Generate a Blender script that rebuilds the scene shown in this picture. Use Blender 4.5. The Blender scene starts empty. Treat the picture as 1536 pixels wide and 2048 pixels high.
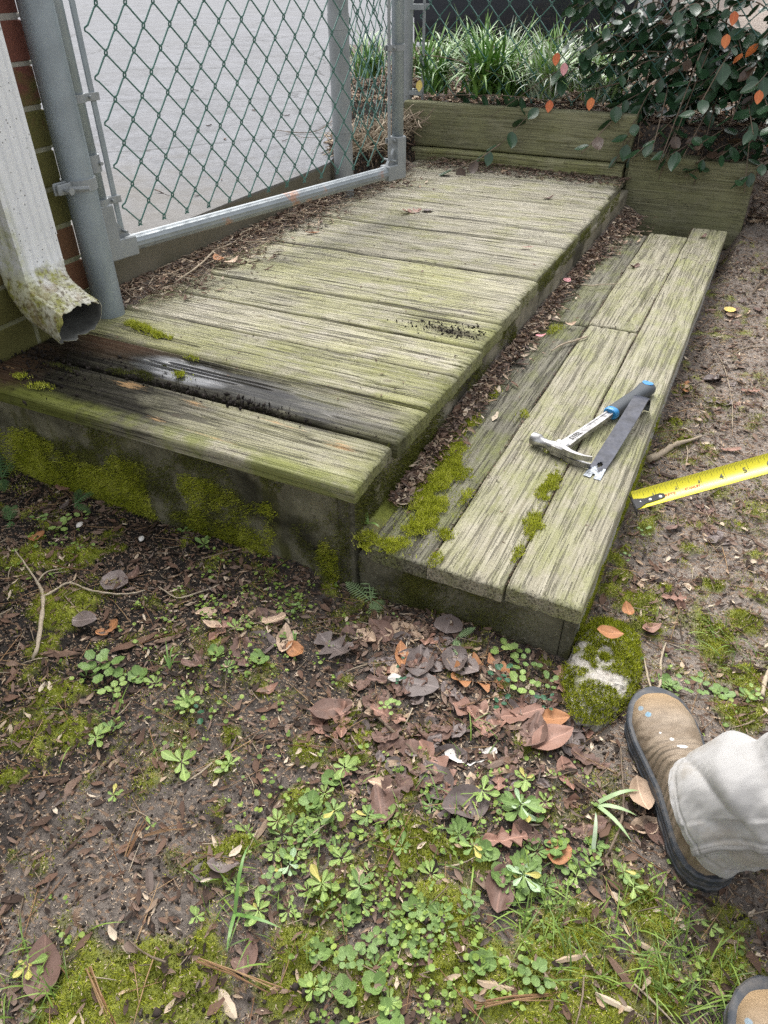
import bpy, math, random
import numpy as np
from mathutils import Vector, Matrix, Euler
random.seed(7); rg = np.random.default_rng(11)
scene = bpy.context.scene; C = scene.collection

# ------------------------------------------------------------------ camera, world, sun
CAM = np.array([0.5345266, -0.9627446, 1.0128084])
RM = np.array([[0.8973433, -0.2599198, 0.3566746], [0.4412745, 0.5416089, -0.7154975], [-0.0072062, 0.7994383, 0.6007050]])
FPX = 1445.94
cd = bpy.data.cameras.new('camera'); cam = bpy.data.objects.new('camera', cd); C.objects.link(cam)
cam.matrix_world = Matrix([list(RM[i]) + [CAM[i]] for i in range(3)] + [[0, 0, 0, 1]])
cd.sensor_fit = 'VERTICAL'; cd.sensor_height = 24; cd.lens = FPX / 2048 * 24
cd.clip_start = 0.02; cd.clip_end = 400
scene.camera = cam
scene.cycles.use_denoising = False
SUN_EL, SUN_AZ = math.radians(58), math.radians(-35)      # azimuth from +Y towards +X
w = bpy.data.worlds.new('World'); scene.world = w; w.use_nodes = True
wn = w.node_tree; bg = wn.nodes['Background']
sky = wn.nodes.new('ShaderNodeTexSky'); sky.sky_type = 'NISHITA'; sky.sun_disc = False
sky.sun_elevation = SUN_EL; sky.sun_rotation = SUN_AZ
sky.dust_density = 4.0; sky.air_density = 1.0; sky.ozone_density = 1.0
hsv = wn.nodes.new('ShaderNodeHueSaturation'); hsv.inputs['Saturation'].default_value = 0.22   # overcast: greyed sky
wn.links.new(sky.outputs[0], hsv.inputs['Color']); wn.links.new(hsv.outputs[0], bg.inputs[0])
bg.inputs[1].default_value = 0.15
sd = bpy.data.lights.new('sun', 'SUN'); sun = bpy.data.objects.new('sun', sd); C.objects.link(sun)
sd.energy = .85; sd.angle = math.radians(50); sd.color = (1, .97, .93)
sdir = Vector((math.sin(SUN_AZ) * math.cos(SUN_EL), math.cos(SUN_AZ) * math.cos(SUN_EL), math.sin(SUN_EL)))
sun.rotation_euler = sdir.to_track_quat('Z', 'Y').to_euler(); sun.location = (0, 0, 6)
vs = scene.view_settings; vs.view_transform = 'Standard'; vs.look = 'None'; vs.gamma = 1; vs.use_curve_mapping = False
vs.exposure = 1.12

# ------------------------------------------------------------------ helpers
def at(u, v, z=None, x=None, y=None):
    """a point of the surveyed photograph, on the plane where the thing stands"""
    d = RM @ np.array([(u - 768) / FPX, -(v - 1024) / FPX, -1.])
    t = (z - CAM[2]) / d[2] if z is not None else (x - CAM[0]) / d[0] if x is not None else (y - CAM[1]) / d[1]
    return CAM + t * d
def along(u, v, d):
    return CAM + d * (RM @ np.array([(u - 768) / FPX, -(v - 1024) / FPX, -1.]))
def tag(o, label=None, cat=None, group=None, kind=None):
    if label: o['label'] = label
    if cat: o['category'] = cat
    if group: o['group'] = group
    if kind: o['kind'] = kind
    return o
def empty(name, loc=(0, 0, 0), label=None, cat=None, group=None, rz=0, kind=None):
    o = bpy.data.objects.new(name, None); C.objects.link(o); o.empty_display_size = .05
    o.location = loc; o.rotation_euler = (0, 0, rz)
    return tag(o, label, cat, group, kind)
def link(name, me, parent=None, loc=None, rot=None, sc=None):
    o = bpy.data.objects.new(name, me); C.objects.link(o)
    if parent is not None: o.parent = parent
    if loc is not None: o.location = loc
    if rot is not None: o.rotation_euler = rot
    if sc is not None: o.scale = sc if hasattr(sc, '__len__') else (sc,) * 3
    return o
def np_mesh(name, V, Fs, mat=None, smooth=False, attrs=None, uvw=None):
    me = bpy.data.meshes.new(name); V = np.ascontiguousarray(V, dtype=np.float32)
    me.vertices.add(len(V)); me.vertices.foreach_set('co', V.ravel())
    Fs = [np.asarray(F, dtype=np.int32) for F in Fs if len(F)]
    loops = np.concatenate([F.ravel() for F in Fs])
    sizes = np.concatenate([np.full(len(F), F.shape[1], dtype=np.int32) for F in Fs])
    starts = np.concatenate([[0], np.cumsum(sizes)[:-1]]).astype(np.int32)
    me.loops.add(len(loops)); me.loops.foreach_set('vertex_index', loops)
    me.polygons.add(len(sizes)); me.polygons.foreach_set('loop_start', starts)
    me.update(calc_edges=True); me.validate()
    if smooth: me.shade_smooth()
    for k, a in (attrs or {}).items():
        at_ = me.attributes.new(k, 'FLOAT', 'POINT'); at_.data.foreach_set('value', np.ascontiguousarray(a, dtype=np.float32))
    if mat is not None: me.materials.append(mat)
    return me
class MB:
    """collects shapes into one mesh"""
    def __init__(s): s.V = []; s.F = []; s.n = 0; s.T = []
    def add(s, V, F, t=0.5):
        V = np.asarray(V, float).reshape(-1, 3); s.V.append(V)
        for f in F: s.F.append(tuple(int(i) + s.n for i in f))
        s.T.append(np.full(len(V), t)); s.n += len(V)
    def box(s, x0, x1, y0, y1, z0, z1, t=.5, M=None):
        V = np.array([(x, y, z) for z in (z0, z1) for x, y in ((x0, y0), (x1, y0), (x1, y1), (x0, y1))], float)
        if M is not None: V = V @ M[0].T + M[1]
        s.add(V, [(0, 3, 2, 1), (4, 5, 6, 7), (0, 1, 5, 4), (1, 2, 6, 5), (2, 3, 7, 6), (3, 0, 4, 7)], t)
    def bbox(s, x0, x1, y0, y1, z0, z1, b=.002, t=.5, M=None):
        """bevelled box"""
        V = []; 
        for z, i in ((z0, b), (z0 + b, 0), (z1 - b, 0), (z1, b)):
            for x, y in ((x0 + i + b, y0 + i), (x1 - i - b, y0 + i), (x1 - i, y0 + i + b), (x1 - i, y1 - i - b), (x1 - i - b, y1 - i), (x0 + i + b, y1 - i), (x0 + i, y1 - i - b), (x0 + i, y0 + i + b)): V.append((x, y, z))
        V = np.array(V)
        if M is not None: V = V @ M[0].T + M[1]
        F = [tuple(range(7, -1, -1)), tuple(range(24, 32))]
        for r in range(3):
            for k in range(8): F.append((r * 8 + k, r * 8 + (k + 1) % 8, r * 8 + 8 + (k + 1) % 8, r * 8 + 8 + k))
        s.add(V, F, t)
    def tube(s, pts, r, n=8, t=.5, cap=True, squash=None):
        pts = np.asarray(pts, float); m = len(pts); r = np.broadcast_to(np.asarray(r, float), (m,))
        T = np.gradient(pts, axis=0); T /= np.linalg.norm(T, axis=1)[:, None] + 1e-12
        ref = np.array([0, 0, 1.]) if abs(T[0][2]) < .9 else np.array([1., 0, 0])
        V = []; u = np.cross(ref, T[0]); u /= np.linalg.norm(u)
        for i in range(m):
            u = u - (u @ T[i]) * T[i]; u /= np.linalg.norm(u) + 1e-12; v = np.cross(T[i], u)
            a = np.arange(n) * 2 * math.pi / n
            V.append(pts[i] + r[i] * (np.cos(a)[:, None] * u + np.sin(a)[:, None] * v * (squash or 1)))
        F = [(i * n + k, i * n + (k + 1) % n, (i + 1) * n + (k + 1) % n, (i + 1) * n + k) for i in range(m - 1) for k in range(n)]
        if cap: F += [tuple(range(n - 1, -1, -1)), tuple((m - 1) * n + k for k in range(n))]
        s.add(np.concatenate(V), F, t)
    def mesh(s, name, mat, smooth=False):
        me = bpy.data.meshes.new(name); me.from_pydata(np.concatenate(s.V).tolist(), [], s.F); me.update()
        a = me.attributes.new('tint', 'FLOAT', 'POINT'); a.data.foreach_set('value', np.concatenate(s.T).astype(np.float32))
        if smooth: me.shade_smooth()
        if mat is not None: me.materials.append(mat)
        return me
    def build(s, name, mat, parent=None, smooth=False, **k): return link(name, s.mesh(name, mat, smooth), parent, **k)
def smooth_by_angle(me, deg=35):
    me.shade_smooth()
    n = np.zeros(len(me.polygons) * 3, np.float32); me.polygons.foreach_get('normal', n); n = n.reshape(-1, 3)
    lim = math.cos(math.radians(deg)); ef = {}
    for p in me.polygons:
        for e in p.edge_keys: ef.setdefault(e, []).append(p.index)
    for e in me.edges:
        f = ef.get(tuple(sorted(e.vertices)), [])
        if len(f) == 2 and float(n[f[0]] @ n[f[1]]) < lim: e.use_edge_sharp = True
# value noise
HT = np.random.default_rng(3).random((256, 256))
def vn(x, y):
    x = np.asarray(x, float); y = np.asarray(y, float)
    xi = np.floor(x).astype(int); yi = np.floor(y).astype(int); fx = x - xi; fy = y - yi
    fx = fx * fx * (3 - 2 * fx); fy = fy * fy * (3 - 2 * fy)
    g = lambda a, b: HT[a & 255, b & 255]
    return (g(xi, yi) * (1 - fx) + g(xi + 1, yi) * fx) * (1 - fy) + (g(xi, yi + 1) * (1 - fx) + g(xi + 1, yi + 1) * fx) * fy
def fbm(x, y, o=4, s=1., seed=0):
    r = 0; a = .5
    for i in range(o): r = r + a * vn(np.asarray(x) * s + 17.3 * i + seed * 7.7, np.asarray(y) * s + 9.1 * i + seed * 3.3); s *= 2.03; a *= .5
    return r / (1 - .5 ** o)
def sst(a, b, x): t = np.clip((np.asarray(x, float) - a) / (b - a), 0, 1); return t * t * (3 - 2 * t)

# ------------------------------------------------------------------ material kit
S_ = bpy.types.NodeSocket
class G:
    def __init__(s, name):
        s.m = bpy.data.materials.new(name); s.m.use_nodes = True; s.nt = s.m.node_tree; s.b = s.nt.nodes['Principled BSDF']
    def n(s, t, P=None, out=0, **I):
        n = s.nt.nodes.new('ShaderNode' + t)
        for k, v in (P or {}).items(): setattr(n, k, v)
        for k, v in I.items():
            k = int(k[1:]) if k[0] == '_' else k
            s.set(n.inputs[k], v)
        return n.outputs[out]
    def set(s, sock, v):
        if isinstance(v, S_): s.nt.links.new(v, sock)
        elif hasattr(v, '__len__') and len(v) == 3 and sock.type == 'RGBA': sock.default_value = (*v, 1)
        else: sock.default_value = v
    def pos(s): return s.n('NewGeometry')
    def obj(s): return s.n('TexCoord', out=3)
    def rnd(s): return s.n('ObjectInfo', out=5)
    def attr(s, k): return s.n('Attribute', {'attribute_name': k}, out=2)
    def map(s, v, sc=(1, 1, 1), lo=(0, 0, 0), rot=(0, 0, 0)): return s.n('Mapping', Vector=v, Scale=sc, Location=lo, Rotation=rot)
    def noise(s, v, sc=5., d=4., r=.55, dist=0.): return s.n('TexNoise', Vector=v, Scale=sc, Detail=d, Roughness=r, Distortion=dist)
    def vor(s, v, sc=5., out=0, feature='F1'): return s.n('TexVoronoi', {'feature': feature}, out=out, Vector=v, Scale=sc)
    def ramp(s, f, stops, mode='LINEAR'):
        n = s.nt.nodes.new('ShaderNodeValToRGB'); n.color_ramp.interpolation = mode; e = n.color_ramp.elements
        while len(e) < len(stops): e.new(.5)
        for q, (p, c) in zip(e, stops): q.position = p; q.color = (*c, 1) if hasattr(c, '__len__') else (c, c, c, 1)
        s.set(n.inputs[0], f); return n.outputs[0]
    def mix(s, f, a, b, mode='MIX'):
        n = s.nt.nodes.new('ShaderNodeMix'); n.data_type = 'RGBA'; n.blend_type = mode; n.clamp_factor = True
        s.set(n.inputs[0], f); s.set(n.inputs[6], a); s.set(n.inputs[7], b); return n.outputs[2]
    def mth(s, op, a, b=0., c=None, clamp=False):
        n = s.nt.nodes.new('ShaderNodeMath'); n.operation = op; n.use_clamp = clamp
        s.set(n.inputs[0], a); s.set(n.inputs[1], b)
        if c is not None: s.set(n.inputs[2], c)
        return n.outputs[0]
    def rng(s, f, a, b, c=0., d=1.): return s.n('MapRange', _0=f, _1=a, _2=b, _3=c, _4=d)
    def sep(s, v):
        n = s.nt.nodes.new('ShaderNodeSeparateXYZ'); s.set(n.inputs[0], v); return n.outputs
    def vadd(s, a, b): return s.n('VectorMath', {'operation': 'ADD'}, _0=a, _1=b)
    def vscale(s, a, f):
        n = s.nt.nodes.new('ShaderNodeVectorMath'); n.operation = 'SCALE'; s.set(n.inputs[0], a); s.set(n.inputs['Scale'], f); return n.outputs[0]
    def comb(s, x, y, z): return s.n('CombineXYZ', _0=x, _1=y, _2=z)
    def bump(s, h, st=.5, d=.002, nrm=None):
        k = dict(Height=h, Strength=st, Distance=d)
        if nrm is not None: k['Normal'] = nrm
        return s.n('Bump', **k)
    def out(s, col=None, rough=None, nrm=None, metal=None, **I):
        if col is not None: s.set(s.b.inputs['Base Color'], col)
        if rough is not None: s.set(s.b.inputs['Roughness'], rough)
        if nrm is not None: s.set(s.b.inputs['Normal'], nrm)
        if metal is not None: s.set(s.b.inputs['Metallic'], metal)
        for k, v in I.items(): s.set(s.b.inputs[k.replace('_', ' ')], v)
        return s.m
def ellmask(g, X, Y, cx, cy, rx, ry, ang, nz, lo=.55, hi=1.25):
    """soft-edged stain: 1 inside, 0 outside, edge broken by noise"""
    c, s = math.cos(ang), math.sin(ang)
    dx = g.mth('SUBTRACT', X, cx); dy = g.mth('SUBTRACT', Y, cy)
    a = g.mth('ADD', g.mth('MULTIPLY', dx, c / rx), g.mth('MULTIPLY', dy, s / rx))
    b = g.mth('ADD', g.mth('MULTIPLY', dx, -s / ry), g.mth('MULTIPLY', dy, c / ry))
    r = g.mth('SQRT', g.mth('ADD', g.mth('MULTIPLY', a, a), g.mth('MULTIPLY', b, b)))
    r = g.mth('ADD', r, g.mth('MULTIPLY', g.mth('SUBTRACT', nz, .5), 1.1))
    return g.rng(r, lo, hi, 1., 0.)
def wood(name, axis='X', pale=(.46, .42, .33), algae=(.25, .26, .075), mid=(.25, .22, .15), alg=.5, wet=False, rough=.8, dark=.05, crack=.6, endmoss=False):
    g = G(name); P = g.pos(); r = g.rnd(); off = g.comb(g.mth('MULTIPLY', r, 7.), g.mth('MULTIPLY', r, 31.), g.mth('MULTIPLY', r, 3.)); v = g.vadd(P, off)
    st = {'X': (1, 0, 0), 'Y': (0, 1, 0), 'Z': (0, 0, 1)}[axis]
    def sc(al, ac): return tuple(al if k else ac for k in st)
    warp = g.vscale(g.vadd(g.n('TexNoise', out=1, Vector=g.map(v, sc(1.5, 9)), Scale=1., Detail=2.), (-.5, -.5, -.5)), .014)
    v2 = g.vadd(v, warp)
    if wet:
        X0_, Y0_, Z0_ = g.sep(P); dy_ = 0.; kd = 0.
        for (kx, ky) in ((-.13, .395), (-.62, .60), (-.35, .90), (-.86, .42), (-.30, .235), (-.47, .06), (-.2, 1.09)):
            dx = g.mth('DIVIDE', g.mth('SUBTRACT', X0_, kx), .055); dq = g.mth('SUBTRACT', Y0_, ky); dyn = g.mth('DIVIDE', dq, .024)
            e_ = g.mth('EXPONENT', g.mth('MULTIPLY', g.mth('ADD', g.mth('MULTIPLY', dx, dx), g.mth('MULTIPLY', dyn, dyn)), -1.))
            dy_ = g.mth('ADD', dy_, g.mth('MULTIPLY', g.mth('MULTIPLY', e_, dq), -.72)); dx2 = g.mth('MULTIPLY', dx, 4.2); dy2 = g.mth('MULTIPLY', dyn, 3.4)
            kd = g.mth('ADD', kd, g.mth('EXPONENT', g.mth('MULTIPLY', g.mth('ADD', g.mth('MULTIPLY', dx2, dx2), g.mth('MULTIPLY', dy2, dy2)), -1.)))
        v2 = g.vadd(v2, g.comb(0., dy_, 0.))
    fib = g.noise(g.map(v2, sc(3.5, 330)), 1, 3, .6)
    fib2 = g.noise(g.map(v2, sc(2.6, 140)), 1, 5, .7); wide = g.noise(g.map(v2, sc(2.2, 24), (4, 4, 4)), 1, 6, .68)
    crk = g.noise(g.map(v2, sc(4.2, 190), (3, 5, 7)), 1, 2, .5); crk2 = g.noise(g.map(v2, sc(6, 300), (1, 2, 9)), 1, 2, .5)
    blot = g.noise(v, 7, 5, .65); blot2 = g.noise(g.map(v, sc(4, 11), (9, 1, 4)), 1.6, 8, .72); pit = g.noise(v, 260, 3, .7)
    c = g.mix(g.mth('ADD', g.mth('MULTIPLY', g.ramp(fib2, [(.34, 0), (.60, 1)]), .74), g.mth('MULTIPLY', g.ramp(wide, [(.35, 0), (.62, 1)]), .30), clamp=True), mid, pale)
    c = g.mix(g.mth('MULTIPLY', g.ramp(fib, [(.34, 1), (.52, 0)]), .6), c, tuple(q * .55 for q in mid))
    am = g.mth('MULTIPLY', g.ramp(g.mth('ADD', g.mth('MULTIPLY', blot2, .6), g.mth('MULTIPLY', blot, .4)), [(.56 - .3 * alg, 0), (.68 - .3 * alg, 1)]), .82)
    am = g.mth('MULTIPLY', am, g.mth('ADD', g.ramp(g.noise(P, 2.6, 4, .6), [(.40, .42), (.58, 1.)]), g.rng(r, 0, 1, -.22, .22), clamp=True))
    am = g.mth('MULTIPLY', am, g.ramp(fib2, [(.25, 1), (.75, .55)]))
    c = g.mix(am, c, g.mix(g.ramp(blot, [(.35, 0), (.6, 1)]), tuple(q * .55 for q in algae), algae))
    c = g.mix(g.ramp(pit, [(.30, .55), (.46, 0)]), c, g.mix(1., c, (.42, .40, .36), 'MULTIPLY')); c = g.mix(g.ramp(pit, [(.58, 0), (.72, .35)]), c, tuple(min(1, q * 1.25) for q in pale))
    c = g.mix(g.ramp(g.noise(v, 55, 3, .7), [(.62, 0), (.75, .5)]), c, (.07, .06, .045))      # specks of dirt
    ck = g.mth('MAXIMUM', g.ramp(g.mth('ADD', crk, g.mth('MULTIPLY', g.mth('SUBTRACT', pit, .5), .10)), [(.375, 1), (.415, 0)]), g.mth('MULTIPLY', g.ramp(crk2, [(.33, 1), (.40, 0)]), .7)); c = g.mix(g.mth('MULTIPLY', ck, crack + .15), c, (.045, .038, .028))
    c = g.mix(g.rng(r, 0, 1, 0, .55), c, g.mix(1., c, (.7, .72, .62), 'MULTIPLY'))
    ro = g.rng(fib2, .3, .7, rough + .1, rough - .08); hgt = g.mth('ADD', g.mth('MULTIPLY', fib2, .75), g.mth('MULTIPLY', fib, .5)); hgt = g.mth('SUBTRACT', hgt, g.mth('MULTIPLY', ck, .8))
    if wet: c = g.mix(g.mth('MULTIPLY', g.ramp(kd, [(.3, 0), (.7, 1)]), .6), c, (.10, .075, .045))
    X, Y, Z = g.sep(P); bumpst = 1.
    if endmoss:
        e = g.mth('MULTIPLY', g.rng(g.mth('ADD', X, g.mth('MULTIPLY', g.mth('SUBTRACT', blot, .5), .09)), -.045, .0, 0, 1), g.rng(Z, .2, .24, 1, .65))
        c = g.mix(g.mth('MULTIPLY', e, .8), c, g.mix(g.noise(v, 90, 3), (.05, .06, .012), (.16, .17, .03)))
    if wet:
        nz = g.noise(g.map(P, (5, 14, 8)), 1, 5, .6)
        m1 = ellmask(g, X, Y, -.76, .20, .68, .15, -.06, nz, .75, 1.45); m1b = ellmask(g, X, Y, -.98, .10, .46, .14, -.06, nz, .85, 1.5); m1c = ellmask(g, X, Y, -.25, .19, .42, .055, -.06, nz)
        m = g.mth('MAXIMUM', g.mth('MAXIMUM', g.mth('MULTIPLY', m1, g.rng(Y, .150, .158, .30, 1)), m1b), g.mth('MULTIPLY', m1c, .75))
        m = g.mth('MULTIPLY', m, g.rng(Y, .300, .312, 1, .12))
        soil = g.mix(g.ramp(g.noise(P, 60, 5, .7), [(.35, 0), (.65, 1)]), (.004, .0035, .003), (.016, .014, .013))
        brn = ellmask(g, X, Y, -.80, .33, .2, .1, .4, nz); soil = g.mix(g.mth('MULTIPLY', brn, .8), soil, (.06, .028, .015))
        brn2 = ellmask(g, X, Y, -1.02, .04, .13, .16, .2, nz); soil = g.mix(g.mth('MULTIPLY', brn2, .75), soil, (.08, .042, .026))
        c = g.mix(g.mth('MULTIPLY', m, g.rng(fib2, .3, .7, 1., .88)), c, soil)
        film = g.mth('MULTIPLY', ellmask(g, X, Y, -.60, .235, .16, .05, -.1, nz, .7, 1.1), 1.)
        film2 = ellmask(g, X, Y, -.30, .225, .26, .05, -.06, nz, .6, 1.3)
        fl = g.mth('MAXIMUM', film, g.mth('MULTIPLY', film2, .22))
        film2 = g.mth('MULTIPLY', film2, 1.); ro = g.mix(m, ro, g.mix(fl, (.62, .62, .62), (.16, .16, .16)))
        c = g.mix(g.mth('MULTIPLY', fl, .4), c, (.09, .095, .115)); g.set(g.b.inputs['Coat Weight'], fl); g.b.inputs['Coat Roughness'].default_value = .12; g.b.inputs['Coat IOR'].default_value = 1.7  # coat gives the gloss; grey sky reflection is also painted into the colour
        c = g.mix(g.mth('MULTIPLY', ellmask(g, X, Y, -.10, .72, .11, .028, -.1, nz, .3, 1.2), .75), c, (.045, .035, .025))
        c = g.mix(g.mth('MULTIPLY', ellmask(g, X, Y, -.16, .79, .10, .012, -.05, nz, .3, 1.2), .6), c, (.06, .05, .035))
        # bare orange wood where the grey skin has come off
        oz = g.mth('ADD', g.mth('MULTIPLY', g.noise(g.map(P, (26, 240, 30)), 1, 4, .75), 3.2), -1.1)
        for (ox, oy, a, b) in ((-.66, .125, .055, .020), (-.47, .120, .05, .010), (-.09, .105, .05, .022), (-.985, .075, .018, .006), (-.50, .030, .03, .010), (-.25, .125, .07, .006), (-.35, .02, .09, .005)):
            c = g.mix(g.mth('MULTIPLY', ellmask(g, X, Y, ox, oy, a, b, -.05, oz, .15, .7), .75), c, (.43, .27, .13))
        edge = g.mth('MULTIPLY', g.rng(Y, .035, .0, 0, 1), g.rng(blot, .4, .55, 0, 1)); c = g.mix(g.mth('MULTIPLY', edge, .7), c, (.17, .19, .04))
        wave = g.noise(g.map(P, (60, 200, 60)), 1, 2, .5)
        hgt = g.mth('ADD', hgt, g.mth('MULTIPLY', g.mth('MULTIPLY', fl, wave), .8))
    nrm = g.bump(hgt, bumpst, .0022); sp_ = .35
    if wet: sp_ = g.rng(m, 0, 1, .35, .06)
    return g.out(c, ro, nrm, Specular_IOR_Level=sp_)
M = {}
M['deck'] = wood('weathered_deck_wood', 'X', alg=.56, wet=True, endmoss=True, pale=(.55, .51, .41), mid=(.29, .26, .185), algae=(.33, .335, .10))
M['deckfar'] = wood('weathered_deck_wood_far', 'X', alg=.30, endmoss=True, pale=(.50, .465, .38), mid=(.27, .24, .175), algae=(.28, .28, .09))
M['step'] = wood('weathered_step_wood', 'Y', pale=(.48, .44, .35), mid=(.29, .26, .19), alg=.40, crack=.38, algae=(.30, .31, .12))
M['stepside'] = wood('pale_grey_side_wood', 'Y', pale=(.50, .48, .43), mid=(.38, .36, .31), alg=.05, crack=.1)
M['stepold'] = wood('mossy_step_wood', 'Y', pale=(.27, .25, .20), mid=(.11, .10, .08), algae=(.20, .22, .06), alg=.36)
M['timber'] = wood('green_timber', 'X', pale=(.36, .34, .23), mid=(.28, .265, .165), algae=(.24, .24, .11), alg=.6, crack=.0)
M['timberlow'] = wood('lit_green_timber', 'X', pale=(.50, .47, .30), mid=(.32, .31, .17), algae=(.27, .275, .085), alg=.6, crack=.2)  # same green timber, brightness of its lit face painted into a paler tone

def fascia_mat(name, base=(.25, .235, .155), moss=.36):
    g = G(name); P = g.pos(); X, Y, Z = g.sep(P)
    a = g.noise(P, 9, 6, .65); b = g.noise(P, 160, 4, .7); d = g.noise(g.map(P, (5, 5, 2)), 2.6, 5, .6)
    c = g.mix(g.ramp(a, [(.35, 0), (.65, 1)]), tuple(q * .45 for q in base), base)
    c = g.mix(g.ramp(b, [(.58, 0), (.7, .8)]), c, (.30, .28, .22))
    c = g.mix(g.ramp(b, [(.3, .8), (.42, 0)]), c, (.02, .02, .012))
    c = g.mix(g.mth('MULTIPLY', g.ramp(d, [(.64 - .3 * moss, 0), (.74 - .3 * moss, 1)]), .75), c, g.mix(b, (.035, .036, .012), (.15, .15, .035)))
    c = g.mix(g.ramp(g.noise(P, 4.3, 3, .5), [(.36, .75), (.46, 0)]), c, (.02, .019, .012))
    return g.out(c, .9, g.bump(g.mth('ADD', b, g.mth('MULTIPLY', a, 1.5)), .8, .004), Specular_IOR_Level=.2)
M['fascia'] = fascia_mat('mossy_rough_fascia'); M['riser'] = fascia_mat('dark_mossy_riser', (.17, .16, .11), .35)
M['sidefascia'] = fascia_mat('crusty_side_fascia', (.30, .27, .20), .08)

def soil_mat():
    g = G('soil'); P = g.pos(); X, Y, Z = g.sep(P); ms = g.attr('moss'); dr = g.attr('dry')
    a = g.noise(P, 11, 6, .65); f = g.noise(P, 95, 5, .72); big = g.noise(P, 3.1, 4, .6)
    dark = g.mix(g.ramp(f, [(.32, 0), (.68, 1)]), (.009, .0075, .0065), (.085, .070, .060))
    dry = g.mix(g.ramp(f, [(.3, 0), (.7, 1)]), (.13, .105, .088), (.38, .325, .275))
    c = g.mix(g.mth('ADD', dr, g.mth('MULTIPLY', g.mth('SUBTRACT', a, .5), .9), clamp=True), dark, dry)
    c = g.mix(g.rng(dr, -.35, .16, .9, 0), c, g.mix(1., c, (.36, .35, .34), 'MULTIPLY'))
    spk = g.vor(P, 190); c = g.mix(g.mth('MULTIPLY', g.ramp(spk, [(.14, 1), (.2, 0)]), g.ramp(g.noise(P, 30, 3), [(.5, 0), (.62, .8)])), c, (.42, .33, .22))
    bits = g.n('TexVoronoi', {'feature': 'F1'}, out=1, Vector=g.map(P, (1, 1.7, 1)), Scale=140.)
    bs = g.sep(bits)[0]; c = g.mix(g.ramp(bs, [(.80, 0), (.82, .75)], 'LINEAR'), c, g.mix(g.sep(bits)[1], (.13, .07, .04), (.36, .25, .16)))
    mossc = g.mix(f, (.10, .12, .015), (.34, .38, .05))
    c = g.mix(g.rng(g.mth('ADD', ms, g.mth('MULTIPLY', g.mth('SUBTRACT', a, .5), .5)), .2, .6, 0, .85), c, mossc)
    h = g.mth('ADD', g.mth('MULTIPLY', f, 1.), g.mth('ADD', g.mth('MULTIPLY', a, .8), g.mth('MULTIPLY', bs, .35)))
    return g.out(c, g.rng(a, .3, .7, .95, .7), g.bump(h, 1., .005), Specular_IOR_Level=.3)
M['soil'] = soil_mat()
def tint_mat(name, stops, rough=.7, spec=.3, bump=None, trans=0., nscale=80, namt=.25):
    """colour from the piece's own 'tint' value"""
    g = G(name); P = g.pos(); t = g.attr('tint'); c = g.ramp(t, stops)
    nz = g.noise(P, nscale, 3, .6); c = g.mix(g.ramp(nz, [(.3, namt), (.7, 0)]), c, g.mix(1., c, (.35, .33, .3), 'MULTIPLY'))
    k = {}
    if trans: k = dict(Subsurface_Weight=trans)
    return g.out(c, rough, g.bump(nz, .4, .001) if bump else None, Specular_IOR_Level=spec)
M['moss'] = tint_mat('moss_blades', [(0, (.06, .075, .008)), (.3, (.25, .29, .02)), (.65, (.52, .56, .045)), (1, (.74, .76, .17))], .75, .2)
M['mossbrown'] = tint_mat('olive_moss_blades', [(0, (.03, .035, .010)), (.5, (.12, .13, .025)), (1, (.26, .27, .06))], .8, .2)
M['flake'] = tint_mat('litter_flakes', [(0, (.025, .018, .014)), (.22, (.08, .052, .038)), (.42, (.17, .10, .068)), (.58, (.24, .17, .13)), (.72, (.15, .12, .105)), (.86, (.42, .30, .20)), (1, (.66, .56, .43))], .8, .25)
M['crumb'] = tint_mat('soil_crumbs', [(0, (.010, .008, .007)), (.45, (.042, .033, .028)), (.85, (.12, .095, .078)), (1, (.26, .21, .17))], .9, .25)
M['green'] = tint_mat('small_leaves', [(0, (.05, .09, .02)), (.4, (.12, .20, .035)), (.7, (.23, .34, .06)), (1, (.40, .48, .12))], .5, .35)
M['blade'] = tint_mat('strap_blades', [(0, (.03, .08, .018)), (.45, (.12, .26, .05)), (.72, (.24, .40, .09)), (.84, (.42, .52, .34)), (1, (.62, .68, .56))], .42, .5)
def leafmat(name, a, b, rough=.6, spots=(.05, .03, .02), spotamt=.5, spec=.35, k=1.):
    g = G(name); O = g.vscale(g.obj(), k); r = g.rnd(); v = g.vadd(O, g.comb(g.mth('MULTIPLY', r, 5.), r, 0.))
    n1 = g.noise(v, 26, 5, .65); n2 = g.noise(v, 140, 4, .6); X, Y, Z = g.sep(O)
    c = g.mix(g.mth('ADD', g.mth('MULTIPLY', n1, .8), g.mth('MULTIPLY', r, .4), clamp=True), a, b)
    c = g.mix(g.mth('MULTIPLY', g.ramp(n2, [(.28, 1), (.4, 0)]), spotamt), c, spots)
    c = g.mix(g.rng(g.mth('ABSOLUTE', Y), .0004, .0014, .45, 0), c, tuple(min(1, q * 1.7) for q in b))
    vein = g.n('TexWave', {'bands_direction': 'X'}, Vector=g.vadd(O, g.comb(g.mth('MULTIPLY', g.mth('ABSOLUTE', Y), -.8), 0., 0.)), Scale=55., Distortion=.6)
    c = g.mix(g.ramp(vein, [(.0, .10), (.10, 0)]), c, tuple(q * .5 for q in a))
    return g.out(c, rough, g.bump(g.mth('ADD', n2, g.mth('MULTIPLY', vein, .12)), .5, .0012), Specular_IOR_Level=spec)
M['l_orange'] = leafmat('dry_orange_leaf', (.30, .12, .045), (.42, .20, .09), .6)
M['l_brown'] = leafmat('dry_brown_leaf', (.085, .05, .038), (.22, .135, .105), .6)
M['l_grey'] = leafmat('wet_grey_leaf', (.075, .058, .052), (.22, .175, .16), .5, spec=.4)
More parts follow.
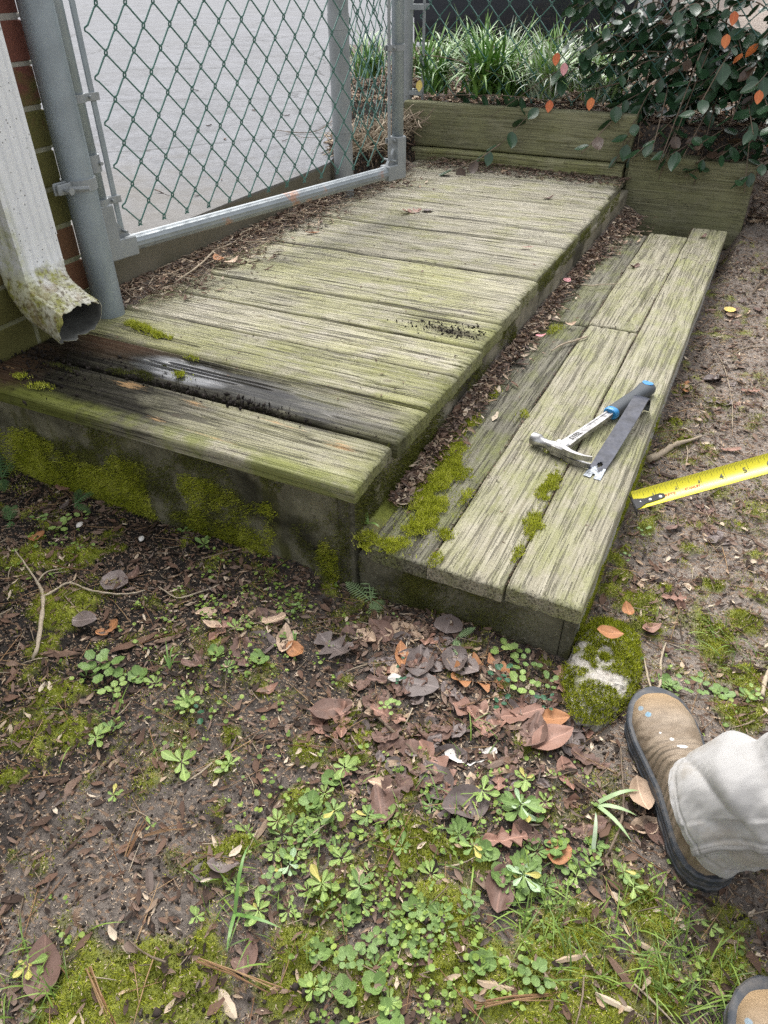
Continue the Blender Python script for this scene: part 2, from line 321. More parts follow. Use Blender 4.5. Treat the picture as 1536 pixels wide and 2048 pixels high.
M['l_red'] = leafmat('reddish_leaf', (.17, .085, .06), (.36, .205, .15), .55)
M['l_tan'] = leafmat('pale_tan_leaf', (.34, .22, .14), (.58, .44, .32), .65)
M['l_yellow'] = leafmat('yellow_leaf', (.62, .42, .06), (.75, .60, .20), .6, spotamt=.1)
M['l_white'] = leafmat('white_flake', (.55, .5, .44), (.8, .76, .7), .5, spotamt=.15)
M['l_pink'] = leafmat('pink_petal', (.55, .16, .18), (.7, .36, .36), .6, spotamt=.2)
M['w_light'] = leafmat('light_green_leaf', (.15, .25, .05), (.30, .40, .12), .5, (.06, .12, .03), .35, k=.045)
M['w_mid'] = leafmat('green_leaf', (.10, .18, .045), (.20, .30, .09), .45, (.03, .08, .02), .4, k=.045)
M['w_dark'] = leafmat('dark_green_leaf', (.018, .07, .035), (.04, .13, .06), .42, (.01, .03, .02), .35, k=.045)
M['w_pale'] = leafmat('silvery_green_leaf', (.24, .38, .18), (.42, .54, .34), .4, spotamt=.1, k=.045)
M['s_dark'] = leafmat('shrub_leaf_dark', (.014, .046, .020), (.042, .095, .040), .3, (.004, .02, .01), .3, .6)
M['s_bronze'] = leafmat('shrub_leaf_bronze', (.045, .035, .025), (.12, .075, .05), .35, (.02, .02, .01), .3, .5)
M['s_orange'] = leafmat('shrub_leaf_orange', (.50, .09, .035), (.66, .22, .07), .4, (.25, .03, .01), .5)
M['twig'] = tint_mat('twig_bark', [(0, (.09, .065, .05)), (.5, (.27, .21, .15)), (1, (.50, .42, .31))], .8, .2, True)
M['needle'] = tint_mat('pine_needles', [(0, (.20, .10, .05)), (1, (.45, .30, .16))], .6, .3)

def metal_mat(name, base, rough=.45, metal=.55, rust=0., dirt=.3, sc=40):
    g = G(name); P = g.pos(); a = g.noise(P, 14, 5, .6); b = g.noise(g.map(P, (1, 1, .25)), sc, 4, .6)
    c = g.mix(g.ramp(a, [(.35, 0), (.7, 1)]), tuple(q * .8 for q in base), base)
    c = g.mix(g.ramp(b, [(.66, 0), (.74, dirt)]), c, (.06, .055, .05))
    if rust: c = g.mix(g.ramp(g.noise(P, 9, 4, .6), [(.60 - rust * .1, 0), (.66 - rust * .1, .8)]), c, (.42, .22, .14))
    return g.out(c, g.rng(b, .3, .7, rough - .08, rough + .12), g.bump(b, .15, .001), metal)
M['galv'] = metal_mat('galvanised_steel', (.33, .38, .41), .42, .35)
M['galvrail'] = metal_mat('galvanised_rail_rusty', (.30, .33, .345), .42, .35, rust=.2)
M['galvdull'] = metal_mat('dull_galvanised', (.34, .36, .365), .55, .35)
g = G('green_vinyl_wire'); P = g.pos(); M['wire'] = g.out(g.mix(g.noise(P, 14, 3), (.035, .115, .095), (.07, .18, .15)), .35, Specular_IOR_Level=.5)
g = G('white_downspout_paint'); P = g.pos(); X, Y, Z = g.sep(P)
n1 = g.noise(P, 28, 6, .65); n2 = g.noise(P, 110, 4, .65); sp = g.vor(P, 75)
c = g.mix(g.ramp(n1, [(.3, .35), (.6, 0)]), (.78, .79, .80), (.62, .63, .62))
c = g.mix(g.mth('MULTIPLY', g.ramp(sp, [(.10, 1), (.17, 0)]), .75), c, (.06, .06, .06))
lowm = g.rng(g.mth('ADD', Z, g.mth('MULTIPLY', g.mth('SUBTRACT', n1, .5), .10)), .425, .46, 1, 0)
grime = g.mix(g.ramp(n1, [(.40, 0), (.56, 1)]), (.30, .30, .07), (.62, .60, .50)); grime = g.mix(g.ramp(n2, [(.50, 0), (.6, .8)]), grime, (.10, .07, .035))
grime = g.mix(g.mth('MULTIPLY', g.ramp(g.noise(P, 20, 4), [(.56, 0), (.64, 1)]), .4), grime, (.22, .13, .04))
c = g.mix(lowm, c, grime)
leftm = g.mth('MULTIPLY', g.rng(g.mth('ADD', Y, g.mth('MULTIPLY', n1, .03)), .205, .185, 0, 1), g.mth('MULTIPLY', g.mth('MULTIPLY', g.rng(Z, .75, .5, 0, 1), g.rng(Z, .38, .45, .25, 1)), g.ramp(n1, [(.4, 0), (.6, .75)]))); c = g.mix(leftm, c, (.36, .38, .13))
M['spout'] = g.out(c, g.rng(lowm, 0, 1, .35, .7), g.bump(g.mth('ADD', n2, n1), .25, .002))
g = G('shaded_grimy_spout_inside'); P = g.pos(); n1 = g.noise(P, 40, 5, .7); M['spoutin'] = g.out(g.mix(n1, (.012, .012, .010), (.20, .20, .18)), .6)  # grimy metal, with the shade of the hollow painted into its colour
g = G('brick_face'); P = g.pos(); X, Y, Z = g.sep(P); r = g.rnd(); n1 = g.noise(P, 22, 5, .6); n2 = g.noise(P, 190, 4, .7)
c = g.mix(n1, (.13, .042, .028), (.22, .08, .05)); c = g.mix(g.mth('MULTIPLY', r, .5), c, (.10, .03, .03)); c = g.mix(g.ramp(n2, [(.55, 0), (.7, .5)]), c, (.06, .03, .03))
al = g.mth('MULTIPLY', g.ramp(g.mth('ADD', g.mth('MULTIPLY', n1, .55), g.mth('MULTIPLY', g.rng(Z, .95, .6, 0, 1), .42)), [(.38, 0), (.52, 1)]), .9)
al = g.mth('MULTIPLY', al, g.ramp(r, [(.1, .25), (.35, 1)])); c = g.mix(al, c, g.mix(n2, (.06, .065, .012), (.15, .15, .035)))
M['brick'] = g.out(c, .85, g.bump(g.mth('ADD', n2, n1), .7, .003))
g = G('mortar'); P = g.pos(); X, Y, Z = g.sep(P); n1 = g.noise(P, 40, 5, .7)
c = g.mix(n1, (.28, .26, .22), (.50, .48, .44)); c = g.mix(g.mth('MULTIPLY', g.rng(Z, .95, .6, 0, .85), g.ramp(n1, [(.35, 1), (.7, .5)])), c, (.15, .155, .04)); M['mortar'] = g.out(c, .9, g.bump(n1, .8, .004))
g = G('concrete_drive'); P = g.pos(); X, Y, Z = g.sep(P); n1 = g.noise(P, 1.3, 6, .6); n2 = g.noise(P, 130, 4, .75); n3 = g.noise(P, 7, 5, .6)
c = g.mix(g.ramp(n1, [(.35, 0), (.65, 1)]), (.16, .163, .172), (.225, .23, .245)); c = g.mix(g.ramp(n3, [(.3, .4), (.5, 0)]), c, (.085, .083, .078))
c = g.mix(g.ramp(n2, [(.58, 0), (.72, .55)]), c, (.06, .058, .055)); c = g.mix(g.ramp(n2, [(.25, .5), (.38, 0)]), c, (.30, .30, .30))
n4 = g.noise(P, 3.2, 9, .74); c = g.mix(g.ramp(n4, [(.38, .35), (.52, 0)]), c, (.085, .085, .088)); c = g.mix(g.ramp(n4, [(.56, 0), (.70, .35)]), c, (.27, .275, .29)); n5 = g.noise(P, 34, 5, .8); c = g.mix(g.ramp(n5, [(.36, .55), (.48, 0)]), c, (.09, .088, .085)); c = g.mix(g.ramp(n5, [(.56, 0), (.66, .5)]), c, (.33, .33, .335)); cr_ = g.n('TexVoronoi', {'feature': 'DISTANCE_TO_EDGE'}, Vector=g.vadd(P, g.vscale(g.n('TexNoise', out=1, Vector=P, Scale=3., Detail=5.), .35)), Scale=.55); c = g.mix(g.ramp(cr_, [(.0, .85), (.006, 0)]), c, (.04, .04, .038)); dd = g.rng(g.mth('ADD', Y, g.mth('MULTIPLY', g.mth('SUBTRACT', n3, .5), 1.2)), .9, 1.7, .55, 0); c = g.mix(dd, c, (.17, .155, .13))
side = g.rng(Z, .375, .388, 1, 0); c = g.mix(g.mth('MULTIPLY', side, .85), c, g.mix(n3, (.07, .065, .03), (.23, .2, .15)))
M['drive'] = g.out(c, g.rng(n1, .3, .7, .7, .9), g.bump(n2, .5, .003), Specular_IOR_Level=.2)

# ------------------------------------------------------------------ terrain
MB_BLOBS = [(60, 1120, 70), (160, 1110, 60), (120, 1215, 75), (85, 1290, 45), (120, 1375, 50), (235, 1085, 30), (130, 1230, 50), (60, 1470, 55), (150, 1455, 70), (20, 1560, 40),
            (290, 1950, 85), (150, 2010, 90), (400, 1970, 80), (600, 1900, 80), (560, 1960, 70), (900, 1880, 105), (970, 1950, 110), (1120, 1890, 100), (1180, 1970, 90), (1060, 2010, 90), (940, 1700, 60), (820, 1690, 70),
            (700, 1480, 60), (1430, 1165, 30), (1430, 1270, 70), (1490, 1240, 50), (1510, 1370, 80), (1470, 1430, 60), (1345, 845, 30), (1370, 880, 22), (1450, 1930, 70), (600, 1500, 45), (690, 1440, 50), (460, 1470, 30),
            (600, 1590, 45), (440, 1730, 40), (640, 1800, 50), (1310, 1830, 60), (860, 1790, 50), (1240, 1160, 40), (1260, 1200, 50), (1235, 1120, 34), (1225, 1180, 45), (1290, 1250, 45), (1200, 1390, 30), (1140, 1390, 25), (660, 1165, 35), (1290, 1060, 22), (1250, 1100, 22), (740, 1980, 60), (480, 1690, 30), (1320, 1960, 60), (40, 930, 50), (1330, 1180, 20)]
BL = [(*at(u, v, z=0)[:2], r / 1330. * (1.0 if v > 1350 else 1.15)) for u, v, r in MB_BLOBS]
def moss_mask(x, y):
    x = np.asarray(x, float); y = np.asarray(y, float); m = np.zeros(x.shape)
    for bx, by, r in BL:
        d = np.sqrt((x - bx) ** 2 + (y - by) ** 2) / r
        m = np.maximum(m, 1.15 - d)
    n = fbm(x, y, 4, 22., 3)
    m = m + (n - .5) * 1.5
    bgm = (fbm(x, y, 4, 9., 8) - .60) * 3.0
    return np.clip(np.maximum(m * 1.15, bgm * .7), 0, 1)
def drive_line_x(y): return np.interp(y, [1.85, 2.4, 3.56, 5.2], [-1.07, -1.35, -1.93, -2.95])
def height(x, y):
    x = np.asarray(x, float); y = np.asarray(y, float)
    h = np.zeros(np.broadcast(x, y).shape)
    # bank behind the timbers
    bank = .47 + .06 * sst(3, 5, y)
    left = np.where((y > 2.74), bank, 0)
    h1 = left * sst(.50, .44, x)
    ramp_r = .09 * sst(1.9, 2.6, y) + (bank - .09) * sst(2.75, 3.5, y)
    h2 = ramp_r * (1 - sst(.50, .44, x))
    h = h1 + h2
    left2 = (x < -1.07) & (y > .3) & (y <= 2.74); h = np.where(left2, .30, h)
    h = np.where((x < drive_line_x(y) - .03) & (y > 1.9) & (y < 5.4), .30, h)
    h = np.where((x < drive_line_x(y) + .5) & (x > drive_line_x(y) - .05) & (y > 1.9) & (y < 2.74) & (x > -1.5) & (x < -1.10), .40, h)
    h = np.where((y > 5.2) & (x < np.interp(y, [5.2, 11, 17, 40, 90], [-.45, -3.5, -7, -18, -40])), .30, h); h = np.where((y > 5.2) & (y < 10.4) & (x < -.40), .30, h)
    return h
def hgt_fine(x, y):
    m = moss_mask(x, y); near = sst(3.6, 2.6, np.asarray(y, float))
    d = (fbm(x, y, 4, 5., 1) - .5) * .05 + (fbm(x, y, 3, 38., 2) - .5) * .012 + m * (.004 + .020 * fbm(x, y, 3, 42., 12))
    d = d + .02 * sst(.1, .0, np.abs(np.asarray(x) - .2)) * 0
    return height(x, y) + d * (0.35 + .65 * near) - .008
def axis(segs):
    out = []
    for a, b, n in segs: out.append(np.linspace(a, b, n, endpoint=False))
    return np.concatenate(out + [[segs[-1][1]]])
gx = axis([(-60, -12, 12), (-12, -3, 18), (-3, -1.2, 36), (-1.2, 1.25, 350), (1.25, 3, 40), (3, 12, 24), (12, 60, 12)])
gy = axis([(-60, -8, 10), (-8, -1.1, 20), (-1.1, .45, 250), (.45, 2.7, 200), (2.7, 2.76, 8), (2.76, 6, 90), (6, 14, 40), (14, 90, 20)])
GX, GY = np.meshgrid(gx, gy); GZ = hgt_fine(GX, GY)
nx, ny = len(gx), len(gy)
idx = np.arange(nx * ny).reshape(ny, nx)
F = np.stack([idx[:-1, :-1], idx[:-1, 1:], idx[1:, 1:], idx[1:, :-1]], -1).reshape(-1, 4)
dry = np.clip(sst(.35, .62, GX) * sst(-.6, .0, GY) * .85 + .35 * sst(-.25, -.7, GY) * (GX > -.2) + .9 * sst(2.8, 3.4, GY) + .12, 0, 1) - .25 * sst(-.5, -.8, GX) - .55 * sst(-.12, -.45, GX) * sst(-.80, -.45, GY)
mmask = moss_mask(GX, GY) * (GY < 2.5)
me = np_mesh('ground', np.stack([GX, GY, GZ], -1).reshape(-1, 3), [F], M['soil'], True, {'moss': mmask.ravel(), 'dry': dry.ravel()})
tag(link('ground', me), kind='structure')
from mathutils.bvhtree import BVHTree
def gz(x, y):
    x = np.atleast_1d(np.asarray(x, float)); y = np.atleast_1d(np.asarray(y, float))
    i = np.clip(np.searchsorted(gx, x) - 1, 0, nx - 2); j = np.clip(np.searchsorted(gy, y) - 1, 0, ny - 2)
    fx = (x - gx[i]) / (gx[i + 1] - gx[i]); fy = (y - gy[j]) / (gy[j + 1] - gy[j])
    return (GZ[j, i] * (1 - fx) + GZ[j, i + 1] * fx) * (1 - fy) + (GZ[j + 1, i] * (1 - fx) + GZ[j + 1, i + 1] * fx) * fy

# driveway slab
poly = [(-1.07, .30), (-1.068, .8), (-1.073, 1.2), (-1.066, 1.55), (-1.075, 1.80), (-1.12, 1.93), (-1.35, 2.4), (-1.93, 3.56), (-2.9, 5.25), (-.6, 5.25), (-.3, 10.5), (-3.5, 11), (-7, 17), (-18, 40), (-30, 88), (-60, 88), (-60, .30)]
mb = MB(); n = len(poly); V = [(x, y, .388) for x, y in poly] + [(x - .0, y, .10) for x, y in poly]
mb.add(V, [tuple(range(n)), tuple(range(2 * n - 1, n - 1, -1))] + [(i, n + i, n + (i + 1) % n, (i + 1) % n) for i in range(n)])
drv = mb.build('driveway', M['drive']); tag(drv, kind='structure')

# ------------------------------------------------------------------ boards
def board_mesh(name, x0, x1, y0, y1, z1, th, mat, axis='X', seed=0, ragged=.003, nl=120, nc=36, cup=.0, edge_r=.007, wear=1.0, slant=(0, 0), cracks=5):
    """a worn plank: grooved top, rounded edges, rough ends"""
    L, W = (x1 - x0, y1 - y0) if axis == 'X' else (y1 - y0, x1 - x0)
    rs = np.random.default_rng(seed + 100)
    s = np.linspace(0, 1, nl); c = np.linspace(0, 1, nc)
    Sx, Cc = np.meshgrid(s, c, indexing='ij'); l = Sx * L; q = Cc * W
    e = np.minimum(q, W - q); rnd_ = edge_r * (1 - np.clip(e / .007, 0, 1)) ** 2
    g1 = fbm(l * 2.2 + seed * 3, q * 95, 3, 1, seed) - .5; g2 = fbm(l * 1.2, q * 34, 3, 1, seed + 5) - .5
    top = -rnd_ + wear * (g1 * .0022 + g2 * .0018) + cup * (4 * (Cc - .5) ** 2)
    for k in range(cracks):
        qc = rs.random() * W * .84 + W * .08; l0 = rs.random() * L; ll = (.12 + rs.random() * .5) * L
        wob = (fbm(l * 5, 0 * l + k, 2, 1, seed + k) - .5) * .010
        top -= .006 * np.exp(-((q - qc - wob) / .0024) ** 2) * sst(0, .04, l - l0) * sst(0, .04, l0 + ll - l)
    top -= .005 * np.exp(-np.minimum(l, L - l) / .008)
    endj = (fbm(c * W * 60, 0 * c, 3, 1, seed + 9) - .5) * ragged * 2; endk = (fbm(c * W * 60, 0 * c + 4, 3, 1, seed + 4) - .5) * ragged * 2
    lx = l.copy(); wl = sst(.9, 1, Sx); wk = sst(.1, 0, Sx); lx += wl * endj[None, :] + wk * endk[None, :]
    lx += wl * slant[1] * (Cc - .5) + wk * slant[0] * (Cc - .5)
    edge = (fbm(s * L * 9, 0 * s, 3, 1, seed + 2) - .5) * .005; qx = q + (Cc > .5) * sst(.5, 1, Cc) * edge[:, None] - (Cc < .5) * sst(.5, 0, Cc) * edge[::-1][:, None]
    top_v = np.stack([lx, qx, z1 + top], -1)
    # sides go down then the bottom
    bot_v = np.stack([lx, qx, np.full_like(lx, z1 - th) + (fbm(l * 4, q * 9, 2, 1, seed) - .5) * .002], -1)
    V = np.concatenate([top_v.reshape(-1, 3), bot_v.reshape(-1, 3)]); n0 = nl * nc
    ii = np.arange(n0).reshape(nl, nc)
    Ft = np.stack([ii[:-1, :-1], ii[1:, :-1], ii[1:, 1:], ii[:-1, 1:]], -1).reshape(-1, 4); Fb = Ft[:, ::-1] + n0
    per = np.concatenate([ii[:, 0], ii[-1, 1:], ii[-2::-1, -1], ii[0, -2:0:-1]]); nxt = np.roll(per, -1)
    Fs = np.stack([nxt, per, per + n0, nxt + n0], -1)
    if axis == 'X': V = V + [x0, y0, 0]
    else: V = np.stack([x0 + W - V[:, 1], y0 + V[:, 0], V[:, 2]], -1)
    me = np_mesh(name, V, [Ft, Fb, Fs], mat, False)
    f = np.zeros(len(me.polygons), bool); f[:len(Ft)] = True; me.polygons.foreach_set('use_smooth', f)
    return me
HD, HS = .255, .123       # tops of the deck and of the low step
deck = empty('wooden_deck', (-.5, 1.3, 0), 'raised deck of weathered algae stained planks leading to the open chain link gate', 'deck')
def P_(o, parent):         # parent keeping world placement
    o.parent = parent; o.matrix_parent_inverse = Matrix.Translation(-Vector(parent.location)) if parent.rotation_euler.z == 0 else parent.matrix_world.inverted(); return o
ys = [(-.022, .150), (.161, .3105), (.3150, .4845), (.4925, .6525), (.6560, .820), (.8285, 1.007), (1.0115, 1.192), (1.2030, 1.370), (1.3745, 1.542), (1.550, 1.720), (1.7250, 1.897), (1.9045, 2.073), (2.0780, 2.247), (2.2545, 2.423), (2.4285, 2.64)]
xr = [.002, .008, .008, .006, .002, -.004, -.010, -.017, -.018, -.019, -.02, -.02, -.022, -.035, -.045]
for i, (a, b) in enumerate(ys):
    xl = -1.035 if b < .5 else -1.062
    m = board_mesh('deck_board', xl, xr[i], a, b, HD - (.003 if i == 0 else 0) - (0, .002, .0005, .003, .001)[i % 5], .038 if i else .030, M['deck'] if i < 7 else M['deckfar'], 'X', i, nl=150 if i < 6 else 80, nc=48 if i < 6 else 30, wear=1.3 if i < 6 else .9, slant=(0, .004 if i else -.008), cracks=7 if i < 5 else 3)
    P_(link('deck_board', m), deck)
    if i == 1: deck.children[-1]['label'] = 'soaked black board under the downspout outlet'
def slab(name, x0, x1, y0, y1, z0, z1, mat, parent, face, seed, amp=.004, step=.008):
    """plank or panel with a rough, uneven visible face; face = '-y', '+x'"""
    L = (x1 - x0) if face == '-y' else (y1 - y0); nl = max(8, int(L / step)); nz = max(6, int((z1 - z0) / step))
    a, b = np.meshgrid(np.linspace(0, L, nl), np.linspace(z0, z1, nz), indexing='ij')
    d = (fbm(a, b, 4, 12, seed) - .5) * amp * 2.4 + (fbm(a, b, 3, 90, seed + 1) - .5) * amp
    if face == '-y': V = np.stack([x0 + a, y0 + d, b], -1)
    else: V = np.stack([x1 + d, y0 + a, b], -1)
    back = V.copy()
    if face == '-y': back[..., 1] = y1
    else: back[..., 0] = x0
    V = np.concatenate([V.reshape(-1, 3), back.reshape(-1, 3)]); n0 = nl * nz; ii = np.arange(n0).reshape(nl, nz)
    Ft = np.stack([ii[:-1, :-1], ii[1:, :-1], ii[1:, 1:], ii[:-1, 1:]], -1).reshape(-1, 4)
    per = np.concatenate([ii[:, 0], ii[-1, 1:], ii[-2::-1, -1], ii[0, -2:0:-1]]); nxt = np.roll(per, -1)
    o = link(name, np_mesh(name, V, [Ft, Ft[:, ::-1] + n0, np.stack([nxt, per, per + n0, nxt + n0], -1)], mat, True))
    o.data.shade_smooth(); return P_(o, parent)
slab('front_fascia', -1.03, -.048, .004, .042, -.05, .222, M['fascia'], deck, '-y', 1, .007)
o = slab('corner_post', -.046, -.012, .000, .05, -.05, .222, M['riser'], deck, '-y', 4, .003)
slab('side_fascia', -.05, -.012, .052, 2.60, -.05, .2165, M['sidefascia'], deck, '+x', 2, .006, .011)
# low step
step = empty('low_wooden_step', (.23, 1.2, 0), 'low step of long weathered boards beside the deck, carrying the hammer and pry bar', 'step')
SB = [(.022, .1485, -.010, 1.240, 'stepold'), (.152, .3, -.014, 1.250, 'step'), (.3035, .440, -.008, 2.485, 'step'), (.022, .1485, 1.247, 2.30, 'stepold'), (.152, .3005, 1.2555, 2.33, 'step')]
for k, (a, b, c_, d_, mm) in enumerate(SB):
    m = board_mesh('step_board', a, b, c_, d_, HS - (.004 if mm == 'stepold' else 0) + (.001 if k == 2 else 0), .036, M[mm], 'Y', 40 + k, ragged=.0025, edge_r=.0035, nl=220 if k < 3 else 110, nc=44, wear=1.0, cracks=5)
    P_(link('step_board', m), step)
slab('front_riser', .0, .412, -.003, .044, -.04, .0865, M['riser'], step, '-y', 7, .006)
slab('side_riser', .395, .4365, .046, 2.47, -.06, .0865, M['stepside'], step, '+x', 8, .003, .012)
slab('corner_block', .4135, .4345, -.003, .0445, -.04, .0865, M['riser'], step, '-y', 9, .002)
# timbers at the far end
def timber(name, x0, x1, y0, y1, z0, z1, mat, seed, label, cat='timber'):
    e = empty(name, ((x0 + x1) / 2, y0, z0), label, cat)
    m = board_mesh('plank', x0, x1, z0, z1, 0, y1 - y0, mat, 'X', seed, nl=120, nc=40, ragged=.003, wear=.6, cracks=4)
    v = np.zeros(len(m.vertices) * 3, np.float32); m.vertices.foreach_get('co', v); v = v.reshape(-1, 3)
    v = np.stack([v[:, 0], y0 - v[:, 2], v[:, 1]], -1); m.vertices.foreach_set('co', v.ravel()); m.update()
    P_(link('plank', m), e); return e
timber('upper_retaining_timber', -1.158, -.045, 2.690, 2.742, .306, .497, M['timber'], 61, 'upper green plank of the low retaining edge behind the far end of the deck')
timber('lower_retaining_timber', -1.156, -.058, 2.645, 2.735, .222, .302, M['timberlow'], 62, 'narrow green timber lying under the upper plank at the deck end')
timber('retaining_block', -.034, .487, 2.640, 2.74, .0, .352, M['timber'], 63, 'broad square ended green retaining block right of the deck under the shrub', 'timber')
timber('filler_board', -.050, -.036, 2.668, 2.73, .0, .30, M['timber'], 64, 'short narrow board filling the slot between deck end and retaining block')

# ------------------------------------------------------------------ brick wall with mortar
wall = empty('brick_wall', (-1.09, -.6, .2), 'algae stained brick wall corner behind the white downspout', 'wall')
mb = MB(); mb.box(-1.145, -1.0435, -2.0, .413, .0, 1.75); P_(mb.build('mortar', M['mortar']), wall)
brs = []
for k in range(3):
    b = MB(); b.bbox(-.05, .05, -.097, .097, -.0385, .0385, .002); me = b.mesh('brick', M['brick'])
    brs.append(me)
pitch = .0875
for r in range(17):
    z = .278 + r * pitch; off = 0 if r % 2 == 0 else .1
    y = .418 - .097
    first = True
    while y > -1.9:
        if first and off: 
            o = link('brick', brs[0], None, (-1.091, .418 - .046, z), (0, 0, 0), (1.0, .475, 1)); y = .418 - .092 - .012 - .097
        else:
            o = link('brick', brs[0], None, (-1.091 + random.uniform(-.0015, .0015), y, z + random.uniform(-.001, .001)), (0, random.uniform(-.01, .01), random.uniform(-.01, .01)), (1, 1, 1)); y -= .206
        first = False; P_(o, wall)
b = MB()
for r in range(16):       # mortar squeezed out at the corner
    z = .278 + r * pitch + pitch / 2
    for k in range(3): b.tube([(-1.06 - .02 * k, .405, z), (-1.055 - .02 * k, .424 + random.uniform(-.003, .006), z + random.uniform(-.004, .004))], [.009, .005], 6)
P_(b.build('mortar_lump', M['mortar'], smooth=True), wall)['kind'] = 'stuff'

# ------------------------------------------------------------------ downspout
ds = empty('downspout', (-.995, .226, .26), 'white ribbed downspout with a dirty bent elbow and torn mouth beside the gate post', 'downspout')
def spout_profile(sa=1., sb=1.):
    pr = []; a2, b2 = .061 * sa, .040 * sb      # a: y half, b: x half (front face +x)
    ribs = [(-1, -1)]
    n = 28
    for i in range(n + 1):                     # +x face, ribbed
        t = -1 + 2 * i / n; rib = .0028 * (math.cos(t * math.pi * 5.0) > 0.25) * (abs(t) < .82)
        pr.append((b2 - rib, a2 * t))
    for i in range(1, 10):                     # +y face
        t = 1 - 2 * i / 10; rib = .002 * (i in (3, 4, 6, 7)); pr.append((b2 * t, a2 - rib))
    for i in range(n // 2 + 1): pr.append((-b2, a2 * (1 - 4 * i / n)))
    for i in range(1, 10):
        t = -1 + 2 * i / 10; rib = .002 * (i in (3, 4, 6, 7)); pr.append((b2 * t, -a2 + rib))
    return np.array(pr)
def loft(rings):
    V = np.concatenate(rings); n = len(rings[0]); m = len(rings)
    return V, [(i * n + k, i * n + (k + 1) % n, (i + 1) * n + (k + 1) % n, (i + 1) * n + k) for i in range(m - 1) for k in range(n)]
def solid(o, t, off=-1):
    md = o.modifiers.new('thickness', 'SOLIDIFY'); md.thickness = t; md.offset = off
pr = spout_profile()
rings = [np.stack([-.995 + pr[:, 0], .226 + pr[:, 1], np.full(len(pr), z)], -1) for z in (1.75, 1.2, .9, .7, .56, .512)]
V, Fq = loft(rings); b = MB(); b.add(V, Fq); o = P_(b.build('pipe', M['spout']), ds); solid(o, .0012)
pr2 = spout_profile(.975, .965)
path = []
for z in (.56, .52, .48, .455): path.append((-.995, z, 0, 1))
a0 = 0
cx, cz, R0 = -.995 + .052, .44, .052
for k in range(1, 13):
    a = math.radians(68) * k / 12; path.append((-.995 + (.085) * (1 - math.cos(a)), .455 - .085 * math.sin(a), a, 1.0 - .0 * k + .02 * (k % 2)))
xe, ze = path[-1][:2]; dx, dz = math.cos(math.radians(22)), -math.sin(math.radians(22))
for k in range(1, 8): path.append((xe + dx * .014 * k, ze + dz * .014 * k, math.radians(68), 1 - .01 * k))
rings = []
for j, (x, z, a, s) in enumerate(path):
    # frame: tangent (sin a, -cos a) in (x,z); outward b direction = (cos a, sin a)
    rd_ = min(1, j / 9) * .75; th_ = np.arctan2(pr2[:, 1] / .061, pr2[:, 0] / .040); sup = (np.abs(np.cos(th_)) ** 3.2 + np.abs(np.sin(th_)) ** 3.2) ** (-1 / 3.2)
    prr = pr2 * (1 - rd_) + np.stack([.042 * sup * np.cos(th_), .062 * sup * np.sin(th_)], -1) * rd_ + .0012 * np.sign(np.sin(th_ * 22))[:, None] * (np.cos(th_) > .1)[:, None] * rd_ * [1, 0]
    bx, bz = math.cos(a), math.sin(a); tx, tz = math.sin(a), -math.cos(a); pz = prr * s * (1 + .11 * min(1, j / 8))
    adv = np.zeros(len(pz))
    if j >= len(path) - 3:
        rr = np.random.default_rng(5); kk = np.arange(len(pz)); adv = ((fbm(kk * .45, kk * 0, 2, 1, 4) - .5) * .026 + (rr.random(len(pz)) - .5) * .003 - .016 * np.exp(-((kk - 14) / 6.) ** 2)) * (j - (len(path) - 4)) / 3
        dent = 1 + .10 * np.sin(np.arange(len(pz)) * .23 + 1) * (j - (len(path) - 4)) / 3; pz = pz * dent[:, None]
    rings.append(np.stack([x + bx * pz[:, 0] + tx * adv, .226 + pz[:, 1] + (-.028 if j > 4 else 0) * (j - 4) / 19, z + bz * pz[:, 0] + tz * adv], -1))
V, Fq = loft(rings); b = MB(); b.add(V, Fq); o = P_(b.build('elbow', M['spout'], smooth=True), ds); smooth_by_angle(o.data, 30); solid(o, .0014); o.data.materials.clear(); o.data.materials.append(M['spoutin']); o.data.materials.append(M['spout']); o.modifiers[0].material_offset = 1; o.modifiers[0].material_offset_rim = 1
def poly_tube(pts, r, sub=6, n=7):
    """tube through points with a smooth curve"""
    p = np.asarray(pts, float); m = len(p); q = np.vstack([2 * p[0] - p[1], p, 2 * p[-1] - p[-2]]); out = []; rr = np.broadcast_to(np.asarray(r, float), (m,)); ro = []
    for i in range(m - 1):
        a, b_, c_, d = q[i], q[i + 1], q[i + 2], q[i + 3]
        for k in range(sub):
            t = k / sub; out.append(.5 * ((2 * b_) + (-a + c_) * t + (2 * a - 5 * b_ + 4 * c_ - d) * t * t + (-a + 3 * b_ - 3 * c_ + d) * t ** 3)); ro.append(rr[i] * (1 - t) + rr[i + 1] * t)
    out.append(p[-1]); ro.append(rr[-1]); return np.array(out), np.array(ro)

# ------------------------------------------------------------------ posts, gate and fences
def ring_band(mb, c, r, z, h=.02, t=.004):
    mb.tube([(c[0], c[1], z - h / 2), (c[0], c[1], z + h / 2)], r + t, 24)
# hinge post
hp = empty('gate_post', (-1.0, .432, .25), 'thick galvanised hinge post standing on the deck beside the downspout', 'post')
b = MB(); b.tube([(-1.0, .432, .235), (-1.0, .432, .262), (-1.0, .432, 1.75)], [.0385, .0385, .0385], 32); P_(b.build('pole', M['galv'], smooth=True), hp); smooth_by_angle(hp.children[-1].data)
b = MB(); ring_band(b, (-1, .432), .039, .592, .026, .0035)
b.bbox(-1.004, -.997, .350, .394, .578, .606, .002); b.bbox(-.990, -.983, .350, .394, .580, .604, .002)
b.tube([(-1.02, .368, .592), (-.958, .366, .590)], .0045, 8); b.tube([(-.966, .366, .590), (-.957, .366, .590)], .009, 6); b.tube([(-.990, .3655, .592), (-.935, .402, .592)], .006, 8)
P_(b.build('hinge_clamp', M['galvdull']), hp)
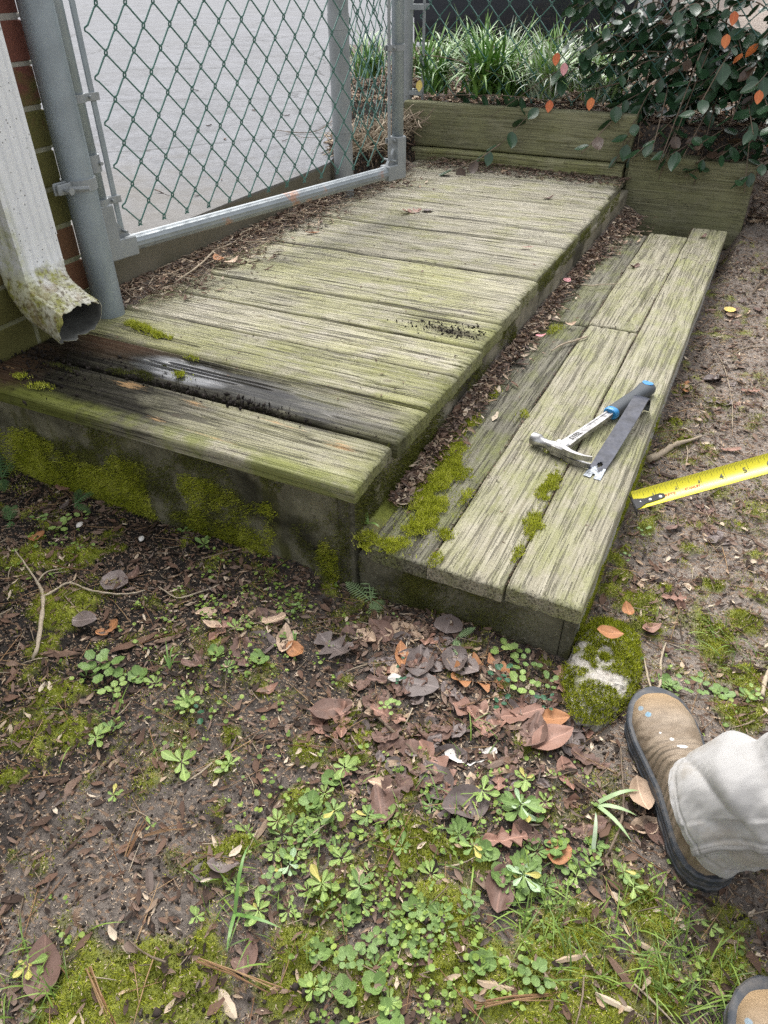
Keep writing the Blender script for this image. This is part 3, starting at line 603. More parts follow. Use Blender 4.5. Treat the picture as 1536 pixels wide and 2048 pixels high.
# gate
ga, gb = np.array([-1.030, .511]), np.array([-.730, 1.714]); gd = (gb - ga) / np.linalg.norm(gb - ga); gn = np.array([gd[1], -gd[0]]); GL = np.linalg.norm(gb - ga); ang = math.atan2(gd[1], gd[0])
gate = empty('chain_link_gate', (ga[0], ga[1], .396), 'open chain link gate with green wire mesh in a grey tube frame', 'gate', rz=ang)
gate.rotation_euler.z = ang
b = MB(); b.tube([(0, 0, .04), (0, 0, 1.35)], .021, 20); b.build('hinge_stile', M['galv'], gate, True)
b = MB(); b.tube([(GL, 0, .03), (GL, 0, 1.35)], .0215, 20); b.build('latch_stile', M['galv'], gate, True)
b = MB()
pts = [(.06, 0, .012), (GL - .05, 0, .012)]
n_ = 24; rr = [.0205 + (.0012 if k % 2 else 0) for k in range(n_)]
for k, (x, _, z) in enumerate(pts): pass
Vr = []
for x in (.07, GL * .33, GL * .66, GL - .07):
    for k in range(n_): a = 2 * math.pi * k / n_; Vr.append((x, rr[k] * math.cos(a), .010 + rr[k] * math.sin(a)))
b.add(Vr, [(i * n_ + k, i * n_ + (k + 1) % n_, (i + 1) * n_ + (k + 1) % n_, (i + 1) * n_ + k) for i in range(3) for k in range(n_)])
b.build('bottom_rail', M['galvrail'], gate)
b = MB(); b.tube([(.0, 0, 1.34), (GL, 0, 1.34)], .0205, 16); b.build('top_rail', M['galv'], gate, True)
for sx, x in ((1, 0), (-1, GL)):            # pressed corner fittings
    b = MB(); b.bbox(*sorted((x - sx * .022, x + sx * .075)), -.0235, .0235, -.018, .034, .003); b.bbox(*sorted((x - sx * .0225, x + sx * .024)), -.0245, .0245, -.0185, .125, .003)
    b.add([(x + sx * .02, .006, .03), (x + sx * .07, .006, .03), (x + sx * .02, .006, .09), (x + sx * .02, -.006, .03), (x + sx * .07, -.006, .03), (x + sx * .02, -.006, .09)], [(0, 1, 2), (5, 4, 3), (0, 3, 4, 1), (1, 4, 5, 2), (2, 5, 3, 0)])
    b.tube([(x + sx * .045, -.03, .05), (x + sx * .045, .03, .05)], .004, 8); b.build('corner_fitting', M['galvdull'], gate)
b = MB(); b.bbox(.040, .054, -.003, .003, .045, 1.33, .001); b.build('tension_bar', M['galv'], gate)
b = MB(); b.bbox(GL - .054, GL - .042, -.003, .003, .03, 1.33, .001); b.build('tension_bar', M['galvdull'], gate)
for x, s in ((0, 1), (GL, -1)):
    for z in ((.13, .37, .62, .9) if s > 0 else (.115, .40, .70, 1.0)):
        b = MB(); b.tube([(x, 0, z - .009), (x, 0, z + .009)], .0245, 20); b.bbox(*sorted((x + s * .01, x + s * .062)), -.008, -.004, z - .009, z + .009, .001); b.bbox(*sorted((x + s * .01, x + s * .062)), .004, .008, z - .009, z + .009, .001)
        b.tube([(x + s * .034, -.018, z), (x + s * .034, .012, z)], .004, 8); b.build('brace_band', M['galvdull'], gate)
for z in (.225, 1.15):
    b = MB(); b.tube([(0, 0, z - .02), (0, 0, z + .02)], .0255, 20); b.bbox(-.055, -.012, -.012, .012, z - .02, z + .015, .002); b.tube([(.015, -.03, z), (.015, .055, z)], .0045, 8); b.build('gate_hinge', M['galvdull'], gate)
def wire_mesh(nm, w, h, zb, zt, rad, flip=0):
    """one zigzag picket of chain link; half width w/2, row h/2"""
    pts = []; k = 0; z = zb
    while z < zt:
        x = (w / 2 if (k + flip) % 2 else 0); s = 1 if x > 0 else -1; e = .0035
        pts += [(x - s * .006, rad * .9, z - .0085), (x + s * e, rad * .4, z - .003), (x + s * e, -rad * .4, z + .003), (x - s * .006, -rad * .9, z + .0085)]
        k += 1; z += h / 2
    p = np.array(pts); sg = -1; 
    b = MB(); b.tube(p, rad, 6); return b.mesh(nm, M['wire'], True)
def wires(parent, x0, x1, w, h, zc, zb, zt, rad, phase, sag=.0):
    """pickets every w/2; crossings at height zc + k*h/2"""
    k0 = math.ceil((zb - zc) / (h / 2)); zs = zc + k0 * h / 2
    A = [wire_mesh('wire', w, h, zs, zt, rad, f) for f in (0, 1)]
    n0 = math.ceil((x0 - phase) / (w / 2)); x = phase + n0 * w / 2; i = n0
    while x + w / 2 <= x1 + 1e-6:
        link('wire', A[(i + k0) % 2], parent, (x, 0, 0), (0, 0, 0)); x += w / 2; i += 1
# crossing at s=.229 z=.853 lies at the right end (w/2) of the picket that starts at .229-.04
wires(gate, .048, GL - .045, .0805, .100, .853 - .396 - .05, 0.035, 1.33, .0022, .229 - .0805)
# latch post
lp = empty('latch_post', (-1.035, 1.845, .36), 'thick grey fence post behind the open gate mesh at the driveway corner', 'post')
b = MB(); b.tube([(-1.035, 1.845, .2), (-1.035, 1.845, 1.75)], .0385, 28); P_(b.build('pole', M['galvdull'], smooth=True), lp); smooth_by_angle(lp.children[-1].data)
for z in (.46, .485, .84): 
    b = MB(); ring_band(b, (-1.035, 1.845), .0385, z + .02, .05 if z > .5 else .022, .0015); P_(b.build('brace_band', M['galvdull']), lp)
# short fence panel between the latch post and the corner post
pa, pb = np.array([-1.075, 1.87]), np.array([-1.175, 2.73]); pang = math.atan2(*(pb - pa)[::-1]); pl = np.linalg.norm(pb - pa)
pf = empty('short_chain_link_panel', (pa[0], pa[1], .40), 'short chain link panel running back from the latch post behind the gate', 'fence', rz=pang)
wires(pf, .02, pl - .03, .078, .100, .05, .0, 1.2, .0022, .02)
b = MB(); b.bbox(pl - .04, pl - .028, -.003, .003, .02, 1.2, .001); b.build('tension_bar', M['galvdull'], pf)
cp = empty('corner_post', (-1.180, 2.775, .38), 'slim grey corner post at the left end of the planted fence', 'post')
b = MB(); b.tube([(-1.180, 2.775, .3), (-1.180, 2.775, 1.8)], .026, 20); P_(b.build('pole', M['galvdull'], smooth=True), cp)
smooth_by_angle(cp.children[-1].data)
rf = empty('chain_link_fence', (-1.08, 2.79, .47), 'long green chain link fence above the retaining timbers, overgrown by the shrub', 'fence')
b = MB(); b.bbox(-.030, -.017, -.003, .003, .0, 1.2, .001); b.build('tension_bar', M['galvdull'], rf)
for z in (.055, .40, .85):
    b = MB(); b.bbox(-.125, -.012, -.034, -.030, z - .011, z + .011, .001); b.bbox(-.125, -.012, .030, .034, z - .011, z + .011, .001); b.tube([(-.10, 0, z - .011), (-.10, 0, z + .011)], .0285, 20); b.build('brace_band', M['galvdull'], rf)
wires(rf, -.04, 3.2, .095, .106, .885 - .47 - .053, .03, 1.2, .0023, 1.08 - 1.072 - .0475)

# ------------------------------------------------------------------ car beyond the bed
car = empty('parked_car', (-1.2, 6.4, .0), 'dark car parked on the driveway beyond the grass clumps', 'car')
def paint(name, col, rough=.3, metal=.2, coat=.5): g = G(name); return g.out(g.mix(g.noise(g.pos(), 3, 3), col, tuple(q * .7 for q in col)), rough, metal=metal, Coat_Weight=coat)
M['paint'] = paint('dark_slate_paint', (.018, .024, .034)); M['rubber'] = paint('tyre_rubber', (.012, .012, .013), .75, 0, 0); M['glass'] = paint('dark_window_glass', (.01, .012, .014), .06, 0, 1.); M['rimm'] = paint('wheel_rim', (.10, .105, .11), .4, .6)
X0, X1, YN, YF = -5.0, -.72, 5.55, 7.3
WX = (X1 - 1.2, X0 + .95)
prof = [(X0, .14), (X0 + .02, .62), (X0 + .15, .72), (X0 + 1.0, .92), (X0 + 1.35, .98), (X0 + 2.0, 1.42), (X0 + 3.2, 1.46), (X0 + 3.95, 1.05), (X1 - .06, .98), (X1, .6), (X1 - .03, .14)]
def arch(cx, n=9): return [(cx + .40 * math.cos(math.pi * k / (n - 1)), .14 + .56 * math.sin(math.pi * k / (n - 1))) for k in range(n)]
low = arch(WX[0]) + arch(WX[1])
outline = prof + low
b = MB(); n = len(outline); Vn = [(x, YN + .0 + (.16 if z > 1.0 else 0), z + .39 - .0) for x, z in outline]; Vf = [(x, YF - (.16 if z > 1.0 else 0), z + .39) for x, z in outline]
b.add(Vn + Vf, [tuple(range(n)), tuple(range(2 * n - 1, n - 1, -1))] + [(i, n + i, n + (i + 1) % n, (i + 1) % n) for i in range(n)])
P_(b.build('body', M['paint']), car)
b = MB(); b.box(X0 + .3, X1 - .3, YN + .3, YF - .3, .39 + .22, .39 + .34); P_(b.build('underbody', M['rubber']), car)
for wx in WX:
    for wy in (YN + .12, YF - .12):
        b = MB(); sgn = -1 if wy < 6 else 1; Vr = []; pf_ = [(.20, -.09), (.30, -.105), (.325, -.09), (.335, -.05), (.335, .05), (.325, .09), (.30, .105), (.20, .09)]
        for k in range(40):
            a = 2 * math.pi * k / 40
            for r_, t_ in pf_: rq = r_ + (.004 if (k % 2 and abs(t_) < .06) else 0); Vr.append((wx + rq * math.cos(a), wy + t_, .39 + .335 + rq * math.sin(a)))
        m_ = len(pf_); b.add(Vr, [(k * m_ + j, k * m_ + (j + 1) % m_, ((k + 1) % 40) * m_ + (j + 1) % m_, ((k + 1) % 40) * m_ + j) for k in range(40) for j in range(m_)])
        wh = P_(b.build('wheel', M['rubber'], smooth=True), car)
        b = MB(); b.tube([(wx, wy + sgn * .02, .725), (wx, wy + sgn * .06, .725)], .2, 24)
        for k in range(10): a = k * math.pi / 5; b.tube([(wx, wy + sgn * .075, .725), (wx + .19 * math.cos(a), wy + sgn * .065, .725 + .19 * math.sin(a))], .018, 6)
        b.tube([(wx, wy + sgn * .05, .725), (wx, wy + sgn * .09, .725)], .045, 12); b.build('rim', M['rimm'], wh)
b = MB(); b.add([(X0 + 1.45, YN + .155, 1.40), (X0 + 2.02, YN + .155, 1.76), (X0 + 3.15, YN + .155, 1.79), (X0 + 3.6, YN + .155, 1.45)] + [(X0 + 1.45, YN + .17, 1.40), (X0 + 2.02, YN + .17, 1.76), (X0 + 3.15, YN + .17, 1.79), (X0 + 3.6, YN + .17, 1.45)], [(0, 3, 2, 1), (4, 5, 6, 7), (0, 1, 5, 4), (1, 2, 6, 5), (2, 3, 7, 6), (3, 0, 4, 7)]); P_(b.build('side_window', M['glass']), car)
b = MB(); b.bbox(X0 + .05, X1 - .05, YN - .03, YN + .01, .39 + .30, .39 + .42, .01); P_(b.build('sill', M['rubber']), car)
car.rotation_euler.z = -math.pi / 2; car.location = (-1.52, 5.95, 0)

# ------------------------------------------------------------------ loose matter, built in bulk
def rotm(az, tilt, roll):
    ca, sa, ct, st_, cr, sr = np.cos(az), np.sin(az), np.cos(tilt), np.sin(tilt), np.cos(roll), np.sin(roll)
    Z = np.zeros_like(ca); O = np.ones_like(ca)
    Rz = np.stack([np.stack([ca, -sa, Z], -1), np.stack([sa, ca, Z], -1), np.stack([Z, Z, O], -1)], -2)
    Ry = np.stack([np.stack([ct, Z, st_], -1), np.stack([Z, O, Z], -1), np.stack([-st_, Z, ct], -1)], -2)
    Rx = np.stack([np.stack([O, Z, Z], -1), np.stack([Z, cr, -sr], -1), np.stack([Z, sr, cr], -1)], -2)
    return Rz @ Ry @ Rx
def scatter(name, tmpls, P, scl, R, tint, mat, kind='stuff', parent=None, smooth=False, label=None, cat=None):
    """copies of small templates, each with its own place, turn, size and tint, in one mesh"""
    Vs, Fs, Ts = [], [], []; n0 = 0; which = rg.integers(0, len(tmpls), len(P))
    for k, (tv, tf) in enumerate(tmpls):
        m = which == k
        if not m.any(): continue
        tv = np.asarray(tv, float); sc_ = scl[m] if scl.ndim == 2 else np.repeat(scl[m][:, None], 3, 1)
        V = np.einsum('nij,nkj->nki', R[m], tv[None] * sc_[:, None, :]) + P[m][:, None, :]
        c = m.sum(); Vs.append(V.reshape(-1, 3))
        for f in (tf if isinstance(tf, list) else [tf]):
            f = np.asarray(f); Fs.append((f[None] + (np.arange(c) * len(tv))[:, None, None] + n0).reshape(-1, f.shape[1]))
        Ts.append(np.repeat(tint[m], len(tv))); n0 += c * len(tv)
    me = np_mesh(name, np.concatenate(Vs), Fs, mat, smooth, {'tint': np.concatenate(Ts)})
    o = link(name, me); tag(o, label, cat, None, kind)
    if parent is not None: P_(o, parent)
    return o
# templates
T_blade = [(np.array([(-.5 * w_, 0, 0), (.5 * w_, 0, 0), (.35 * w_ + b_ * .3, 0, .6), (b_, 0, 1.)]), np.array([(0, 1, 2), (0, 2, 3)])) for w_, b_ in ((.24, .25), (.3, .6), (.2, .1), (.26, .8))]
def octa(seed):
    r = np.random.default_rng(seed); v = np.array([(1, 0, 0), (-1, 0, 0), (0, 1, 0), (0, -1, 0), (0, 0, 1), (0, 0, -1)], float) * (.6 + .6 * r.random((6, 1)))
    return v, np.array([(0, 2, 4), (2, 1, 4), (1, 3, 4), (3, 0, 4), (2, 0, 5), (1, 2, 5), (3, 1, 5), (0, 3, 5)])
T_crumb = [octa(k) for k in range(6)]
def flake_t(seed):
    r = np.random.default_rng(seed); n = 4; x = np.linspace(-.5, .5, n); wdt = np.array([.18, .5, .42, .1]) * (.6 + .5 * r.random(n)) ; c = (r.random() - .3) * .8
    V = []
    for i in range(n):
        z = c * (x[i] ** 2) + (r.random() - .5) * .06
        V += [(x[i], -wdt[i] * .5 + (r.random() - .5) * .08, z + .12 * r.random()), (x[i], 0, z - .03), (x[i], wdt[i] * .5 + (r.random() - .5) * .08, z + .12 * r.random())]
    F = [(3 * i + j, 3 * i + j + 1, 3 * i + j + 4, 3 * i + j + 3) for i in range(n - 1) for j in range(2)]
    return np.array(V), np.array(F)
T_flake = [flake_t(k) for k in range(10)]
T_stick = []
for k in range(5):
    r = np.random.default_rng(k); b = MB(); bend = (r.random() - .5) * .3
    b.tube([(-.5, 0, 0), (-.15, bend * .5, .01), (.2, bend * .3, 0), (.5, -bend * .3, .01)], [.035, .04, .03, .02], 4); T_stick.append((np.concatenate(b.V), [np.array([f for f in b.F if len(f) == 4])]))
def inview(x, y, z=0., mg=.12):
    q = (np.stack([x, y, z + 0 * x], -1) - CAM) @ RM; d = -q[:, 2]; u = FPX * q[:, 0] / d / 768; v = FPX * q[:, 1] / d / 1024
    return (d > .05) & (np.abs(u) < 1 + mg) & (np.abs(v) < 1 + mg)
def rects(n, boxes):
    X, Y = [], []; m = 0
    while m < n:
        x, y = rects_(n, boxes); k = inview(x, y); X.append(x[k]); Y.append(y[k]); m += k.sum()
    return np.concatenate(X)[:n], np.concatenate(Y)[:n]
def rects_(n, boxes):
    """random points in rectangles weighted by area*weight"""
    wts = np.array([(b[1] - b[0]) * (b[3] - b[2]) * b[4] for b in boxes]); wts /= wts.sum(); k = rg.choice(len(boxes), n, p=wts); B = np.array([b[:4] for b in boxes])[k]
    return B[:, 0] + rg.random(n) * (B[:, 1] - B[:, 0]), B[:, 2] + rg.random(n) * (B[:, 3] - B[:, 2])
VIS = [(-1.15, 1.0, -.98, .0, 1.), (.445, 1.25, 0, 1.2, 1.), (.445, 1.0, 1.2, 2.6, .6)]
def under(x, y): return (((x < .0) & (x > -1.03)) | ((x >= 0) & (x < .44))) & (y > -.004) & (y < 2.7)
# ground moss blades
n = 640000; x, y = rects(n, VIS); p = moss_mask(x, y) * np.where(y > 1.2, .4, 1); k = (rg.random(n) < p * 1.1) & ~under(x, y) & (y < 2.5); x, y = x[k], y[k]; n = len(x)
P = np.stack([x, y, gz(x, y) - .001], -1); s = .005 + .0050 * rg.random(n); cl = fbm(x, y, 3, 42, 12)
scatter('moss', T_blade, P, s, rotm(rg.random(n) * 6.28, (rg.random(n) - .5) * 1.3, (rg.random(n) - .5) * 1.3), np.clip(-.25 + cl * 1.5 + (rg.random(n) - .5) * .5, 0, 1), M['moss'])
# crumbs of soil
n = 34000; x, y = rects(n, VIS); dn = fbm(x, y, 4, 14, 21); k = (rg.random(n) < .25 + 1.1 * (dn - .3)) & ~under(x, y) & (moss_mask(x, y) < .75); x, y = x[k], y[k]; n = len(x)
s = .0010 + .0036 * rg.random(n) ** 3.0
wet_ = sst(-.35, -.7, x) * .6
P = np.stack([x, y, gz(x, y) + s * .3], -1); tt = np.clip(.42 + .45 * sst(.4, .65, x) * sst(-.5, 0, y) + (rg.random(n) - .4) * .7, 0, 1)
scatter('soil_crumbs', T_crumb, P, s, rotm(rg.random(n) * 6.28, rg.random(n) * 3, rg.random(n) * 3), tt, M['crumb'])
# litter flakes, bark slivers, husks
def litter_density(x, y):
    d = .22 + .5 * (fbm(x, y, 4, 8, 31) - .4)
    for (u, v, r, wgt) in ((800, 1240, 170, 1.), (960, 1400, 170, 1.1), (1000, 1560, 150, .9), (760, 1500, 150, .7), (1180, 1420, 110, .9), (480, 1180, 140, .5), (150, 1040, 130, .6), (330, 1300, 160, .5), (1340, 1180, 120, .6), (1400, 1020, 130, .7), (1450, 700, 150, .6), (1500, 560, 150, .6), (1180, 1640, 130, .7), (1300, 960, 60, .9), (1390, 800, 120, .4)):
        q = at(u, v, z=0); d = np.maximum(d, wgt * np.exp(-((x - q[0]) ** 2 + (y - q[1]) ** 2) / (r / 1250 * (1.3 if v < 1000 else 1)) ** 2))
    return d
n = 60000; x, y = rects(n, VIS); k = (rg.random(n) < litter_density(x, y) * .8) & ~under(x, y); x, y = x[k], y[k]; n = len(x)
L = .0035 + .020 * rg.random(n) ** 2.8; wd = L * (.25 + .75 * rg.random(n)); P = np.stack([x, y, gz(x, y) + .0015 + .004 * rg.random(n)], -1)
scatter('leaf_litter', T_flake, P, np.stack([L, wd, L * .8], -1), rotm(rg.random(n) * 6.28, (rg.random(n) - .5) * .7, (rg.random(n) - .5) * .9), rg.random(n) ** .9, M['flake'])
n = 22000; x, y = rects(n, VIS); k = ~under(x, y); x, y = x[k], y[k]; n = len(x); L = .0022 + .0035 * rg.random(n); P = np.stack([x, y, gz(x, y) + .002], -1)
scatter('seed_husks', T_flake, P, np.stack([L, L * .55, L * .6], -1), rotm(rg.random(n) * 6.28, (rg.random(n) - .5) * .8, (rg.random(n) - .5) * .8), .78 + .22 * rg.random(n), M['flake'])
n = 5200; x, y = clumped(n, [(780, 1310, 140, 1.2), (880, 1400, 150, 1.0), (950, 1500, 160, 1.1), (1130, 1450, 130, 1.0), (760, 1480, 120, .9), (1050, 1640, 140, .5), (160, 1000, 130, .8), (480, 1270, 150, .6), (1240, 1600, 80, .8), (330, 1290, 130, .6), (1340, 1080, 120, .5), (1450, 760, 140, .4)]) if False else rects(n, VIS)
k = ~under(x, y) & (rg.random(n) < litter_density(x, y) * 1.2); x, y = x[k], y[k]; n = len(x); L = .012 + .020 * rg.random(n) ** 1.5
scatter('matted_leaf_scraps', T_flake, np.stack([x, y, gz(x, y) + .002 + .003 * rg.random(n)], -1), np.stack([L, L * (.5 + .5 * rg.random(n)), L * .5], -1), rotm(rg.random(n) * 6.28, (rg.random(n) - .5) * .4, (rg.random(n) - .5) * .5), rg.random(n) * .62, M['flake'])
# small twigs and needles
n = 700; x, y = rects(n, VIS); k = ~under(x, y); x, y = x[k], y[k]; n = len(x); L = .015 + .05 * rg.random(n) ** 2; P = np.stack([x, y, gz(x, y) + .004], -1); th = L * 0 + .6 + rg.random(n)
scatter('twig_bits', T_stick, P, np.stack([L, L * .7, .02 + 0 * L], -1), rotm(rg.random(n) * 6.28, (rg.random(n) - .5) * .3, rg.random(n) * 3), rg.random(n), M['twig'])
n = 420; x, y = rects(n, VIS); k = ~under(x, y); x, y = x[k], y[k]; n = len(x); L = .04 + .07 * rg.random(n); P = np.stack([x, y, gz(x, y) + .005], -1)
scatter('pine_needles', T_stick, P, np.stack([L, L * .25, .016 + 0 * L], -1), rotm(rg.random(n) * 6.28, (rg.random(n) - .5) * .15, rg.random(n) * 3), rg.random(n), M['needle'])
# tiny round seedlings and clover-like cover
def disc(nn=7, cupz=.15): a = np.arange(nn) * 2 * math.pi / nn; return np.vstack([[(0, 0, 0)], np.stack([np.cos(a) * .5, np.sin(a) * .5, cupz + 0 * a], -1)]), np.array([(0, 1 + i, 1 + (i + 1) % nn) for i in range(nn)])
T_disc = [disc(7, .08), disc(6, .2), disc(8, -.1)]
SEEDS = [(500, 1180, 150, 1.), (330, 1230, 120, .8), (640, 1230, 120, .8), (400, 1110, 70, .8), (560, 1320, 140, .7), (200, 1330, 90, .5), (330, 1420, 130, .6), (830, 1850, 200, .6), (770, 1930, 120, .9), (1000, 1820, 160, .8), (1120, 1760, 120, .7), (60, 1900, 90, .3), (720, 1650, 170, .7), (1380, 1400, 90, 1.), (1330, 1340, 60, .8), (560, 1640, 120, .4), (870, 2020, 200, .6), (1080, 1600, 120, .5), (1330, 1850, 120, .7), (1500, 1960, 60, .3), (730, 1860, 90, 1.1), (730, 2000, 100, 1.), (900, 1590, 120, .5), (100, 1100, 120, .6), (1180, 1700, 80, .7), (480, 1480, 130, .4)]
def clumped(n, blobs, zz=0):
    c = np.array([(*at(u, v, z=zz)[:2], r / 1300.) for u, v, r, w_ in blobs]); wts = np.array([b[2] ** 2 * b[3] for b in blobs], float); wts /= wts.sum(); k = rg.choice(len(c), n, p=wts)
    a = rg.random(n) * 6.28; r = c[k, 2] * np.sqrt(rg.random(n)) * 1.05; return c[k, 0] + r * np.cos(a), c[k, 1] + r * np.sin(a)
n = 2100; x, y = clumped(n, SEEDS); k = (fbm(x, y, 3, 26, 44) > .47) & ~under(x, y); x, y = x[k], y[k]; n = len(x)
x = np.repeat(x, 2) + (rg.random(2 * n) - .5) * .008; y = np.repeat(y, 2) + (rg.random(2 * n) - .5) * .008; n *= 2; s = .003 + .0065 * rg.random(n) ** 2
P = np.stack([x, y, gz(x, y) + .004 + .006 * rg.random(n)], -1)
scatter('seedlings', T_disc, P, s, rotm(rg.random(n) * 6.28, (rg.random(n) - .5) * .9, (rg.random(n) - .5) * .9), np.clip(.35 + .5 * rg.random(n), 0, 1), M['green'], smooth=True)
# short thin grass in tufts
GR = [(60, 2000, 70, 1.), (20, 1960, 60, .8), (1420, 1990, 80, 1.3), (1380, 1950, 80, 1.), (1100, 1960, 120, .5), (1060, 1790, 60, .6), (480, 1720, 40, .5), (340, 1320, 30, .6), (205, 1860, 20, .8), (700, 1580, 40, .5), (1300, 1820, 80, .7), (1150, 1840, 100, .7), (1290, 1900, 70, .6), (960, 1480, 60, .3), (460, 1800, 50, .4), (560, 1830, 90, .4), (180, 1430, 80, .3), (880, 1620, 120, .25), (1430, 1280, 60, .6), (1320, 1230, 30, .5), (1500, 1330, 70, .4)]
def strap(nseg, w_, bend, tw=0):
    t = np.linspace(0, 1, nseg + 1); x = bend * t ** 2; z = t - .35 * bend * t ** 3; ww = w_ * (1 - t ** 2.5) * .5 + .0; V = []
    for i in range(nseg + 1): V += [(x[i], -ww[i], z[i]), (x[i], 0, z[i] - .25 * ww[i]), (x[i], ww[i], z[i])]
    return np.array(V), np.array([(3 * i + j, 3 * i + j + 1, 3 * i + j + 4, 3 * i + j + 3) for i in range(nseg) for j in range(2)])
T_grass = [strap(4, .045, b_) for b_ in (.3, .7, 1.1, .5)]
n = 900; x, y = clumped(n, GR); k = ~under(x, y); x, y = x[k], y[k]; n = len(x); s = .012 + .045 * rg.random(n) ** 1.6; P = np.stack([x, y, gz(x, y)], -1)
scatter('short_grass', T_grass, P, s, rotm(rg.random(n) * 6.28, .1 + rg.random(n) * .7, (rg.random(n) - .5) * .3), .25 + .5 * rg.random(n), M['green'])

# moss and dirt lying on the woodwork
def wood_moss(name, blobs, parent, dens=1.5e6, hgt=(.0035, .008), mat='moss', tbase=.42, zlift=0):
    X, Y, Z = [], [], []
    for (px, py, rx, ry, ang_, z, wgt) in blobs:
        c = at(px, py, z=z); n = int(dens * math.pi * rx * ry * wgt); a = rg.random(n) * 6.28; r = rg.random(n) ** .7 * 1.7; dx, dy = r * np.cos(a) * rx, r * np.sin(a) * ry
        x = c[0] + dx * math.cos(ang_) - dy * math.sin(ang_); y = c[1] + dx * math.sin(ang_) + dy * math.cos(ang_)
        k = (fbm(x, y, 4, 38, 7) + (.75 - r) * .42) > .455; k |= (rg.random(n) < .05 * np.clip(1.8 - r, 0, 1)); nb = fbm(x, y, 3, 60, 9); X.append(x[k]); Y.append(y[k]); Z.append(z + (np.clip(1.1 - r, 0, 1) * .010 * nb + zlift)[k])
    X, Y, Z = map(np.concatenate, (X, Y, Z)); n = len(X); s = (hgt[0] + (hgt[1] - hgt[0]) * rg.random(n)) * 1.35
    return scatter(name, T_blade, np.stack([X, Y, Z], -1), s, rotm(rg.random(n) * 6.28, (rg.random(n) - .5) * 1.4, (rg.random(n) - .5) * 1.4), np.clip(tbase + .5 * fbm(X, Y, 2, 60, 4) + (rg.random(n) - .5) * .5, 0, 1), M[mat], parent=parent)
wood_moss('moss', [(880, 960, .040, .085, -.12, HS, 1.1), (855, 1015, .048, .06, 0, HS, 1.1), (835, 1060, .045, .035, 0, HS, 1.), (780, 1090, .050, .03, .3, HS, 1.), (905, 905, .03, .06, -.1, HS, .7), (740, 1075, .03, .02, 0, HS, .8), (905, 930, .02, .05, 0, HS, .6), (940, 850, .02, .06, -.1, HS, .5), (985, 790, .016, .05, -.1, HS, .35), (1098, 975, .017, .085, .0, HS, 1.), (1068, 1050, .020, .05, .1, HS, .9), (1035, 1110, .010, .03, 0, HS, .6),
                   (890, 1070, .02, .02, 0, HS, .8), (870, 1120, .015, .02, 0, HS, .5), (1095, 900, .008, .02, 0, HS, .5), (1045, 830, .012, .03, 0, HS, .4), (1110, 660, .02, .05, 0, HS, .25), (930, 1000, .02, .05, 0, HS, .4)], step, 1.1e6)
wood_moss('moss', [(288, 660, .045, .014, -.25, HD, 1.), (315, 672, .03, .012, 0, HD, 1.), (265, 650, .02, .01, .2, HD, 1.)], deck, 1.0e6, (.006, .012), tbase=.45)
wood_moss('moss', [(360, 752, .028, .014, 0, HD, 1.), (385, 718, .022, .008, 0, HD, .4), (45, 755, .03, .012, .2, HD, .5), (85, 775, .04, .012, .2, HD, .35)], deck, 1.1e6)
wood_moss('moss', [(290, 752, .05, .014, -.1, HD, .8), (240, 745, .03, .012, -.1, HD, .6), (330, 738, .04, .01, -.1, HD, .5), (120, 735, .05, .012, 0, HD, .3)], deck, .8e6, (.003, .006), 'mossbrown', .1)
# moss and fuzz on the vertical faces
def face_moss(name, axis, rects_, parent, n, mat, fn, hgt=(.004, .009)):
    n = int(n * 1.4)
    A, Z = rg.random(n), rg.random(n); (a0, a1, z0, z1, c) = rects_; A = a0 + A * (a1 - a0); Z = z0 + Z * (z1 - z0); k = rg.random(n) < fn(A, Z); A, Z = A[k], Z[k]; n = len(A)
    P = np.stack([A, np.full(n, c), Z], -1) if axis == 'y' else np.stack([np.full(n, c), A, Z], -1); s = hgt[0] + (hgt[1] - hgt[0]) * rg.random(n)
    az = (-math.pi / 2 if axis == 'y' else 0) + (rg.random(n) - .5) * 2.2
    return scatter(name, T_blade, P, s, rotm(az, .9 + rg.random(n) * .9, rg.random(n) - .5), np.clip(.25 + .6 * fbm(A, Z, 3, 30, 5) + (rg.random(n) - .5) * .5, 0, 1), M[mat], parent=parent)
face_moss('moss', 'y', (-1.03, -.05, -.01, .22, -.001), deck, 60000, 'moss', lambda a, z: np.clip((fbm(a, z, 5, 9, 52) - .64 + .20 * sst(.12, .0, z) + .25 * sst(-.45, -.75, a) * sst(.17, .06, z) * sst(-.45, -.6, a) - .3 * sst(.12, .2, z)) * 7, 0, 1) * (1 - .8 * sst(-.93, -1, a)), (.005, .009))
face_moss('moss', 'y', (-.98, -.02, -.01, .22, -.001), deck, 40000, 'mossbrown', lambda a, z: np.clip((fbm(a, z, 4, 13, 62) - .48) * 5, 0, .8))
face_moss('moss', 'y', (.0, .41, -.01, .085, -.006), step, 22000, 'mossbrown', lambda a, z: np.clip((fbm(a, z, 4, 12, 72) - .35) * 2.6 * sst(.40, .25, a), 0, .9), (.003, .006))
face_moss('moss', 'x', (.0, 1.0, .12, .215, -.008), deck, 26000, 'mossbrown', lambda a, z: np.clip((fbm(a, z, 4, 10, 82) - .35 - .25 * sst(.2, .9, a)) * 2.4, 0, .9))
face_moss('moss', 'x', (.0, 2.4, .2, .252, -.012), deck, 30000, 'mossbrown', lambda a, z: np.clip((fbm(a, z, 3, 18, 92) - .35) * 2., 0, .8), (.003, .006))
face_moss('moss', 'x', (.05, 1.0, -.01, .05, .435), step, 24000, 'moss', lambda a, z: np.clip((fbm(a, z, 4, 12, 93) - .40 + .3 * sst(.3, .1, a)) * 3 * sst(.05, .0, z) * 1.6, 0, .95))
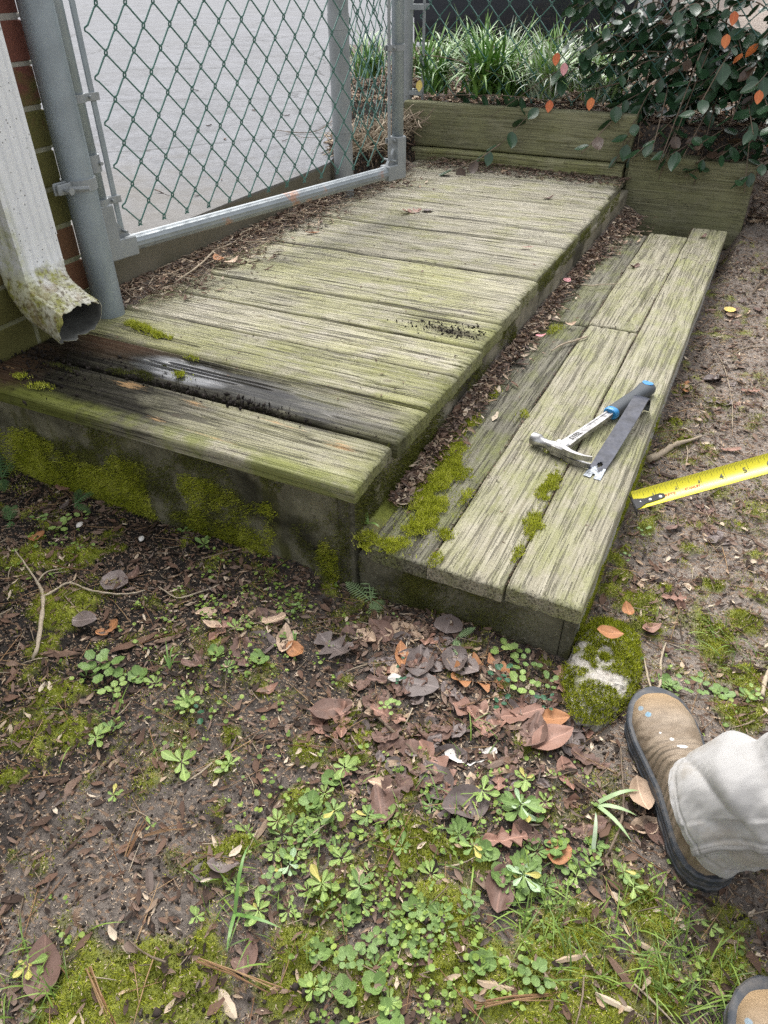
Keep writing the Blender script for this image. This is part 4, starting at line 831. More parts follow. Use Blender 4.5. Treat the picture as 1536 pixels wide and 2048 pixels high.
# dirt, bark and needles on the deck and between deck and step
def surf_litter(name, x, y, z, parent, Lr=(.004, .02), tint=None, mat='flake', lift=.004, tm=None):
    n = len(x); L = Lr[0] + (Lr[1] - Lr[0]) * rg.random(n) ** 2.2; P = np.stack([x, y, z + .001 + lift * rg.random(n)], -1)
    return scatter(name, tm or T_flake, P, np.stack([L, L * (.3 + .6 * rg.random(n)), L * .7], -1), rotm(rg.random(n) * 6.28, (rg.random(n) - .5) * .6, (rg.random(n) - .5) * .8), rg.random(n) if tint is None else tint(n), M[mat], parent=parent)
n = 5200; y = .47 + 1.95 * rg.random(n); wdt = .03 + .15 * fbm(y, y * 0, 3, 6, 3) ** 1.3 * (1 + .3 * (y > 1.5)); x = -1.065 + np.abs(rg.normal(0, 1, n)) * wdt * .8
k = x < -.7; x, y = x[k], y[k]; pile = HD + .028 * sst(-.93, -1.06, x)
surf_litter('deck_edge_litter', x, y, pile, deck, (.005, .034), lambda n: .2 + .8 * rg.random(n) ** .9)
n = 260; y = .5 + 1.8 * rg.random(n); x = -1.0 + rg.normal(0, .05, n); L = .03 + .08 * rg.random(n) ** 1.5
scatter('dry_stalks', T_stick, np.stack([x, y, HD + .012 + .022 * sst(-.93, -1.06, x)], -1), np.stack([L, L * .6, .028 + 0 * L], -1), rotm(rg.random(n) * 6.28, (rg.random(n) - .5) * .35, rg.random(n) * 3), .2 + .8 * rg.random(n), M['twig'], parent=deck)
b = MB()      # the dirt bank the litter lies on
yy = np.linspace(.46, 2.5, 80); 
for j, y_ in enumerate(yy): pass
A, B = np.meshgrid(yy, np.linspace(0, 1, 8), indexing='ij'); ww = .04 + .10 * fbm(A, A * 0, 3, 5, 3); X_ = -1.064 + B * ww; Z_ = HD - .006 + .034 * (1 - B) ** 1.5 + (fbm(A, X_, 3, 40, 2) - .5) * .012
ii = np.arange(A.size).reshape(A.shape); Fq = np.stack([ii[:-1, :-1], ii[:-1, 1:], ii[1:, 1:], ii[1:, :-1]], -1).reshape(-1, 4)
o = link('soil_bank', np_mesh('soil_bank', np.stack([X_, A, Z_], -1).reshape(-1, 3), [Fq], M['soil'], True, {'moss': np.zeros(A.size), 'dry': np.full(A.size, .75)})); P_(o, deck)['kind'] = 'stuff'
A, B = np.meshgrid(np.linspace(.0, 2.62, 160), np.linspace(0, 1, 9), indexing='ij'); ww = (.018 + .045 * fbm(A, A * 0, 3, 4, 7)) * (1 + .8 * sst(1.9, 2.4, A)); X_ = -.012 + B * ww; Z_ = HS - .008 + (.014 + .022 * sst(.1, .6, A)) * (1 - B) ** 1.4 + (fbm(A, X_, 3, 45, 6) - .5) * .014
ii = np.arange(A.size).reshape(A.shape); Fq = np.stack([ii[:-1, :-1], ii[:-1, 1:], ii[1:, 1:], ii[1:, :-1]], -1).reshape(-1, 4)
o = link('soil_bank', np_mesh('soil_bank', np.stack([X_, A, Z_], -1).reshape(-1, 3), [Fq], M['soil'], True, {'moss': np.clip(fbm(A, X_, 3, 9, 3) * .9 * sst(.8, .2, A), 0, 1).ravel(), 'dry': np.full(A.size, .6)})); P_(o, step)['kind'] = 'stuff'
n = 4200; y = .12 + 2.45 * rg.random(n); x = .0 + np.abs(rg.normal(0, 1, n)) * (.022 + .03 * sst(1.7, 2.3, y)); k = (x < .4); x, y = x[k], y[k]
surf_litter('step_edge_litter', x, y, HS + .026 * sst(.06, .0, x) * sst(0, .5, y), step, (.005, .036), lambda n: .15 + .85 * rg.random(n) ** .85)
n = 2200; x = -1.0 + .98 * rg.random(n); y = 2.44 + .20 * rg.random(n) ** .6; surf_litter('deck_end_litter', x, y, HD + .012 * sst(2.5, 2.64, y) * sst(-.3, -.9, x), deck, (.006, .03), lambda n: rg.random(n) * .9)
n = 1500; x = -1.0 + .98 * rg.random(n); y = .2 + 2.3 * rg.random(n); k = fbm(x, y, 4, 4.5, 91) > .44; surf_litter('crumbs_on_deck', x[k], y[k], HD, deck, (.002, .013), lambda n: rg.random(n) * .62, lift=.001)
n = 2600; x = np.concatenate([rg.normal(-.10, .07, n // 3), rg.normal(-.42, .18, n // 3), rg.normal(-.9, .09, n // 3)]); y = np.concatenate([rg.normal(.725, .026, n // 3), .158 + rg.normal(0, .012, n // 3), rg.normal(.13, .05, n // 3)])
k = (x < -.02) & (x > -1.03); x, y = x[k], y[k]; n = len(x); s = .001 + .0055 * rg.random(n) ** 3; s[x > -.25] *= .75
scatter('wet_dirt', T_crumb + T_flake, np.stack([x, y, np.full(n, HD + .0005)], -1), np.stack([s * 1.5, s, s * .6], -1), rotm(rg.random(n) * 6.28, rg.random(n) * 3, rg.random(n) * 3), rg.random(n) * .4, M['crumb'], parent=deck)
n = 900; x = .02 + .41 * rg.random(n); y = 2.46 * rg.random(n) ** .8; k = (fbm(x, y, 4, 6, 95) + .2 * sst(1.9, 2.4, y)) > .5; surf_litter('crumbs_on_step', x[k], y[k], HS, step, (.002, .012), lambda n: rg.random(n) * .8, lift=.001)
n = 1600; y = 2.49 * rg.random(n); x = np.where(rg.random(n) < .5, .3007, .149) + rg.normal(0, .0022, n); k = fbm(x * 0, y, 3, 7, 5) > .4
surf_litter('gap_litter', x[k], y[k], HS - .005, step, (.003, .009), lambda n: rg.random(n) * .7, lift=.003)
# bed behind the fence
n = 26000; x = -1.9 + 3.6 * rg.random(n); y = 2.76 + 4.2 * rg.random(n) ** 1.4; k = (x > drive_line_x(y)) & ~((x < .5) & (y < 2.76)) & ~((x < -.55) & (y > 5.2)); x, y = x[k], y[k]; n = len(x)
L = .012 + .045 * rg.random(n) ** 1.5; P = np.stack([x, y, gz(x, y) + .006], -1)
scatter('bed_leaf_litter', T_flake, P, np.stack([L, L * (.4 + .5 * rg.random(n)), L * .9], -1), rotm(rg.random(n) * 6.28, (rg.random(n) - .5) * .8, (rg.random(n) - .5) * 1.), .35 + .65 * rg.random(n) ** .7, M['flake'])
n = 500; t = rg.random(n); y = 1.93 + .8 * t; x = -1.09 - .1 * t + rg.normal(0, .06, n) + .03; L = .05 + .12 * rg.random(n)
scatter('dry_stalks', T_stick, np.stack([x, y, .40 + .05 * rg.random(n)], -1), np.stack([L, L * .6, .03 + 0 * L], -1), rotm(rg.random(n) * 6.28, (rg.random(n) - .5) * 1.6, rg.random(n) * 3), .4 + .6 * rg.random(n), M['twig'])
n = 1500; x = -1.10 + rg.normal(0, .07, n) - .0; y = 1.9 + .85 * rg.random(n); L = .015 + .04 * rg.random(n); surf_litter('heap_litter', x, y, gz(x, y) + .02, None, (.015, .05), lambda n: .2 + .8 * rg.random(n), lift=.03)
n = 260; x = -3.2 + 2.1 * rg.random(n); y = .9 + 3.4 * rg.random(n); wq = np.exp(-(x + 1.07) ** 2 / .18) + .12; k = rg.random(n) < wq; surf_litter('leaves_on_driveway', x[k], y[k], .389, None, (.01, .05), lambda n: .15 + .5 * rg.random(n), lift=.003)

# ------------------------------------------------------------------ leaf shapes
def leaf_mesh(name, kind, L, W, mat, curl=.3, fold=.2, seed=0, crinkle=.06, nt=None, nc=5):
    r = np.random.default_rng(seed + 900); nt = nt or {'oak': 38, 'lobed': 16}.get(kind, 10)
    t = np.linspace(0, 1, nt)
    if kind == 'oval': w_ = np.sin(math.pi * t ** .85) ** .8
    elif kind == 'oak': tr = np.abs(((t * 3.6 + .1) % 1) * 2 - 1); w_ = (np.sin(math.pi * np.clip(t, .02, .985) ** .9) ** .55) * (.20 + .80 * (1 - tr) ** .9) 
    elif kind == 'spoon': w_ = .16 + 1. * np.clip(np.sin(math.pi * (t * .93 + .07) ** 2.2), 0, 1) ** .9; w_[-1] = .05
    elif kind == 'round' and crinkle > .08: w_ = np.sin(math.pi * t ** .75) ** .6
    elif kind == 'round': w_ = np.sqrt(np.clip(1 - (2 * t - 1) ** 2, 0, 1))
    elif kind == 'lobed': w_ = np.sqrt(np.clip(1 - (2 * t - 1) ** 2, 0, 1)) * (.84 + .16 * np.cos(t * 2 * math.pi * 4))
    elif kind == 'shard': w_ = .5 + .5 * r.random(nt); w_[0] = .2; w_[-1] = .25
    else: w_ = np.sin(math.pi * t)
    if kind in ('oval', 'round'): w_ = w_ * (1 + .28 * (fbm(t * 5 + seed, t * 0, 3, 1, seed) - .5))
    w_ = np.maximum(w_, .02); cc = np.linspace(-1, 1, nc); T, Cc = np.meshgrid(t, cc, indexing='ij'); x = (T - .0) * L
    sweep = .13 * L * np.abs(Cc) * (1 if kind == 'oak' else 0) * np.sin(math.pi * T)
    y = Cc * w_[:, None] * W / 2; z = fold * np.abs(y) + curl * L * (T - .5) ** 2 * 1.6 - curl * L * .2
    z = z + (fbm(x / L * 3 + seed, y / L * 7 + x / L * 2, 3, 1, seed) - .5) * crinkle * L * .8
    V = np.stack([x + sweep, y + .03 * L * np.sin(T * 3 + seed), z], -1).reshape(-1, 3); ii = np.arange(nt * nc).reshape(nt, nc)
    F = np.stack([ii[:-1, :-1], ii[1:, :-1], ii[1:, 1:], ii[:-1, 1:]], -1).reshape(-1, 4)
    return np_mesh(name, V, [F], mat, True)
def surf_at(u, v, z=0.):
    p = at(u, v, z=z)
    if z == 0.:
        for _ in range(3): h = float(gz(p[0], p[1])[0]); p = at(u, v, z=h)
    return p
def imgdir(u, v, a, z=0., L=20):
    """heading on the ground of a direction seen in the picture (a in degrees, 0 = right, 90 = up)"""
    p = at(u, v, z=z); q = at(u + L * math.cos(math.radians(a)), v - L * math.sin(math.radians(a)), z=z); return math.atan2(q[1] - p[1], q[0] - p[0])
# single dry leaves one can point to: (u, v, kind, material, length m, width m, direction, curl, surface z, label)
LEAVES = [
 (902, 1362, 'oak', 'l_orange', .095, .085, 8, .25, 0, 'large orange brown oak leaf with a hole lying against the low step front'),
 (905, 1418, 'oak', 'l_red', .085, .055, -20, .3, 0, 'reddish oak leaf with pointed lobes below the large orange oak leaf'),
 (838, 1490, 'oak', 'l_red', .085, .042, -50, .3, 0, 'narrow reddish oak leaf hanging toward the thin brown stick'),
 (578, 1290, 'oval', 'l_orange', .042, .026, -45, .5, 0, 'folded orange leaf alone on the dark soil below the deck front'),
 (1000, 1440, 'shard', 'l_red', .07, .034, 12, .1, 0, 'torn flat reddish leaf with a pale corner beside the lobed weeds'),
 (1072, 1442, 'oval', 'l_orange', .052, .030, 3, .15, 0, 'smooth tan orange oval leaf right of the torn flat leaf'),
 (1062, 1500, 'oval', 'l_red', .072, .040, 22, .15, 0, 'broad oval reddish leaf nearest the boot toe, wider than its neighbours'),
 (1120, 1520, 'oval', 'l_red', .055, .028, -70, .3, 0, 'oval reddish leaf standing below the broad one near the boot'),
 (1192, 1266, 'oval', 'l_orange', .042, .024, -8, .25, .055, 'orange brown oval leaf lying on the mossy concrete lump'),
 (1250, 1210, 'oval', 'l_orange', .034, .018, -65, .6, .03, 'small curled orange leaf standing in the moss beside the step side'),
 (1282, 1262, 'oval', 'l_red', .036, .02, 10, .3, 0, 'small reddish leaf right of the mossy concrete lump'),
 (1090, 1712, 'round', 'l_orange', .036, .034, 10, .4, 0, 'round bright orange leaf left of the boot heel among weeds'),
 (1075, 1585, 'oval', 'l_brown', .034, .02, -60, .5, 0, 'curled brown leaf standing in the weed cluster left of the boot'),
 (1270, 1560, 'oval', 'l_tan', .05, .034, -70, .4, .01, 'tan leaf pinned beside the boot sole instep'),
 (1285, 1660, 'oval', 'l_brown', .045, .028, -25, .3, 0, 'flat brown leaf touching the boot sole near the heel'),
 (890, 1520, 'shard', 'l_white', .075, .03, 4, .3, 0, 'pale whitish crumpled leaf in the leaf litter left of the boot'),
 (940, 1550, 'oval', 'l_tan', .06, .02, -75, .3, 0, 'long pale tan leaf lying below the whitish crumpled leaf'),
 (640, 1275, 'oak', 'l_grey', .07, .06, -40, .35, 0, 'crumpled grey brown oak leaf right of the folded orange leaf'),
 (695, 1260, 'oval', 'l_brown', .06, .03, -80, .5, 0, 'upright curled brown leaf below the small fern'),
 (770, 1262, 'oval', 'l_tan', .06, .03, -5, .2, 0, 'pale tan leaf with a green seedling on it in front of the step'),
 (800, 1290, 'oval', 'l_orange', .06, .022, -85, .2, 0, 'narrow orange brown leaf pointing down between grey leaves'),
 (845, 1322, 'round', 'l_grey', .055, .05, 0, .25, 0, 'round dark grey wet leaf left of the large orange oak leaf'),
 (905, 1322, 'round', 'l_grey', .05, .045, -30, .25, 0, 'dark purplish wet leaf touching the large orange oak leaf'),
 (890, 1270, 'round', 'l_grey', .045, .05, 70, .2, 0, 'pale grey leaf leaning against the low step riser'),
 (805, 1365, 'round', 'l_grey', .06, .052, -15, .25, 0, 'light grey wet leaf right of the white shell'),
 (515, 1225, 'oak', 'l_brown', .062, .042, -35, .4, 0, 'torn brown oak leaf by the clover left of the folded orange leaf'),
 (525, 1250, 'shard', 'l_tan', .042, .022, 15, .3, 0, 'pale tan leaf scrap under the torn brown oak leaf'),
 (205, 1160, 'round', 'l_grey', .055, .05, -10, .2, 0, 'flat purplish grey leaf between the moss cushions below the deck'),
 (252, 1165, 'oval', 'l_brown', .04, .02, 45, .6, 0, 'rolled brown leaf touching the purplish grey leaf'),
 (120, 985, 'round', 'l_red', .05, .04, 40, .3, 0, 'wrinkled dark red leaf under the left end of the deck front'),
 (60, 1085, 'shard', 'l_orange', .034, .02, 30, .3, 0, 'small orange leaf scrap above the leftmost moss cushion'),
 (195, 1275, 'shard', 'l_orange', .042, .025, 30, .5, 0, 'orange curled leaf scrap left of the bark strips'),
 (145, 1245, 'round', 'l_grey', .045, .034, 0, .2, 0, 'slate coloured wet leaf at the edge of the moss under the forked twig'),
 (415, 1735, 'oval', 'l_grey', .040, .022, 5, .3, 0, 'grey brown leaf with a point above another in the lower left soil'),
 (395, 1770, 'oval', 'l_grey', .036, .024, 60, .3, 0, 'grey brown leaf leaning down, the lower of two in the bare soil'),
 (490, 1960, 'oval', 'l_brown', .060, .030, 95, .25, 0, 'pointed brown leaf upright between moss cushions at the bottom'),
 (75, 2010, 'oval', 'l_brown', .070, .040, 80, .2, 0, 'large dull brown leaf in the bottom left corner grass'),
 (515, 1390, 'oval', 'l_red', .036, .016, 20, .6, 0, 'glossy rolled red brown leaf alone on soil above the big rosette'),
 (805, 428, 'oak', 'l_red', .075, .05, 10, .3, HD, 'reddish dry leaf lying on the middle of the far deck boards'),
 (845, 425, 'round', 'l_grey', .045, .03, 10, .3, HD, 'grey leaf touching the reddish leaf on the far deck boards'),
 (430, 515, 'oval', 'l_orange', .055, .028, -30, .4, HD + .02, 'orange brown leaf on the litter along the gate side of the deck'),
 (450, 530, 'oval', 'l_tan', .052, .024, 20, .4, HD + .01, 'ribbed tan leaf beside the orange one at the deck litter edge'),
 (610, 468, 'oval', 'l_orange', .048, .013, 4, .2, HD, 'slim orange leaf alone on the boards below the gate rail'),
 (545, 465, 'round', 'l_grey', .03, .02, 10, .3, HD, 'small grey leaf left of the slim orange leaf below the gate rail'),
 (1040, 497, 'oval', 'l_red', .042, .010, 2, .2, HD, 'thin red leaf sliver on the far boards near the right edge'),
 (1085, 398, 'oval', 'l_brown', .042, .02, 2, .6, HD, 'dark curled leaf on the last deck boards near the timbers'),
 (1262, 537, 'shard', 'l_brown', .042, .022, 20, .5, HS, 'dark crumpled scrap on the middle step board at the far end'),
 (1400, 478, 'shard', 'l_brown', .034, .018, 20, .5, HS, 'black scrap on the far end of the outer step board'),
 (1128, 565, 'round', 'l_pink', .028, .022, 20, .4, HS + .03, 'pink petal in the litter between deck and step'),
 (1070, 675, 'oval', 'l_pink', .030, .012, 5, .4, HS + .03, 'crimson petal lower down in the litter between deck and step'),
 (1450, 625, 'round', 'l_yellow', .040, .034, 10, .3, 0, 'yellow round leaf on the bare soil right of the step'),
 (1370, 790, 'oak', 'l_orange', .060, .030, 85, .3, 0, 'orange brown oak leaf upright beside the step right of the hammer'),
 (1440, 903, 'shard', 'l_red', .05, .018, 4, .2, 0, 'flat red brown scrap on the soil above the tape blade'),
 (1130, 652, 'shard', 'l_tan', .03, .014, 4, .5, HS + .004, 'light torn scrap beside the cross joint of the step boards'),
]
LM = {}
for i, (u, v, kind, mt, L, W, a, curl, z, lab) in enumerate(LEAVES):
    p = surf_at(u, v, z); me = leaf_mesh('dry_leaf', kind, L * 1.12, W * 1.2, M[mt], curl * (.4 if kind == 'round' else 1.2), .26 if kind != 'round' else .1, i, .17, None, 9)
    hd = imgdir(u, v, a, 0 if z == 0 else z); q = Vector((p[0], p[1], p[2] + .006)) - Vector((math.cos(hd), math.sin(hd), 0)) * L * .15 * 0
    o = link({'oak': 'oak_leaf'}.get(kind, 'dry_leaf'), me, None, q, (random.uniform(-.12, .12), random.uniform(-.1, .05), hd))
    tag(o, lab, 'leaf', 'single dry leaves')
# many more of the fallen leaves in the litter bed, alike
pool = []
for i in range(14):
    kind = ('oval', 'round', 'shard', 'oak', 'oval', 'shard', 'oval')[i % 7]; mt = ('l_brown', 'l_grey', 'l_brown', 'l_red', 'l_grey', 'l_brown', 'l_tan')[i % 7]
    L = .030 + .010 * (i % 4); pool.append((leaf_mesh('fallen_leaf', kind, L, L * (.5 + .1 * (i % 3)), M[mt], .35, .3, 60 + i, .34, 16, 9), mt))
LB = [(780, 1310, 130, 1.2), (880, 1380, 130, 1.0), (950, 1500, 150, 1.1), (1130, 1450, 110, 1.0), (760, 1480, 110, .9), (1050, 1640, 130, .5), (160, 1000, 120, .6), (60, 1010, 60, .6), (480, 1270, 130, .5), (1240, 1600, 70, .8), (1350, 1010, 90, .7), (1320, 1180, 70, .7), (1430, 780, 140, .5), (1290, 930, 40, .8), (1480, 620, 120, .5), (1400, 1090, 120, .4), (820, 1580, 110, .6)]
x, y = clumped(250, LB); k = ~under(x, y); x, y = x[k], y[k]
LABS = {'l_brown': 'small curled brown leaf lying in the leaf litter on the soil', 'l_grey': 'small wet grey leaf lying in the leaf litter on the soil', 'l_red': 'small reddish leaf with lobes lying in the leaf litter on the soil', 'l_tan': 'small pale tan leaf lying in the leaf litter on the soil'}
for i in range(len(x)):
    me, mt = pool[random.randrange(14)]; s = random.uniform(.7, 1.35)
    o = link('fallen_leaf', me, None, (x[i], y[i], float(gz(x[i], y[i])[0]) + .003), (random.uniform(-.25, .25), random.uniform(-.2, .2), random.uniform(0, 6.28)), s)
    tag(o, LABS[mt], 'leaf', {'l_brown': 'brown leaves in the litter', 'l_grey': 'grey leaves in the litter', 'l_red': 'reddish leaves in the litter', 'l_tan': 'tan leaves in the litter'}[mt])

# ------------------------------------------------------------------ twigs and roots
def stick(name, pts, r, label, cat='twig', z=0., up=.006, t=.8, branches=()):
    b = MB()
    for q, rr in [(pts, r)] + list(branches):
        P = []
        for k, e in enumerate(q):
            zz = z + (e[2] if len(e) > 2 else 0); p = surf_at(e[0], e[1], zz); P.append((p[0], p[1], p[2] + up))
        c, ro = poly_tube(P, rr, 6); wob = np.random.default_rng(len(c)); b.tube(c + wob.normal(0, .0004, c.shape), ro * (1 + .15 * wob.normal(0, 1, len(ro))), 7, t)
    o = b.build(name, M['twig'], smooth=True); tag(o, label, cat); return o
stick('forked_twig', [(68, 1322), (78, 1290), (88, 1210), (82, 1180), (76, 1168)], [.0022, .0042, .0042, .0036, .003], 'pale forked twig lying across the moss cushion at left', t=.95,
      branches=[([(84, 1200), (110, 1186), (140, 1170), (180, 1184), (230, 1192), (270, 1190), (292, 1184)], [.0026, .0026, .0026, .002, .0018, .0015, .001]), ([(76, 1168), (95, 1148), (120, 1142), (152, 1137)], [.0018, .0016, .0012, .001]), ([(76, 1168), (50, 1130), (28, 1100)], [.0024, .0018, .0012]), ([(140, 1170), (148, 1165)], [.002, .001])])
stick('thin_stem', [(318, 1178), (345, 1195), (362, 1200), (395, 1190), (425, 1180), (440, 1172)], [.0012, .0016, .0018, .0016, .0014, .001], 'thin pale stem winding over the dark soil below the deck front', t=.95)
stick('brown_stick', [(726, 1412), (768, 1450), (820, 1500), (862, 1545), (900, 1580), (935, 1610)], [.002, .0028, .0032, .003, .0026, .0016], 'long thin brown stick lying diagonally through the leaf litter', t=.25)
stick('exposed_root', [(1296, 922, .01), (1320, 912), (1350, 893), (1378, 885), (1402, 876)], [.007, .009, .007, .004, .003], 'pale bent root touching the step side above the tape', 'root', t=.75, branches=[([(1368, 888), (1374, 905), (1372, 930)], [.002, .0018, .001])])
stick('root_twig', [(1195, 1745), (1215, 1710), (1238, 1660), (1246, 1610), (1244, 1570), (1240, 1500)], [.001, .0018, .002, .002, .0016, .001], 'thin brown twig curving along the soil left of the boot', t=.35)
stick('bent_pale_twig', [(1280, 1400), (1300, 1392), (1318, 1375), (1320, 1330), (1330, 1290)], [.003, .0034, .0026, .0022, .0012], 'bent pale twig above the boot toe', t=.9, branches=[([(1302, 1390), (1292, 1350), (1286, 1320)], [.0022, .0018, .001])])
stick('right_twig', [(1460, 715), (1490, 700), (1536, 697)], [.001, .002, .002], 'long thin twig entering from the right above the yellow tape', t=.6)
stick('fine_root', [(1430, 705), (1448, 740), (1462, 800), (1464, 860)], [.0008, .0014, .0014, .001], 'fine pale root trailing down the bare soil right of the oak leaf', t=.8)
stick('edge_stick', [(1536, 560), (1515, 575), (1505, 590)], [.004, .005, .003], 'stub of thick dead stick at the right edge', t=.3)
stick('pale_stub', [(1522, 1395), (1528, 1365), (1536, 1345)], [.004, .004, .003], 'pale woody stub at the right edge level with the boot', t=1.)
stick('step_twig', [(1102, 706), (1125, 692), (1150, 685), (1174, 677)], [.0016, .0028, .003, .0022], 'short pale twig lying across the inner step board', z=HS, t=.75)
stick('curved_step_root', [(1112, 575), (1150, 573), (1180, 577), (1200, 575), (1240, 573)], [.0012, .0022, .0024, .002, .0012], 'thin whitish root lying across the step near the pink petal', z=HS, t=.95, up=.01)
stick('hooked_step_twig', [(1165, 540), (1163, 520), (1190, 505), (1225, 500), (1245, 502)], [.0014, .002, .0024, .002, .001], 'hooked pale twig on the far left step board', z=HS, t=.8, up=.014)
stick('broken_stalk', [(1390, 455, .01), (1402, 430, .03), (1430, 412, .10), (1460, 398, .15), (1464, 370, .2), (1478, 335, .30)], [.004, .005, .005, .0045, .003, .0026], 'bare crooked stalk leaning against the retaining block', 'stalk', t=.95)
stick('litter_twig', [(352, 568), (385, 545), (410, 525), (430, 505), (465, 490), (478, 480)], [.0016, .0028, .003, .0026, .0024, .0016], 'crooked grey twig on the litter along the gate side', z=HD + .02, t=.75, branches=[([(410, 525), (440, 495), (470, 470), (500, 455)], [.0022, .002, .0018, .001])])
stick('gate_vine', [(480, 440, .05), (530, 418, .09), (600, 400, .06), (640, 385, .05)], [.0015, .0018, .0018, .001], 'dry vine tendril hanging under the gate rail', z=HD, t=.6)
stick('drive_tendril', [(545, 262), (600, 268), (640, 262), (676, 235)], [.0016, .002, .002, .0014], 'dark dry tendril lying on the concrete beside the latch post', z=.39, t=.3, branches=[([(570, 265), (610, 278), (660, 276)], [.0012, .0014, .001])])
# bark strips, chips, shells
def chip(name, u, v, L, W, a, t, label, cat, z=0., th=.0025, mat='flake'):
    p = surf_at(u, v, z); b = MB(); n = 7; xs = np.linspace(-.5, .5, n) * L; wv = W * .5 * np.array([.35, .8, 1, .9, 1, .7, .3]); r = np.random.default_rng(int(u)); V = []
    for i in range(n):
        dz = r.normal(0, .0012) + .006 * (i / 6 - .5) ** 2
        V += [(xs[i], -wv[i], dz), (xs[i], 0, dz + th), (xs[i], wv[i], dz), (xs[i], 0, dz - .0005)]
    b.add(V, [(4 * i + j, 4 * i + (j + 1) % 4, 4 * i + 4 + (j + 1) % 4, 4 * i + 4 + j) for i in range(n - 1) for j in range(4)] + [(3, 2, 1, 0), tuple(4 * n - 4 + j for j in range(4))], t)
    o = b.build(name, M[mat]); o.location = (p[0], p[1], p[2] + .004); o.rotation_euler = (random.uniform(-.1, .1), random.uniform(-.08, .08), imgdir(u, v, a, z)); return tag(o, label, cat)
chip('bark_strip', 118, 1310, .075, .016, -2, .47, 'reddish bark strip at the foot of the forked twig', 'bark')
chip('bark_strip', 270, 1288, .09, .018, 22, .40, 'longest brown bark strip on the soil below the deck front', 'bark')
chip('bark_strip', 345, 1278, .06, .012, 20, .5, 'thin orange bark strip right of the longest one', 'bark')
chip('bark_strip', 1000, 1530, .05, .012, 20, .62, 'upper of two parallel tan bark strips near the boot', 'bark')
chip('bark_strip', 1008, 1545, .045, .010, 16, .86, 'lower paler bark strip of the parallel pair near the boot', 'bark')
chip('bark_strip', 920, 1950, .0, .0, 0, .5, '', 'bark') if False else None
chip('wood_splinter', 1245, 1955, .055, .010, -50, .48, 'long brown splinter in the grass near the second boot', 'splinter')
chip('wood_splinter', 1230, 2010, .050, .008, -25, .96, 'pale splinter left of the second boot toe', 'splinter')
chip('wood_splinter', 900, 1610, .034, .009, 88, .92, 'upright pale wood chip by the stick end', 'splinter')
chip('wood_splinter', 525, 1660, .048, .010, 55, .80, 'grey weathered splinter on bare soil left of the weeds', 'splinter')
chip('wood_splinter', 990, 1975, .045, .010, -12, .9, 'pale chip above the bottom needle bundle', 'splinter')
chip('wood_splinter', 455, 2010, .045, .014, -60, .95, 'pale tan chip near the bottom middle needles', 'splinter')
chip('wood_splinter', 1300, 1900, .045, .008, -25, .93, 'tan chip on dry soil right of the moss field', 'splinter')
chip('wood_splinter', 1140, 1920, .04, .007, 12, .9, 'thin tan chip among the moss cushions', 'splinter') 
chip('wood_splinter', 300, 1765, .036, .012, -85, .7, 'short brown chip standing in the bare soil at lower left', 'splinter')
chip('wood_splinter', 720, 1755, .034, .012, -55, .9, 'tan chip in the middle of the weed patch', 'splinter')
def shell(u, v, L, label, a=0, name='white_shell'):
    p = surf_at(u, v, 0); me = leaf_mesh(name, 'oval', L, L * .6, M['l_white'], -.6, -.4, int(u), .03, 12, 7); o = link(name, me, None, (p[0], p[1], p[2] + .010), (.2, 0, imgdir(u, v, a))); return tag(o, label, 'shell')
shell(775, 1362, .028, 'smooth white shell fragment on the litter in front of the step')
shell(282, 1088, .020, 'rough white shell bit under the deck front', 60)
shell(155, 1060, .022, 'pale brown curled shell fragment near the left weeds', 40, 'curled_shell')
# mossy lump of concrete at the step corner
lump = empty('concrete_lump', (.49, .0, 0), 'pale lump of old concrete under bright moss at the step corner', 'rock')
nn, mm_ = 40, 18; V = []
for j in range(mm_):
    ph = math.pi / 2 * j / (mm_ - 1)
    for k in range(nn):
        a = 2 * math.pi * k / nn; rx, ry = .066, .125; q = 1 + .35 * (float(fbm(math.cos(a) * 2 + 5, math.sin(a) * 2, 3, 1, 3)) - .5) + .16 * (float(fbm(math.cos(a) * 6 + 5 + j, math.sin(a) * 6, 2, 1, 8)) - .5)
        V.append((.495 + rx * q * math.cos(a) * math.cos(ph) ** .5, .01 + ry * q * math.sin(a) * math.cos(ph) ** .5 - .02, -.015 + .045 * math.sin(ph) ** .8 + .012 * (float(fbm(a * 2, ph * 4, 3, 1, 5)) - .5)))
g = G('old_concrete'); P = g.pos(); n1 = g.noise(P, 60, 5, .7); n2 = g.vor(P, 90); c = g.mix(n1, (.34, .31, .26), (.66, .62, .56)); c = g.mix(g.ramp(n2, [(.1, .7), (.3, 0)]), c, (.18, .13, .10)); c = g.mix(g.ramp(g.noise(P, 22, 4), [(.5, 0), (.6, .7)]), c, (.16, .17, .04)); M['oldconc'] = g.out(c, .9, g.bump(g.mth('ADD', n1, n2), 1., .006))
b = MB(); b.add(V, [(j * nn + k, j * nn + (k + 1) % nn, (j + 1) * nn + (k + 1) % nn, (j + 1) * nn + k) for j in range(mm_ - 1) for k in range(nn)]); P_(b.build('concrete', M['oldconc'], smooth=True), lump)
VV = np.array(V); n = 26000; k = rg.integers(0, len(VV), n); pp = VV[k] + rg.normal(0, .0035, (n, 3)) * [1, 1, .25]; keep = (fbm(pp[:, 0], pp[:, 1], 3, 20, 77) + .14 * (pp[:, 1] > .02) + .10 * (pp[:, 1] < -.05) > .37) & (pp[:, 2] > .0); pp = pp[keep]; n = len(pp)
scatter('moss', T_blade, pp, .005 + .005 * rg.random(n), rotm(rg.random(n) * 6.28, (rg.random(n) - .5) * 1.5, (rg.random(n) - .5) * 1.5), np.clip(.3 + .4 * fbm(pp[:, 0], pp[:, 1], 2, 60, 4) + (rg.random(n) - .5) * .5, 0, 1), M['moss'], parent=lump)

